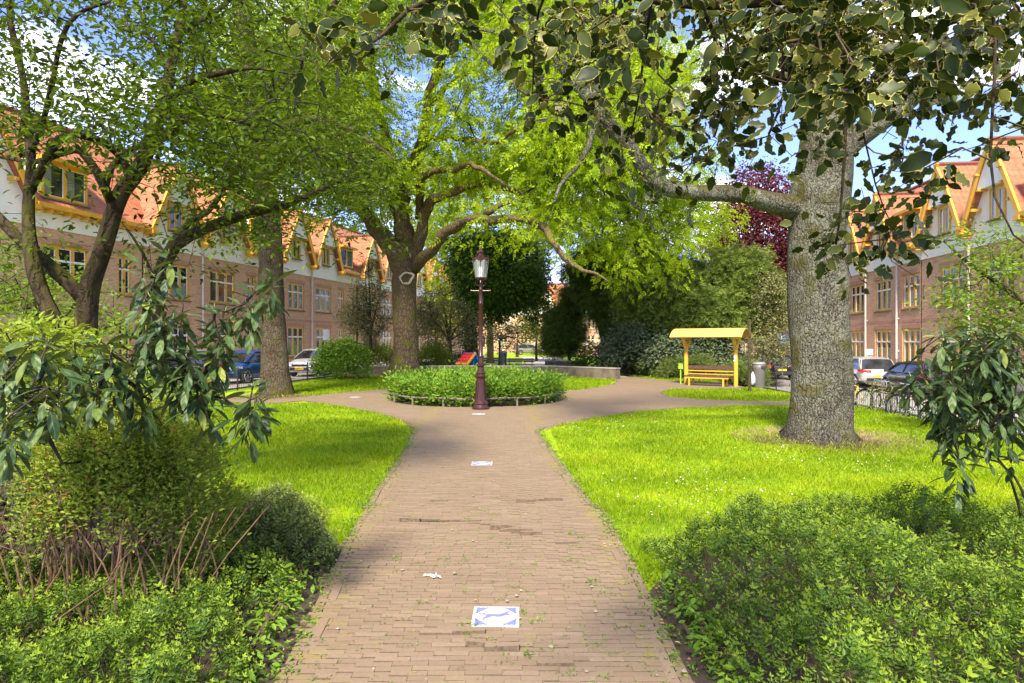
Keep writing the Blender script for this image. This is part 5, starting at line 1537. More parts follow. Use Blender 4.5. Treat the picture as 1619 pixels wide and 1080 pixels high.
def bench(loc, rz, label):
    r_ = empty('park_bench', loc, rz); tag(r_, label, 'bench', 'benches on the plaza')
    m = MB()
    for y in (-.20, -.07, .06): m.bx(-.85, .85, y, y + .10, .42, .46)
    m.build('seat', M['greywood'], r_)
    m = MB()
    for z in (.60, .74): m.box((0, .22, z), (1.7, .035, .11), 0, Matrix.Rotation(-.15, 3, 'X'))
    m.build('backrest', M['greywood'], r_)
    for x in (-.7, .7):
        m = MB(); m.prism([(-.2, -.0), (.22, 0), (.16, .42), (-.22, .42)], (x - .05, 0, 0), (0, 1, 0), (0, 0, 1), (1, 0, 0), .10); m.bar((x, .17, .38), (x, .24, .82), .05, .05, up=(1, 0, 0)); m.build('leg', M['concrete'], r_)
bench((.55, 41.0, .0), 0, 'grey slatted bench on the plaza right of the litter bin'); bench((-1.35, 43.0, 0), 0, 'grey slatted bench on the plaza left of the litter bin')

# ------------------------------------------------------------------ signs
sp = P(1237, 536, 37); r_ = empty('parking_sign', (sp.x, sp.y, -.3)); tag(r_, 'blue and white street sign on a pole just left of the thick trunk', 'sign')
m = MB(); m.tube([(0, 0, 0), (0, 0, 2.7)], .03, 8); m.build('pole', M['zinc'], r_)
m = MB(); m.bx(-.22, .22, -.05, -.03, 2.0, 2.60); m.build('sign_face', M['signblue'], r_)
m = MB(); m.bx(-.10, -.04, -.058, -.051, 2.2, 2.52); m.bx(-.04, .06, -.058, -.051, 2.46, 2.52); m.bx(-.04, .06, -.058, -.051, 2.34, 2.40); m.bx(.06, .11, -.058, -.051, 2.36, 2.50); m.bx(-.14, .14, -.058, -.051, 2.06, 2.12); m.build('symbol', M['white'], r_)
sp = P(1374, 557, 36.5); r_ = empty('traffic_sign', (sp.x, 36.5, -.35), .2); tag(r_, 'grey back of a square sign on a dark pole behind the silver hatchback', 'sign')
zz0 = sp.z + .35; m = MB(); m.tube([(0, 0, 0), (0, 0, zz0 + .2)], .035, 8); m.build('pole', M['iron'], r_)
m = MB(); m.box((0, -.05, zz0), (.40, .05, .36)); m.box((0, -.09, zz0), (.30, .03, .26)); m.build('sign_plate', M['greybrd'], r_)
sp = P(516.5, 529, 40); r_ = empty('traffic_sign', (sp.x, 40, 0), .1); tag(r_, 'pale blue-grey sign on a pole in front of the left terraced houses', 'sign')
m = MB(); m.tube([(0, 0, 0), (0, 0, sp.z + .3)], .03, 8); m.build('pole', M['zinc'], r_); m = MB(); m.bx(-.19, .19, -.06, -.03, sp.z - .33, sp.z + .30); m.build('sign_plate', M['greybrd'], r_)

# ------------------------------------------------------------------ bicycles
def bicycle(loc, rz, lean, label, frame_mat, seed=0, basket=False):
    r_ = empty('bicycle', loc); r_.rotation_euler = (lean, 0, rz); tag(r_, label, 'bicycle', 'bicycles leaning on the right fence')
    R_ = .345
    for x in (-.53, .55):
        w = MB(); w.tube([(R_ * cos(a), 0, R_ * sin(a)) for a in np.linspace(0, 2 * pi, 33)], .020, 6); o = w.build('wheel', M['tyre'], r_); o.location = (x, 0, R_)
        w = MB(); w.tube([((R_ - .03) * cos(a), 0, (R_ - .03) * sin(a)) for a in np.linspace(0, 2 * pi, 33)], .010, 5); w.tube([(0, -.05, 0), (0, .05, 0)], .02, 8)
        for q in range(18):
            a = 2 * pi * q / 18; w.bar((0, .02 * (-1) ** q, 0), ((R_ - .03) * cos(a), 0, (R_ - .03) * sin(a)), .004, .004)
        w.build('rim', M['rim'], o)
        f = MB(); f.tube([(x + (R_ + .03) * cos(a), 0, R_ + (R_ + .03) * sin(a)) for a in np.linspace(.25, 2.7, 14)], [.018] * 14, 5); f.build('mudguard', M['blackplastic'], r_)
    f = MB(); bb = (-.02, 0, .29); st = (-.22, 0, .78); hd = (.36, 0, .84); hb = (.40, 0, .64); rh = (-.53, 0, .345); fh = (.55, 0, .345)
    for a, b, w_ in ((bb, st, .018), (bb, hb, .020), (st, hd, .016), (rh, bb, .012), (rh, (-.19, 0, .70), .010), (hd, hb, .020), (hb, fh, .013)): f.tube([a, b], w_, 7)
    f.build('frame', frame_mat, r_)
    f = MB(); f.tube([(.36, 0, .84), (.33, 0, 1.02)], .012, 6); f.tube([(.20, -.30, 1.0), (.33, -.22, 1.05), (.37, 0, 1.03), (.33, .22, 1.05), (.20, .30, 1.0)], .012, 6); f.build('handlebar', M['chrome'], r_)
    f = MB(); f.tube([(-.22, 0, .78), (-.26, 0, .92)], .012, 6); f.tube([(-.40, 0, .945), (-.30, 0, .945), (-.16, 0, .935), (-.08, 0, .93)], [.07, .085, .04, .02], 8); f.v[-1][:, 2] = .94 + (f.v[-1][:, 2] - .94) * .4; f.build('saddle', M['blackplastic'], r_)
    f = MB(); f.tube([(-.02 + .09 * cos(a), .04, .29 + .09 * sin(a)) for a in np.linspace(0, 2 * pi, 17)], .008, 5); f.tube([(-.02, .06, .29), (.08, .08, .16)], .010, 5); f.tube([(-.02, -.06, .29), (-.12, -.08, .42)], .010, 5); f.box((.10, .10, .15), (.09, .08, .02)); f.box((-.14, -.10, .43), (.09, .08, .02)); f.build('crankset', M['chrome'], r_)
    f = MB(); f.bx(-.75, -.35, -.06, .06, .735, .75); f.tube([(-.68, .05, .73), (-.53, .05, .345)], .007, 5); f.tube([(-.68, -.05, .73), (-.53, -.05, .345)], .007, 5); f.build('luggage_rack', M['iron'], r_)
    if basket:
        f = MB(); f.box((.55, 0, .93), (.28, .34, .22), taper=1.12); f.build('front_crate', M['playyellow'], r_)
    return r_
bicycle((11.72, 19.3, -.45), radians(108), radians(8), 'black bicycle leaning on the railing nearest the drooping shrub', M['iron'])
bicycle((11.75, 20.9, -.45), radians(85), radians(8), 'dark bicycle tangled in weeds at the railing in front of the black car', M['iron'])
bicycle((11.80, 23.6, -.45), radians(95), radians(7), 'dark bicycle by the railing in front of the silver hatchback', M['iron'])
bicycle((11.60, 22.5, -.45), radians(104), radians(7), 'yellow framed bicycle just right of the thick trunk', M['playyellow'])
g = np.random.default_rng(33)
att = np.stack([11.6 + g.normal(0, .22, 70), 20.6 + g.normal(0, .7, 70), -.45 + .15 + .95 * g.random(70) ** 1.3], -1)
shrub('tall_weed', 'pale flowering weed clump growing through the railing by the bicycles', 'weed', att, 9, .07, LEAF1, .055, 'willow', stem_mat='twig', seed=34, droop=-.2)

# ------------------------------------------------------------------ trees
def tree(name, label, limbs, att, per, spread, t, size, mat, bark, seed=1, base=None, group=None, cat='tree', rtip=.006, step=.5, sag=.12, droop=.3, updir=.6, flat=.7, skip=2.0, cap=.10, cr0=None, flr=(.4, .45, 5), trunk_step=.22, wob=.0, sizevar=.3, minr=0.0, outf=None, expo=.42, twig=None):
    """limbs: list of dicts/tuples (points, radii); the first is the trunk. Crown clumps hang on twigs grown from the limbs"""
    base = limbs[0][0][0] if base is None else base
    o = np.array(base, float)
    r_ = empty(name, tuple(o)); tag(r_, label, cat, group)
    sk = Skel(seed)
    for i, (pts, rad) in enumerate(limbs):
        big = max(rad) > .12
        sk.limb([tuple(p) for p in pts], 0, 0, step=trunk_step if i == 0 else trunk_step * 1.2, wob=(wob if i else wob * .3), sides=(22 if i == 0 else (12 if big else 7)), rad=rad)
    tips = sk.grow(att, rtip=rtip, step=step, sag=sag, skip_low=skip, cap=cap, expo=expo)
    mb = MB(); sk.mesh_limbs(mb, mod=flare(flr[0], flr[1], flr[2], seed, o[2])); mb.v = [v - o for v in mb.v]
    mb2 = MB(); mb2.n = mb.n; sk.mesh_twigs(mb2, 4, mat=1, minr=minr); mb2.v = [v - o for v in mb2.v]
    mb.v += mb2.v; mb.q += mb2.q; mb.qm += mb2.qm; mb.rnd += mb2.rnd; mb.edge += mb2.edge; mb.tuv += mb2.tuv; mb.n = mb2.n
    mb.build('trunk', [M[bark], M[twig or bark]], r_, smooth=True)
    mb = MB(); leaves_at(mb, t, tips, per, spread, size, droop, flat, seed, updir, None, sizevar); mb.v = [v - o for v in mb.v]
    mb.build('crown', M[mat], r_)
    return r_
def PL(pts, Y=None): return [P(p[0], p[1], p[2] if len(p) > 2 else Y) for p in pts]
def proj(a):
    a = np.asarray(a); return np.stack([CX + FPX * a[:, 0] / a[:, 1], CY - FPX * (a[:, 2] - CH) / a[:, 1]], -1)
def gaps(att, circles, seed=0):
    """open sky gaps in a crown"""
    g = np.random.default_rng(seed); q = proj(att); keep = q[:, 1] > -150
    for (x, y, rx, ry, pr_) in circles:
        d = ((q[:, 0] - x) / rx) ** 2 + ((q[:, 1] - y) / ry) ** 2
        keep &= ~((d < 1) & (g.random(len(att)) < pr_))
    return att[keep]
def pxbox(x0, x1, y0, y1, Y0, Y1, n, seed=0):
    g = np.random.default_rng(seed); return np.array([tuple(P(x0 + (x1 - x0) * g.random(), y0 + (y1 - y0) * g.random(), Y0 + (Y1 - Y0) * g.random())) for _ in range(n)])

# the thick lichened trunk on the right lawn
k = 12.4 / 2080.0
trunk = [Vector((T4.x, T4.y, -.15))] + PL([(1294, 680), (1295, 640), (1296, 580), (1296, 500), (1295, 430), (1293, 370), (1296, 320), (1303, 260), (1305, 200), (1308, 120), (1318, 20), (1330, -150), (1335, -330)], 12.4)
trad = [.60, .565, .54, .53, .53, .525, .50, .54, .50, .44, .38, .33, .25, .12]
L_left = (PL([(1290, 335, 12.4), (1235, 322, 12.3), (1180, 312, 12.1), (1120, 309, 11.9), (1069, 304, 11.7), (1029, 284, 11.5), (989, 228, 11.3), (944, 173, 11.3), (900, 110, 11.5), (860, 50, 11.9), (815, -20, 12.3), (770, -90, 12.8)]), [.24, .22, .165, .15, .14, .135, .13, .112, .10, .09, .075, .04])
L_hang = (PL([(950, 178, 11.3), (941, 200, 11.2), (934, 232, 11.1), (916, 262, 11.0), (896, 276, 10.9), (880, 292, 10.8), (872, 318, 10.7)]), [.06, .055, .05, .045, .035, .03, .02])
L_r = (PL([(1303, 262, 12.4), (1353, 222, 12.3), (1410, 178, 12.1), (1477, 115, 11.8), (1566, 58, 11.5), (1660, 0, 11.2), (1760, -60, 11)]), [.26, .22, .20, .18, .15, .12, .07])
L_u = (PL([(944, 175, 11.3), (930, 120, 11.6), (935, 60, 12), (960, -20, 12.4), (980, -120, 13)]), [.09, .075, .065, .05, .03])
L_u2 = (PL([(1310, 130, 12.4), (1250, 50, 12.8), (1180, -40, 13.4), (1100, -130, 14)]), [.22, .18, .13, .07])
L_x = (PL([(860, 50, 11.9), (820, 60, 12.4), (760, 48, 13), (700, 20, 13.6)]), [.06, .05, .035, .02])
L_y = (PL([(905, 115, 11.5), (850, 150, 11.8), (800, 120, 12.2), (745, 75, 12.8), (690, 35, 13.4)]), [.05, .045, .035, .03, .015])
att = np.concatenate([pxbox(700, 1010, -140, 150, 11, 14, 75, 41), pxbox(980, 1240, -150, 120, 11.5, 15, 80, 42), pxbox(1380, 1650, -220, -20, 11, 13, 60, 43), pxbox(830, 1000, 150, 260, 10.8, 12.5, 26, 44), pxbox(1000, 1350, -420, -150, 11, 15, 60, 46)])
att = gaps(att, [(790, 150, 70, 65, .9), (1060, 60, 60, 60, .6)], 1)
tree('tree', 'thick tree trunk with lichened grey bark on the right lawn, one long limb arching left', [(trunk, trad), L_left, L_hang, L_r, L_u, L_u2, L_x, L_y], att, 20, .30, PINN, .20, 'ash', 'bark_grey', seed=41, step=.4, skip=4.5, droop=.5, rtip=.004, flr=(.17, .38, 8), wob=.05, twig='twig', cap=.05)

# the big forked tree left of the lamp post
Y3 = 33.5
q = lambda pts: PL([(a, b, Y3 + (c if c else 0)) for a, b, c in [(p + (0,))[:3] for p in pts]])
trunk = [Vector((T3.x - .0, Y3, -.2))] + q([(640, 590), (640, 560), (640, 520), (641, 480), (640, 445), (640, 415), (639, 385)])
lim = [(trunk, [.74, .68, .62, .60, .60, .64, .60, .5])]
lim += [(q([(638, 430), (622, 400), (603, 370), (585, 344), (562, 322), (530, 300, -1), (495, 270, -2), (455, 250, -3), (420, 240, -4)]), [.5, .46, .42, .38, .34, .28, .2, .14, .07]),
        (q([(640, 425), (638, 380), (637, 333), (642, 295), (650, 262), (667, 222), (675, 190), (681, 159), (686, 125), (694, 89), (694, 40), (690, -20), (690, -90)]), [.48, .42, .38, .36, .34, .32, .29, .27, .25, .23, .19, .14, .06]),
        (q([(636, 380), (628, 340), (622, 300, 1), (616, 250, 1.5), (606, 195, 2), (592, 141, 2.5), (582, 80, 3), (570, 10, 3.5), (560, -70, 4)]), [.34, .30, .28, .26, .24, .2, .17, .12, .05]),
        (q([(650, 420), (660, 393), (667, 350, -.5), (676, 322, -1), (700, 312, -1.5), (730, 298, -2), (756, 289, -2), (785, 294, -2.5), (808, 304, -3), (835, 330, -3), (850, 360, -3)]), [.34, .32, .28, .26, .22, .19, .17, .15, .13, .09, .04]),
        (q([(663, 345), (662, 310, -1), (665, 290, -2), (685, 272, -3), (712, 264, -4), (740, 262, -5), (770, 272, -6), (800, 296, -6)]), [.24, .22, .20, .17, .15, .12, .09, .04]),
        (q([(655, 425), (672, 405, -1), (690, 384, -2), (712, 364, -3), (736, 350, -3.5), (762, 344, -4), (795, 346, -4.5), (833, 352, -5), (855, 360, -5), (870, 372, -5.5), (888, 396, -6), (908, 414, -6), (930, 428, -6.5), (958, 446, -7)]), [.32, .30, .27, .25, .23, .21, .19, .17, .16, .15, .12, .10, .07, .03]),
        (q([(745, 346, -3.6), (775, 334, -4), (800, 322, -4), (818, 318, -4)]), [.16, .15, .12, .08]),
        (q([(683, 163), (700, 145), (718, 130), (728, 120), (745, 108), (775, 100, 1)]), [.16, .16, .14, .12, .09, .04]),
        (q([(690, 170), (691, 190), (690, 215)]), [.1, .09, .05]),
        (q([(640, 300), (600, 250, -2), (560, 200, -3), (520, 150, -4), (470, 90, -5)]), [.22, .19, .15, .11, .05]),
        (q([(687, 120), (720, 60, -2), (760, 0, -4), (800, -60, -5)]), [.16, .13, .1, .05]),
        (q([(667, 222), (700, 215, -2), (750, 225, -4), (800, 215, -5), (860, 190, -6), (920, 180, -7)]), [.16, .13, .11, .09, .07, .03])]
att = np.concatenate([ell((-3.6, 32.5, 16.2), (10.5, 7, 8.2), 1050, .35, 3, .45, .35), ell((3.2, 30, 12.5), (6, 5, 3.6), 190, .3, 4, .4, .5), ell((-10, 31, 12), (5, 5, 4.5), 170, .2, 5, .3, .5), pxbox(700, 900, 320, 370, 27, 31, 12, 5)])
att = gaps(att, [(645, 165, 52, 80, .93), (790, 155, 62, 60, .85), (735, 225, 30, 30, .8), (612, 95, 30, 60, .6), (710, 100, 22, 50, .7), (600, 50, 30, 30, .5), (560, 160, 26, 60, .6), (545, 60, 20, 40, .5), (638, 400, 60, 130, .85), (730, 320, 90, 36, .75), (560, 430, 60, 110, 1), (700, 470, 60, 60, 1), (860, 480, 30, 80, 1)], 2)
tree('tree', 'big old tree forking low into mossy limbs, standing left of the round bed', lim, att, 30, .66, PINN, .44, 'ash', 'bark_brown', seed=31, step=.7, skip=7.0, droop=.5, rtip=.010, flr=(.55, .5, 6), cap=.10, wob=.10, updir=.5, twig='twig_black')
# pruning scar on that trunk
m = MB(); c = P(643, 440, Y3 - .72); m.tube([(.30 * cos(a) * (1 + .18 * sin(a * 3) + .05 * sin(a * 7)), .02 + .04 * sin(a * 2), .27 * sin(a + .2) * (1 + .1 * sin(a * 4))) for a in np.linspace(0, 2 * pi, 19)], .065, 6); o = m.build('scar_rim', M['cutwood']); tr3 = [x for x in bpy.data.objects if x.name.startswith('trunk')][-1]
par = [x for x in COL.objects if x.get('label', '').startswith('big old tree')][0]
o.parent = par; o.location = c - par.location
m = MB(); m.tube([(0, -.03, -.02), (0, .10, 0)], [.27, .25], 12); o = m.build('hollow', M['bark_dark'], par); o.location = c - par.location

# lichened trunk on the left lawn
Yt = T2.y
trunk = [Vector((T2.x, T2.y, -.15))] + PL([(436, 612), (434, 560), (431, 500), (429, 440), (426, 380), (421, 320), (414, 260), (405, 190), (396, 110), (386, 20), (378, -90), (372, -220)], Yt)
lim = [(trunk, [.53, .49, .44, .415, .40, .39, .375, .36, .34, .31, .27, .22, .16, .08]),
       (PL([(410, 230, Yt), (380, 170, 21.5), (340, 110, 21), (300, 50, 20.5), (250, -10, 20)]), [.26, .22, .18, .13, .06]),
       (PL([(404, 180, Yt), (440, 130, 21.5), (480, 90, 21), (525, 20, 20.5), (560, -40, 20)]), [.24, .20, .16, .11, .05]),
       (PL([(418, 290, Yt), (450, 250, 21), (490, 235, 20.5), (540, 245, 20), (590, 275, 19.5)]), [.16, .13, .10, .07, .03]),
       (PL([(408, 215, Yt), (470, 190, 20.5), (530, 195, 20), (590, 225, 19.5), (620, 250, 19)]), [.15, .13, .1, .07, .03])]
att = np.concatenate([ell((-8.4, 21, 11.5), (5.6, 4.5, 5.2), 560, .2, 7, .35, .6), pxbox(440, 625, 180, 330, 18.5, 21.5, 70, 8), pxbox(330, 480, 180, 400, 19.5, 22.5, 60, 9)])
att = gaps(att, [(640, 165, 65, 90, 1), (345, 125, 34, 26, 1), (436, 470, 60, 90, 1)], 3)
tree('tree', 'leaning lichened trunk rising from the left lawn beside the path branch', lim, att, 28, .38, LEAF2, .16, 'elm', 'bark_dark', seed=51, step=.5, skip=6.0, droop=.35, rtip=.006, flr=(.38, .42, 6), wob=.08, cap=.07, twig='twig_black')

# multi-stemmed tree in the left foreground
Y1 = 7.6
q = lambda pts: PL([(a, b, Y1 + c) for a, b, c in [(p + (0,))[:3] for p in pts]])
b0 = Vector((P(138, 700, Y1).x, Y1, -.1))
lim = [([b0] + q([(137, 700), (137, 620), (136, 560), (137, 510), (139, 470), (146, 440), (158, 410), (168, 376), (180, 328), (192, 300), (206, 284), (222, 262), (238, 220), (252, 180), (264, 140), (274, 90), (286, 30), (300, -60), (310, -150)]), [.16, .145, .13, .122, .118, .112, .105, .095, .093, .09, .09, .085, .085, .078, .07, .062, .052, .045, .03, .015]),
       (q([(139, 478), (122, 458), (100, 432), (80, 410), (58, 390), (30, 366), (0, 338), (-50, 300), (-120, 270)]), [.085, .083, .078, .075, .072, .068, .064, .05, .035]),
       (q([(122, 548, -.1), (102, 526, -.3), (80, 500, -.4), (60, 470, -.4), (48, 440, -.4), (38, 400, -.4), (36, 360, -.3), (42, 325, -.2), (48, 290, -.2), (48, 250, -.2), (44, 200, -.1), (40, 140), (30, 60), (20, -40)]), [.10, .09, .085, .08, .077, .075, .068, .062, .058, .052, .05, .042, .034, .02]),
       (q([(178, 322), (168, 300, -.2), (158, 278, -.3), (146, 258, -.4), (134, 244, -.4), (120, 240, -.4), (95, 244, -.4), (70, 250, -.3), (45, 256, -.2), (22, 254), (-10, 250)]), [.055, .052, .050, .048, .046, .044, .04, .035, .03, .025, .015]),
       (q([(50, 300, -.2), (62, 270, -.3), (78, 240, -.4), (90, 218, -.5), (110, 210, -.5), (135, 214, -.4), (160, 222, -.2), (180, 238), (196, 262), (203, 282)]), [.05, .048, .046, .044, .04, .04, .042, .044, .05, .055]),
       (q([(165, 300, .3), (180, 262, .4), (210, 236, .4), (250, 215, .5), (290, 205, .6), (340, 215, .8)]), [.045, .04, .036, .03, .022, .012]),
       (q([(252, 180), (280, 150, -.3), (310, 130, -.4), (350, 118, -.5), (400, 112, -.6), (470, 118, -.8)]), [.045, .04, .034, .028, .02, .01]),
       (q([(48, 240, -.2), (70, 190, -.5), (80, 120, -.7), (90, 70, -.8), (120, 25, -.9), (190, 4, -1)]), [.035, .03, .026, .024, .02, .012]),
       (q([(232, 240), (270, 205, .5), (320, 185, .8), (380, 195, 1), (440, 215, 1.2)]), [.045, .038, .03, .022, .012]),
       (q([(270, 120), (240, 70, .5), (190, 30, .8), (130, 10, 1)]), [.035, .028, .02, .012]),
       (q([(280, 60), (330, 20, .3), (390, -20, .5), (460, -50, .6)]), [.035, .028, .022, .012])]
att = np.concatenate([pxbox(-60, 330, -120, 230, 5.8, 9.2, 620, 61), pxbox(250, 520, -60, 300, 6.2, 9.5, 360, 62), pxbox(-20, 330, 170, 300, 6.0, 8.8, 110, 63), pxbox(330, 440, 200, 330, 6.0, 8.8, 30, 67), pxbox(330, 620, 230, 330, 7, 9, 70, 66), pxbox(60, 330, 330, 400, 6.6, 8.4, 22, 64), pxbox(-40, 60, 330, 500, 7, 8.5, 16, 65)])
att = gaps(att, [(100, 300, 36, 40, .95), (15, 270, 30, 35, .9), (200, 400, 70, 60, .5), (120, 350, 80, 30, .7), (640, 165, 70, 95, 1), (110, 60, 60, 40, .7), (215, 95, 40, 30, .7), (345, 125, 30, 24, .9)], 4)
tree('tree', 'multi-stemmed small tree with dark crooked limbs in the left foreground', lim, att, 12, .165, LEAF2, .084, 'cherry', 'bark_smooth', seed=61, step=.22, skip=1.9, droop=.2, rtip=.0022, flr=(.25, .3, 5), wob=.03, updir=.85, flat=.55, cap=.022, trunk_step=.10, twig='twig_black', expo=.4)
Yb = 8.6
q = lambda pts: PL([(a, b, Yb + c) for a, b, c in [(p + (0,))[:3] for p in pts]])
lim = [([Vector((P(252, 600, Yb).x, Yb, -.1))] + q([(252, 700), (250, 620), (248, 560), (248, 500), (252, 450), (262, 412), (276, 388), (300, 372), (340, 355), (380, 341), (420, 330), (465, 318), (510, 298), (550, 280)]), [.14, .12, .11, .105, .10, .095, .09, .085, .078, .070, .062, .055, .045, .032, .015]),
       (q([(255, 440), (264, 410), (280, 375, .3), (300, 350, .4), (325, 335, .5), (350, 300, .6), (370, 260, .8), (385, 210, 1)]), [.06, .055, .05, .045, .04, .034, .028, .012]),
       (q([(250, 470), (235, 430, -.2), (222, 400, -.3), (205, 372, -.3), (190, 350, -.3)]), [.03, .026, .02, .016, .008])]
att = np.concatenate([pxbox(280, 560, 230, 360, 7.6, 9.8, 80, 71), pxbox(400, 640, 290, 400, 7.8, 9.4, 34, 72), pxbox(200, 420, 350, 440, 7.8, 9.2, 18, 73), pxbox(300, 560, 60, 240, 8, 10.5, 90, 74)])
tree('tree', 'slender leaning tree whose dark limb reaches right across the left lawn trunk', lim, att, 12, .15, LEAF2, .085, 'cherry', 'bark_smooth', seed=71, step=.22, skip=2.6, droop=.2, rtip=.0022, flr=(.25, .3, 5), wob=.03, updir=.85, flat=.55, cap=.02, trunk_step=.12, twig='twig_black', expo=.4)

# crown-only helper for trees further off: a trunk with a few limbs, then the crown from ellipsoids
def far_tree(name, label, px, Y, h0, ells, n, per, spread, t, size, mat, bark='bark_dark', seed=1, tr=.18, group=None, droop=.2, lean=0, holes=.35, shell=.45, gap=(), limbs=5, step=.5, updir=.5, flat=.8, cap=.08, rt=.008, circ=None, pxb=None):
    g = np.random.default_rng(seed)
    x = (px - CX) / FPX * Y; z = float(gz(x)) if x > 0 else 0.0
    c0 = np.array(ells[0][0], float); top = max(c[2] + r[2] * .5 for c, r in ells)
    trunk = [(x, Y, z - .1), (x + lean * .3, Y, z + h0 * .6), (x + lean, Y, z + h0), ((x + lean + c0[0]) / 2, (Y + c0[1]) / 2, (h0 + top) / 2), (c0[0], c0[1], top)]
    lim = [(trunk, [tr, tr * .85, tr * .8, tr * .5, tr * .12])]
    for k in range(limbs):
        c, r = ells[k % len(ells)]; a = g.random() * 2 * pi
        e = np.array(c) + np.array([cos(a) * r[0] * .65, sin(a) * r[1] * .65, g.uniform(-.3, .5) * r[2]])
        s0 = np.array(trunk[2]) * .8 + np.array(trunk[3]) * .2
        lim.append(([tuple(s0), tuple((s0 + e) / 2 + [0, 0, .2 * r[2]]), tuple(e)], [tr * .5, tr * .35, tr * .12]))
    tot = sum(r[0] * r[1] * r[2] for c, r in ells)
    att = np.concatenate([ell(c, r, max(6, int(n * r[0] * r[1] * r[2] / tot)), shell, seed + i, holes, 1.6 / max(.5, r[0] / 2)) for i, (c, r) in enumerate(ells)])
    att = att[att[:, 2] > z + .1]
    if gap: att = gaps(att, gap, seed)
    return tree(name, label, lim, att, per, spread, t, size, mat, bark, seed=seed, step=step, skip=z + h0 * .7, droop=droop, rtip=rt, flr=(.2, .3, 5), updir=updir, flat=flat, cap=cap, group=group, trunk_step=.4, wob=.05, twig='twig_black')
def E(px, py, Y, rx, rz, ry=None): p = P(px, py, Y); return ((p.x, p.y, p.z), (rx, ry or rx, rz))

far_tree('tree', 'bright yellow-green ash rising behind the yews right of centre', 1010, 41, 6, [E(1010, 310, 37, 4.6, 3.6, 4), E(925, 280, 36, 3.6, 4.0, 3.5), E(1085, 345, 36, 2.2, 2.2, 3), E(960, 180, 39, 4, 4, 4), E(975, 400, 31, 2.2, 1.5, 2.0), E(1060, 390, 31.5, 1.9, 1.5, 1.8), E(900, 350, 31, 2.0, 1.5, 2)], 620, 22, .55, PINN, .40, 'ash', seed=101, tr=.3, droop=.5, holes=.3, shell=.3)
far_tree('tree', 'yellow-green tree glowing behind the ivy clad tree', 775, 56, 5, [E(770, 330, 54, 6.5, 5.5, 5), E(730, 430, 54, 3, 3, 3), E(830, 400, 56, 3, 2.5, 3)], 330, 20, .8, PINN, .55, 'ash', seed=102, tr=.3, droop=.4)
far_tree('ivy_clad_tree', 'dark ivy clad tree hanging over the plaza behind the lamp post', 745, 45, 3.6, [E(800, 430, 45, 2.7, 2.9, 2.6), E(757, 420, 45, 2.1, 2.5, 2), E(845, 470, 44.5, 1.0, 1.9, 1.2), E(770, 480, 45, 2.0, 1.4, 1.6), E(745, 540, 45, .55, 2.2, .5)], 1500, 30, .27, LEAF1, .23, 'ivy', seed=103, tr=.5, droop=.5, holes=.15, shell=.55)
far_tree('holly_tree', 'variegated holly tree between the forked tree and the ivy clad tree', 712, 41, 1.6, [E(700, 500, 41, 1.7, 1.9, 1.6), E(745, 520, 41, 1.1, 1.3, 1.2), E(672, 500, 42, 1.0, 1.6, 1.2)], 420, 22, .2, LEAF1, .13, 'vholly', seed=104, tr=.13, holes=.4, shell=.3)
far_tree('holly_tree', 'conical variegated holly tree left of the forked tree, in front of the terraced houses', 586, 36, 1.7, [E(583, 512, 36, 1.45, 1.15, 1.4), E(583, 468, 36, 1.15, 1.2, 1.1), E(585, 425, 36, .65, 1.2, .6), E(560, 500, 36, 1.0, .8, 1)], 420, 20, .17, LEAF1, .11, 'vholly', seed=105, tr=.10, holes=.5, shell=.25)
far_tree('holly_tree', 'pale holly tree behind the ivy clad tree trunk', 790, 52, 1.8, [E(795, 530, 52, 1.6, 1.3, 1.4)], 150, 18, .2, LEAF1, .15, 'vholly', seed=106, tr=.1, holes=.4, group=None)
YG = 'yew trees behind the shelter'
far_tree('yew_tree', 'small dark yew standing alone left of the yew group', 900, 43, .7, [E(893, 520, 43, 1.35, 1.75, 1.3), E(905, 478, 43, .9, 1.1, .9), E(880, 540, 43, .8, .9, .9)], 460, 24, .17, YEWT, .34, 'yewdark', seed=111, tr=.14, droop=.2, holes=.1, shell=.6)
far_tree('yew_tree', 'tall dark yew at the left end of the yew group', 955, 41, 1.0, [E(950, 440, 41, 1.7, 2.6, 1.6), E(925, 425, 41, 1.3, 1.0, 1.2), E(975, 480, 40, 1.5, 2, 1.5)], 560, 24, .19, YEWT, .40, 'yewdark', seed=112, tr=.2, droop=.4, holes=.1, shell=.6, group=YG)
far_tree('yew_tree', 'broad dark yew directly behind the left half of the shelter', 1050, 37.5, 1.5, [E(1030, 460, 37, 2.0, 2.4, 2), E(1080, 465, 37, 1.9, 2.2, 1.8), E(1060, 510, 36.5, 2.2, 1.0, 1.6)], 820, 24, .2, YEWT, .40, 'yew', seed=113, tr=.25, droop=.4, holes=.1, shell=.6, group=YG)
far_tree('yew_tree', 'feathery lighter yew behind the right half of the shelter', 1165, 36, 1.5, [E(1160, 455, 35.5, 1.7, 2.1, 1.7), E(1130, 500, 35, 1.8, 1.4, 1.6), E(1195, 480, 35, 1.3, 1.9, 1.4), E(1190, 420, 35, .8, .9, .9)], 760, 24, .2, YEWT, .40, 'yew', seed=114, tr=.25, droop=.2, holes=.15, shell=.55, group=YG)
far_tree('copper_beech', 'purple leaved copper beech rising behind the yews beside the thick trunk', 1200, 52, 5, [E(1195, 375, 50, 3.6, 4.0, 3.2), E(1195, 310, 50, 2.6, 2.6, 2), E(1225, 420, 50, 2.6, 2.6, 2.5), E(1150, 400, 50, 2, 1.8, 2)], 1000, 30, .42, LEAF1, .26, 'copper', seed=115, tr=.35, holes=.15, shell=.5)
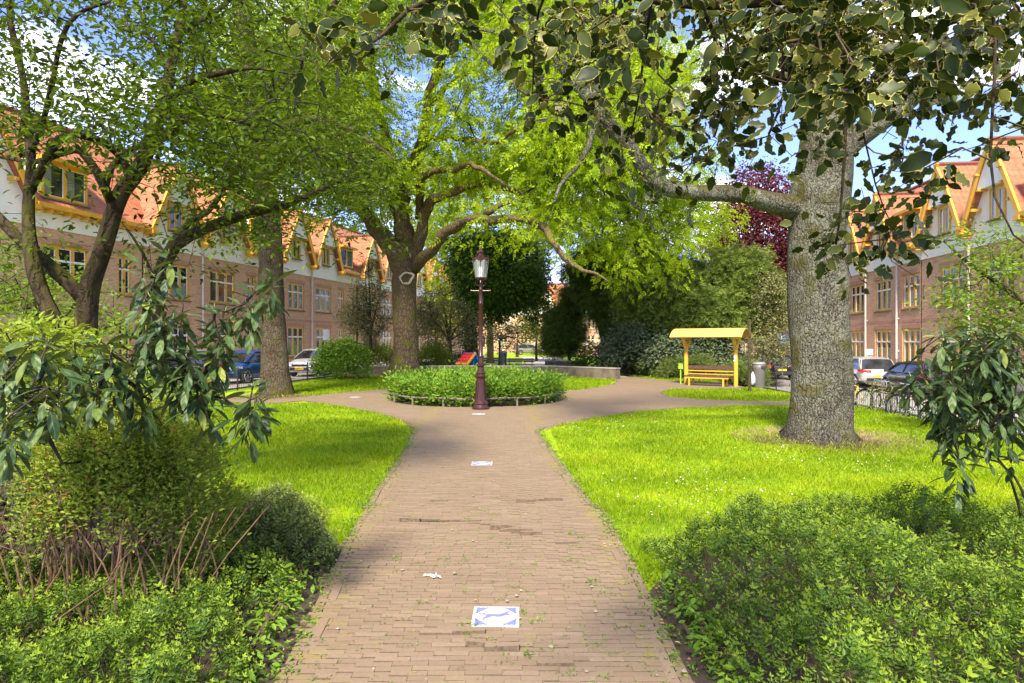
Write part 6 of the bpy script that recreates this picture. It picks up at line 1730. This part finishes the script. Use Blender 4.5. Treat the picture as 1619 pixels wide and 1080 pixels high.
far_tree('holly_tree', 'pale variegated shrubby tree at the right end of the yews, behind the litter bin', 1222, 33.5, .8, [E(1218, 480, 33.5, .9, 1.9, 1.1), E(1225, 545, 33, .9, 1.2, 1), E(1205, 555, 32.5, .8, .8, .8)], 330, 20, .17, LEAF1, .12, 'vholly', seed=116, tr=.1, holes=.3)
far_tree('tree', 'small yellow-green tree across the plaza, right of the distant lamp', 848, 62, 1.8, [E(850, 505, 62, 1.9, 1.9, 2), E(832, 525, 62, 1.5, 1.2, 1.5)], 200, 18, .3, LEAF1, .22, 'willow', seed=121, tr=.12)
far_tree('tree', 'pale green tree far beyond the plaza, left of the ivy clad trunk', 690, 70, 3, [E(690, 500, 70, 3.2, 2.2, 3), E(730, 480, 74, 3, 2.4, 3)], 260, 18, .4, LEAF1, .28, 'willow', seed=122, tr=.2)
far_tree('tree', 'tall tree beyond the end of the left street', 610, 75, 5, [E(600, 380, 75, 5, 5, 5), E(655, 330, 78, 5, 6, 5)], 420, 20, .8, LEAF1, .42, 'elm', seed=123, tr=.35)
far_tree('tree', 'tall tree beyond the plaza behind the dark yew', 905, 80, 5, [E(915, 440, 80, 4, 4.5, 4), E(980, 400, 82, 6, 5, 5)], 420, 20, .8, LEAF1, .42, 'elm', seed=124, tr=.35, gap=[(882, 455, 16, 40, 1)])
far_tree('tree', 'fresh green maple leaning in from the right edge behind the drooping shrub', 1700, 12.6, 1.6, [E(1640, 460, 12.5, 1.9, 1.5, 1.5), E(1570, 520, 12.2, .9, .7, .9), E(1590, 400, 12.2, 1.1, .55, 1.0), E(1545, 475, 12, .9, .45, .8), E(1540, 365, 12, .9, .30, .7)], 420, 15, .16, LEAF2, .095, 'maple', seed=125, tr=.14, holes=.2, shell=.2, step=.25, cap=.03, rt=.003, updir=.85, flat=.5)
far_tree('tree', 'leafy young tree behind the multi-stemmed tree by the left street', 60, 13.5, 1.2, [E(60, 470, 13.5, 1.7, .7, 1.2), E(180, 510, 13.5, 1.1, .5, 1), E(-20, 420, 13, 1.2, .9, 1)], 260, 16, .17, LEAF2, .10, 'maple', seed=126, tr=.10, holes=.2, shell=.2, step=.3, cap=.03, rt=.003, updir=.8)

# ------------------------------------------------------------------ shrubs further off
def mound(px, py, Y, rx, ry, h, n, seed, zlo=.1):
    g = np.random.default_rng(seed); x = (px - CX) / FPX * Y; a = g.random(n) * 2 * pi; r = g.random(n) ** .5
    z = h * np.sqrt(np.clip(1 - r ** 2 * .85, 0, 1)) * (1 - .8 * g.random(n) ** 2.5) * (1 + .08 * np.sin(a * 5 + seed))
    X = x + rx * r * np.cos(a); Yy = Y + ry * r * np.sin(a)
    return np.stack([X, Yy, gz(X) + np.maximum(z, zlo)], -1)
shrub('shrub', 'rounded dark green shrub by the silver car on the left lawn', 'shrub', mound(541, 590, 32, 1.35, 1.1, 1.85, 330, 201), 24, .15, LEAF1, .13, 'midshrub', seed=201)
shrub('shrub', 'low yellow-green shrubs between the conical holly and the forked tree', 'shrub', mound(590, 590, 36.5, 1.9, .9, 1.6, 260, 202), 22, .15, LEAF1, .13, 'brightshrub', seed=202)
shrub('shrub', 'bright shrub behind the low wall right of the forked trunk', 'shrub', mound(684, 575, 40, 1.2, .9, 1.7, 220, 203), 22, .15, LEAF1, .13, 'brightshrub', seed=203)
shrub('shrub', 'dark low shrub at the foot of the ivy clad trunk', 'shrub', mound(725, 575, 44.5, 1.6, .8, 1.0, 150, 204), 20, .15, LEAF1, .13, 'ivy', seed=204)
shrub('shrub', 'clipped round bright bush far beyond the plaza', 'shrub', mound(864, 560, 66, 1.3, 1.2, 1.8, 150, 205), 22, .18, LEAF1, .16, 'brightshrub', seed=205)
shrub('rhododendron', 'grey-green rhododendron under the yews left of the shelter', 'shrub', mound(1000, 575, 35.5, 1.7, 1.2, 2.7, 300, 206, .5), 16, .2, LEAF2, .20, 'rhodo', seed=206, droop=.3)
shrub('rhododendron', 'lower loose rhododendron just left of the shelter', 'shrub', mound(1062, 580, 33.5, 1.2, .9, 2.2, 220, 207, .4), 16, .18, LEAF2, .18, 'rhodo', seed=207, droop=.3)
shrub('shrub', 'dark undergrowth under the yews directly behind the shelter', 'shrub', mound(1120, 585, 34.5, 2.6, 1.3, 2.3, 420, 208, .3), 20, .2, LEAF1, .17, 'rhodo', seed=208, droop=.3)
shrub('shrub', 'dark undergrowth between the dark yew and the rhododendron', 'shrub', mound(955, 575, 40, 1.7, 1.2, 1.9, 220, 209, .3), 20, .2, LEAF1, .17, 'ivy', seed=209, droop=.3)
def hedgebox(pts, h, w, n, seed):
    g = np.random.default_rng(seed); out = []
    L = [Vector(p) for p in pts]; seg = [(L[i + 1] - L[i]).length for i in range(len(L) - 1)]; tot = sum(seg)
    for _ in range(n):
        d = g.random() * tot; i = 0
        while d > seg[i]: d -= seg[i]; i += 1
        p = L[i].lerp(L[i + 1], d / seg[i]); u = g.uniform(-1, 1); hh = h * (1 - .35 * u * u) * (1 + .09 * sin(p.x * 2.1 + p.y))
        nrm = (L[i + 1] - L[i]).normalized(); X = p.x - nrm.y * u * w; Y = p.y + nrm.x * u * w
        out.append((X, Y, float(gz(X)) + hh * (1 - .75 * g.random() ** 2.2)))
    return np.array(out)
shrub('low_hedge', 'low loose green hedge along the path from the low wall to the shelter', 'hedge', hedgebox([G(978, 587) + Vector((.9, .6, 0)), G(1020, 597) + Vector((.8, 1.1, 0)), G(1085, 602) + Vector((.3, 1.1, 0))], .95, 1.1, 900, 211), 24, .12, SHOOT1, .22, 'hedge', seed=211)
shrub('low_hedge', 'low green hedge behind the shelter bench and litter bin', 'hedge', hedgebox([G(1085, 602) + Vector((.5, 1.2, 0)), G(1170, 605) + Vector((0, 1.4, 0)), (10.6, 29.6, -.4)], 1.05, .9, 800, 212), 24, .12, SHOOT1, .22, 'hedge', seed=212)

# ------------------------------------------------------------------ foreground shrubs
def cover(name, label, fx, region, n, hfun, t, size, mat, seed, far=None):
    """spreading shrub: arching shoots over an uneven surface, denser near the top"""
    x0, x1, y0, y1 = region; g = np.random.default_rng(seed)
    X = x0 + (x1 - x0) * g.random(n * 3); Y = y0 + (y1 - y0) * g.random(n * 3) ** 1.15
    H = hfun(X, Y); ok = H > .05; X, Y, H = X[ok][:n], Y[ok][:n], H[ok][:n]; m = len(X)
    e = .06; dHx = (hfun(X + e, Y) - hfun(X - e, Y)) / (2 * e); dHy = (hfun(X, Y + e) - hfun(X, Y - e)) / (2 * e)
    dep = g.random(m) ** 2.0 * .6
    z = H * (1 - dep)
    nrm = np.stack([-dHx, -dHy, np.ones(m)], -1); nrm /= np.linalg.norm(nrm, axis=1)[:, None]
    az = 2 * pi * g.random(m) ; d = np.stack([np.cos(az), np.sin(az), .35 + .5 * g.random(m)], -1) * .8 + nrm * .55
    long_ = g.random(m) < .06; d[long_, 2] += .9
    r = np.clip(.25 + .75 * (1 - dep / .6) * g.random(m) + .1 * g.normal(size=m), 0, 1)
    sz = size * (.7 + .6 * g.random(m)); sz[long_] *= 1.5
    pos = np.stack([X, Y, z], -1) - d / np.linalg.norm(d, axis=1)[:, None] * sz[:, None] * .5
    r_ = empty(name, (X.mean(), Y.mean(), 0)); tag(r_, label, 'shrub'); o = np.array([X.mean(), Y.mean(), 0])
    mb = MB(); U = np.tile([0, 0, 1.0], (m, 1)) + g.normal(0, .45, (m, 3)); kind_ = g.integers(0, 3, m)
    for kk, tt_ in enumerate((t, SHOOT_B, SHOOT_C)):
        w_ = kind_ == kk; leafs(mb, tt_, pos[w_], d[w_], U[w_], sz[w_], 0, r[w_]); mb.v = [v - o for v in mb.v]
    mb.build('foliage', M[mat], r_)
    mb = MB()
    for k in range(min(m, 700)):
        p = pos[k]; q_ = p - d[k] * .12 - np.array([0, 0, .10]); b = np.array([p[0] + g.normal(0, .08), p[1] + g.normal(0, .08), 0.0])
        mb.tube([b, (b + q_) / 2 + [g.normal(0, .03), g.normal(0, .03), 0], q_, p, p + d[k] * sz[k] * .8], [.004, .0035, .003, .002, .0012], 4, cap=False)
    mb.v = [v - o for v in mb.v]; mb.build('stem', M['twig'], r_)
    return r_
pe_r = np.array([(p.x, p.y) for p in pr]); pe_l = np.array([(p.x, p.y) for p in pl])
def edge_r(Y): return np.interp(Y, pe_r[::-1, 1], pe_r[::-1, 0])
def edge_l(Y): return np.interp(Y, pe_l[::-1, 1], pe_l[::-1, 0])
def hr(X, Y):
    ed = edge_r(Y) + .10 + .05 * np.sin(Y * 5) + .02 * np.sin(Y * 13); top = 6.3 - .35 * np.exp(-((X - 1.3) / .5) ** 2) + .22 * np.sin(X * 2.7) + .08 * np.sin(X * 7) + .15 * np.clip(X - 3, 0, 3)
    return (.48 + .07 * np.sin(X * 3.1 + Y * 1.7) + .06 * np.sin(X * 5.3 - Y * 4.1) + .06 * np.sin(X * 11 + Y * 5) * np.sin(Y * 10 - X * 3)) * sstep(0, .38, X - ed) ** .6 * sstep(0, .75, top - Y) ** .7
def hl(X, Y):
    ed = edge_l(Y) - .10 + .06 * np.sin(Y * 4.2) - .16 * np.exp(-((Y - 4.05) / .28) ** 2); top = 5.2 + .3 * np.sin(X * 2.0) + .5 * np.clip(-X - 3, 0, 1) 
    return (.32 + .05 * np.sin(X * 3.7 + Y * 2.1) + .045 * np.sin(X * 6.1 - Y * 5.0) + .055 * np.sin(X * 12 + Y * 5) * np.sin(Y * 11 - X * 3)) * sstep(0, .30, ed - X) ** .6 * sstep(0, .8, top - Y) ** .7
cover('spreading_honeysuckle', 'wide spreading small-leaved shrub filling the lower right corner beside the path', None, (1.0, 7.4, 2.3, 7.4), 56000, hr, SHOOT, .090, 'lonicera', 221)
cover('spreading_honeysuckle', 'low spreading small-leaved shrub filling the lower left corner beside the path', None, (-5.4, -1.15, 2.3, 5.4), 36000, hl, SHOOT, .086, 'lonicera', 222)
def hd(X, Y): return np.clip(.60 - ((X + 2.02) / .50) ** 2 * .5 - ((Y - 5.45) / .62) ** 2 * .5, 0, 1) * (1 + .08 * np.sin(X * 9) * np.sin(Y * 8))
cover('shrub', 'dark fine-leaved mounded shrub at the left edge of the path below the lawn', None, (-2.7, -1.45, 4.7, 6.3), 5000, hd, SHOOT, .095, 'hedge', 223)
def hs(X, Y): return np.clip(.34 - ((X + 2.35) / .5) ** 2 * .3 - ((Y - 6.4) / .7) ** 2 * .3, 0, 1)
cover('shrub', 'pale leafy low shrub at the corner of the left lawn', None, (-2.95, -1.75, 5.6, 7.2), 1300, hs, SHOOT1, .14, 'brightshrub', 224)

# nettles and ivy along the bed edges
for lab, cx_, cy_, n_, sd_ in (('broad-leaved nettles at the left path edge below the low shrub', -1.50, 4.15, 46, 231), ('ivy leaves trailing over the right path edge below the spreading shrub', 1.26, 3.95, 60, 232)):
    g = np.random.default_rng(sd_); c = np.stack([cx_ + g.normal(0, .10, n_), cy_ + g.normal(0, .55, n_), .06 + .12 * g.random(n_)], -1)
    if cx_ < 0: c[:, 0] = edge_l(c[:, 1]) - .12 - .12 * g.random(n_)
    else: c[:, 0] = edge_r(c[:, 1]) + .13 + .10 * g.random(n_)
    shrub('weed', lab, 'weed', c, 7, .05, LEAF6, .055, 'midshrub', seed=sd_, droop=.25, updir=.8)

# privet-like bush with bare brown stems
g = np.random.default_rng(241); n = 900
a = g.random(n) * 2 * pi; r = g.random(n) ** .5; X = -2.58 + .58 * r * np.cos(a); Y = 4.35 + .45 * r * np.sin(a)
top = 1.36 - .12 * r ** 2 + .06 * np.sin(X * 7) + .05 * np.sin(X * 13 + Y * 9) - .10 * np.clip(-(X + 2.9), 0, 1) - .22 * np.clip(X + 2.2, 0, 1)
z = top - (.50 + .12 * r) * g.random(n) ** 1.6
att = np.stack([X, Y, z], -1)
more = np.stack([-2.35 + .30 * g.random(140), 4.3 + .7 * g.random(140), .35 + .45 * g.random(140)], -1)
att = np.concatenate([att, more])
stems = []
for k in range(80):
    b = np.array([-2.55 + g.normal(0, .40), 4.35 + g.normal(0, .22), 0]); b[0] = np.clip(b[0], -3.1, -1.95); stems.append([b, b + [g.normal(0, .08), g.normal(0, .06), .35], b + [g.normal(0, .2), g.normal(0, .12), .78]])
shrub('shrub', 'small-leaved bush with orange-brown shoot tips and bare brown stems, left foreground', 'shrub', att, 36, .058, LEAF2, .031, 'box', stems=stems, stem_mat='twig_light', seed=242, rtip=.0016, step=.10, cap=.0065, droop=-.45, updir=.45, flat=1.1)
# dead sticks under it and at the far left
sk = MB(); g = np.random.default_rng(243)
for k in range(150):
    b = np.array([-3.6 + .55 * g.normal(), 4.6 + g.normal(0, .4), 0.0]); e_ = b + [g.normal(0, .3), g.normal(0, .2), .3 + .6 * g.random()]
    sk.tube([b, (b + e_) / 2 + g.normal(0, .05, 3), e_, e_ + g.normal(0, .12, 3)], [.006, .005, .003, .0015], 5, cap=False)
tag(sk.build('dead_sticks', M['twig_light']), 'bare brown sticks standing under the small-leaved bush, left foreground', 'sticks')

# leathery drooping viburnums
def viburnum(label, base, att, seed, size=.15, per=11):
    r_ = empty('viburnum', tuple(base)); tag(r_, label, 'shrub'); o = np.array(base, float); g = np.random.default_rng(seed)
    sk = Skel(seed); c = att.mean(0)
    for k in range(7):
        e_ = att[g.integers(0, len(att))]; b = o + [g.normal(0, .15), g.normal(0, .12), 0]
        m_ = (b + e_) / 2; m_[2] += .2; m_[:2] = b[:2] * .65 + e_[:2] * .35
        sk.limb([b, m_, b * .25 + e_ * .75 + [0, 0, .05]], .014, .006, step=.1, sides=6)
    tips = sk.grow(att, rtip=.0035, step=.12, sag=.2, cap=.014, skip_low=.35)
    mb = MB(); sk.mesh_limbs(mb); sk.mesh_twigs(mb, 5); mb.v = [v - o for v in mb.v]; mb.build('stem', M['twig_black'], r_, smooth=True)
    mb = MB()
    for tp in tips:
        n = int(per * g.uniform(.7, 1.4)); a0 = g.random() * 6
        for k in range(n):
            a = a0 + k * 2.4 + g.normal(0, .3); dr = g.uniform(.1, 1.7) if k > 2 else g.uniform(-.9, .2)
            d = np.array([cos(a), sin(a), -dr]); p = tp + np.array([cos(a), sin(a), 0]) * .012 + np.array([0, 0, -.016 * k])
            # petiole then blade
            dn = d / np.linalg.norm(d); mb.tube([p, p + dn * .022], .0016, 4, 1, cap=False)
            u = np.array([cos(a) * .5, sin(a) * .5, 1.0]) + g.normal(0, .25, 3)
            leafs(mb, VIB, (p + dn * .02)[None], dn[None], u[None], np.array([size * g.uniform(.6, 1.15)]), 0, np.array([g.random()]))
        # bud spike
        mb.tube([tp, tp + [g.normal(0, .01), g.normal(0, .01), .03]], [.004, .001], 5, 2)
    mb.v = [v - o for v in mb.v]; mb.build('foliage', [M['viburnum'], M['twig'], M['willow']], r_, smooth=True)
    return r_
g = np.random.default_rng(251)
pts = [(92, 655, 3.3), (45, 590, 3.4), (20, 690, 3.2), (120, 600, 3.5), (150, 640, 3.5), (180, 585, 3.6), (200, 610, 3.7), (215, 650, 3.8), (245, 560, 3.9), (232, 515, 3.9), (238, 470, 3.9), (262, 500, 3.9), (275, 540, 3.9), (240, 430, 3.95), (290, 560, 3.9), (300, 600, 3.9), (270, 620, 3.9), (330, 590, 3.9), (345, 560, 3.9), (352, 530, 3.95), (370, 505, 3.95), (398, 488, 4.0), (422, 478, 4.0), (385, 520, 4.0), (340, 545, 4.0), (330, 640, 3.9), (380, 660, 3.9), (405, 665, 3.9), (395, 640, 3.9), (310, 640, 3.9), (60, 640, 3.6), (100, 650, 3.5), (140, 620, 3.7), (180, 620, 3.8), (75, 560, 3.9), (0, 620, 3.5), (15, 570, 3.6), (260, 580, 4.0), (215, 560, 4.0), (320, 615, 4.1)]
att = np.array([tuple(P(x + g.normal(0, 9), y + g.normal(0, 9) - 30, Y + g.normal(0, .12))) for x, y, Y in pts * 2 + [(30, 650, 3.6), (20, 590, 3.7), (160, 570, 3.9)] * 2])
viburnum('drooping shrub with long wrinkled dark leaves, left foreground in front of the parked cars', (-3.1, 5.5, 0), att, 252, .132)
pts2 = [(1480 + 140 * g.random(), 520 + 150 * g.random(), 4.3 + 1.0 * g.random()) for _ in range(85)]
pts2 += [(1462, 560, 4.6), (1450, 585, 4.6), (1478, 540, 4.7), (1500, 530, 4.8), (1540, 525, 4.8), (1440, 605, 4.5), (1470, 610, 4.5), (1510, 700, 4.4), (1495, 690, 4.4), (1530, 690, 4.4), (1560, 690, 4.5), (1590, 700, 4.5), (1605, 650, 4.5), (1512, 735, 4.3), (1520, 745, 4.3), (1600, 735, 4.6), (1610, 560, 4.9), (1590, 600, 4.7), (1550, 640, 4.5), (1580, 665, 4.4), (1650, 600, 4.5), (1680, 560, 4.7), (1660, 680, 4.6)]
att = np.array([tuple(P(x, y - 10, Y)) for x, y, Y in pts2])
viburnum('drooping shrub with long wrinkled dark leaves at the right edge in front of the railing', (4.2, 4.9, 0), att, 253, .13)

# shrubs behind the left viburnum
g = np.random.default_rng(261)
def pxdome(x0, x1, ytop, ybot, Y0, Y1, n, seed):
    g = np.random.default_rng(seed); out = []
    for _ in range(n):
        u = g.uniform(-1, 1); x = (x0 + x1) / 2 + u * (x1 - x0) / 2; t = ytop + (ybot - ytop) * (1 - math.sqrt(max(0, 1 - u * u * .8)))
        out.append(tuple(P(x, t + (ybot - t) * g.random() ** 1.5, Y0 + (Y1 - Y0) * g.random())))
    return np.array(out)
shrub('shrub', 'yellow-green leafy shrub at the left edge under the multi-stemmed tree', 'shrub', pxdome(-120, 215, 520, 720, 5.3, 6.4, 520, 262), 13, .09, LEAF2, .075, 'brightshrub', seed=262, step=.15, updir=.7)
shrub('shrub', 'dark leafy shrub behind the drooping one under the multi-stemmed tree', 'shrub', pxdome(170, 330, 600, 760, 6.0, 6.9, 200, 263), 12, .09, LEAF2, .075, 'midshrub', seed=263, step=.15)
shrub('shrub', 'dark shrub at the lower left edge behind bare sticks', 'shrub', pxdome(-200, 90, 690, 860, 4.2, 5.0, 240, 264), 10, .07, LEAF2, .05, 'rhodo', seed=264, step=.12)

# ------------------------------------------------------------------ variegated holly overhead
trunk = [(3.1, .6, 0), (3.05, .7, 1.2), (2.9, .9, 2.3), (2.6, 1.2, 3.0), (2.2, 1.5, 3.4)]
hl_ = lambda pts: PL(pts)
lim = [(trunk, [.10, .09, .08, .06, .04]),
       (hl_([(2350, -720, 1.5), (1900, -300, 1.6), (1700, -120, 1.7), (1500, -40, 1.8), (1300, -10, 1.8), (1100, 5, 1.8), (950, -20, 1.8), (820, -40, 1.7), (700, -10, 1.6), (640, 15, 1.5), (600, 55, 1.45), (560, 85, 1.4), (525, 95, 1.4)]), [.03, .026, .022, .018, .015, .012, .010, .008, .006, .005, .004, .003, .002]),
       (hl_([(1380, -20, 1.8), (1350, 80, 1.85), (1342, 180, 1.9), (1338, 260, 1.9), (1332, 340, 1.9), (1322, 400, 1.9)]), [.008, .007, .006, .005, .004, .003]),
       (hl_([(1560, -70, 1.5), (1575, 60, 1.5), (1570, 180, 1.5), (1566, 250, 1.5), (1572, 310, 1.5), (1600, 370, 1.5), (1640, 400, 1.5)]), [.005, .004, .0035, .003, .0025, .002, .0015]),
       (hl_([(1345, 110, 1.85), (1370, 230, 1.9), (1385, 290, 1.95), (1400, 330, 2.0), (1410, 350, 2.0)]), [.004, .003, .0025, .002, .0015]),
       (hl_([(1100, 0, 1.8), (1130, 60, 2.0), (1120, 140, 2.1), (1100, 200, 2.2), (1090, 260, 2.2)]), [.008, .007, .005, .004, .002]),
       (hl_([(1030, 0, 1.8), (1020, 70, 1.9), (1010, 150, 2.0), (998, 215, 2.1)]), [.005, .004, .003, .002]),
       (hl_([(870, -30, 1.7), (850, 20, 1.8), (842, 70, 1.9), (840, 130, 1.95), (835, 190, 1.95)]), [.005, .004, .003, .0025, .0015]),
       (hl_([(1250, -10, 1.8), (1235, 70, 1.7), (1240, 150, 1.75), (1215, 220, 1.9)]), [.008, .006, .004, .003])]
att = np.concatenate([pxbox(960, 1620, -110, 85, 1.3, 2.6, 320, 301), pxbox(1130, 1500, 70, 150, 1.5, 2.6, 100, 302), pxbox(1210, 1430, -20, 150, 1.3, 2.0, 60, 316), pxbox(1180, 1440, 160, 265, 1.7, 2.6, 20, 303), pxbox(945, 1200, 215, 320, 2.0, 2.8, 24, 304), pxbox(1060, 1180, 130, 250, 1.9, 2.6, 26, 313),
    pxbox(1290, 1440, 330, 400, 1.7, 2.2, 14, 305), pxbox(1360, 1480, 240, 330, 1.6, 2.2, 16, 314), pxbox(1330, 1470, 405, 440, 1.7, 2.1, 8, 306), pxbox(820, 960, 10, 110, 1.6, 2.2, 34, 307), pxbox(810, 890, 110, 215, 1.7, 2.2, 10, 308), pxbox(455, 640, 10, 110, 1.25, 1.5, 9, 309), pxbox(600, 820, -60, 45, 1.3, 1.8, 26, 310), pxbox(1440, 1620, 70, 190, 1.4, 2.2, 40, 311), pxbox(1520, 1619, 190, 270, 1.4, 1.8, 7, 312), pxbox(930, 1060, 90, 200, 1.8, 2.3, 22, 315)])
att = gaps(att, [(1070, 55, 22, 45, .9), (1560, 190, 45, 30, .8), (1000, 130, 30, 30, .5)], 6)
r_ = empty('holly_tree', trunk[0]); tag(r_, 'variegated holly hanging dark cream-edged leaves overhead across the upper right', 'tree')
o = np.array(trunk[0], float); sk = Skel(300)
for i, (pp, rr) in enumerate(lim): sk.limb([tuple(p) for p in pp], 0, 0, step=.08, wob=.006 if i else 0, sides=(12 if i == 0 else 6), rad=rr)
tips = sk.grow(att, rtip=.0011, step=.07, sag=.02, skip_low=2.0, cap=.006, expo=.38)
mb = MB(); sk.mesh_limbs(mb); sk.mesh_twigs(mb, 5, mat=1); mb.v = [v - o for v in mb.v]
mb.build('trunk', [M['bark_smooth'], M['twig']], r_, smooth=True)
mb = MB(); leaves_at(mb, HOLLY, tips, 6.0, .030, .041, .45, 1.0, 305, .30, None, .4)
mb.v = [v - o for v in mb.v]; mb.build('crown', M['holly'], r_, smooth=True)
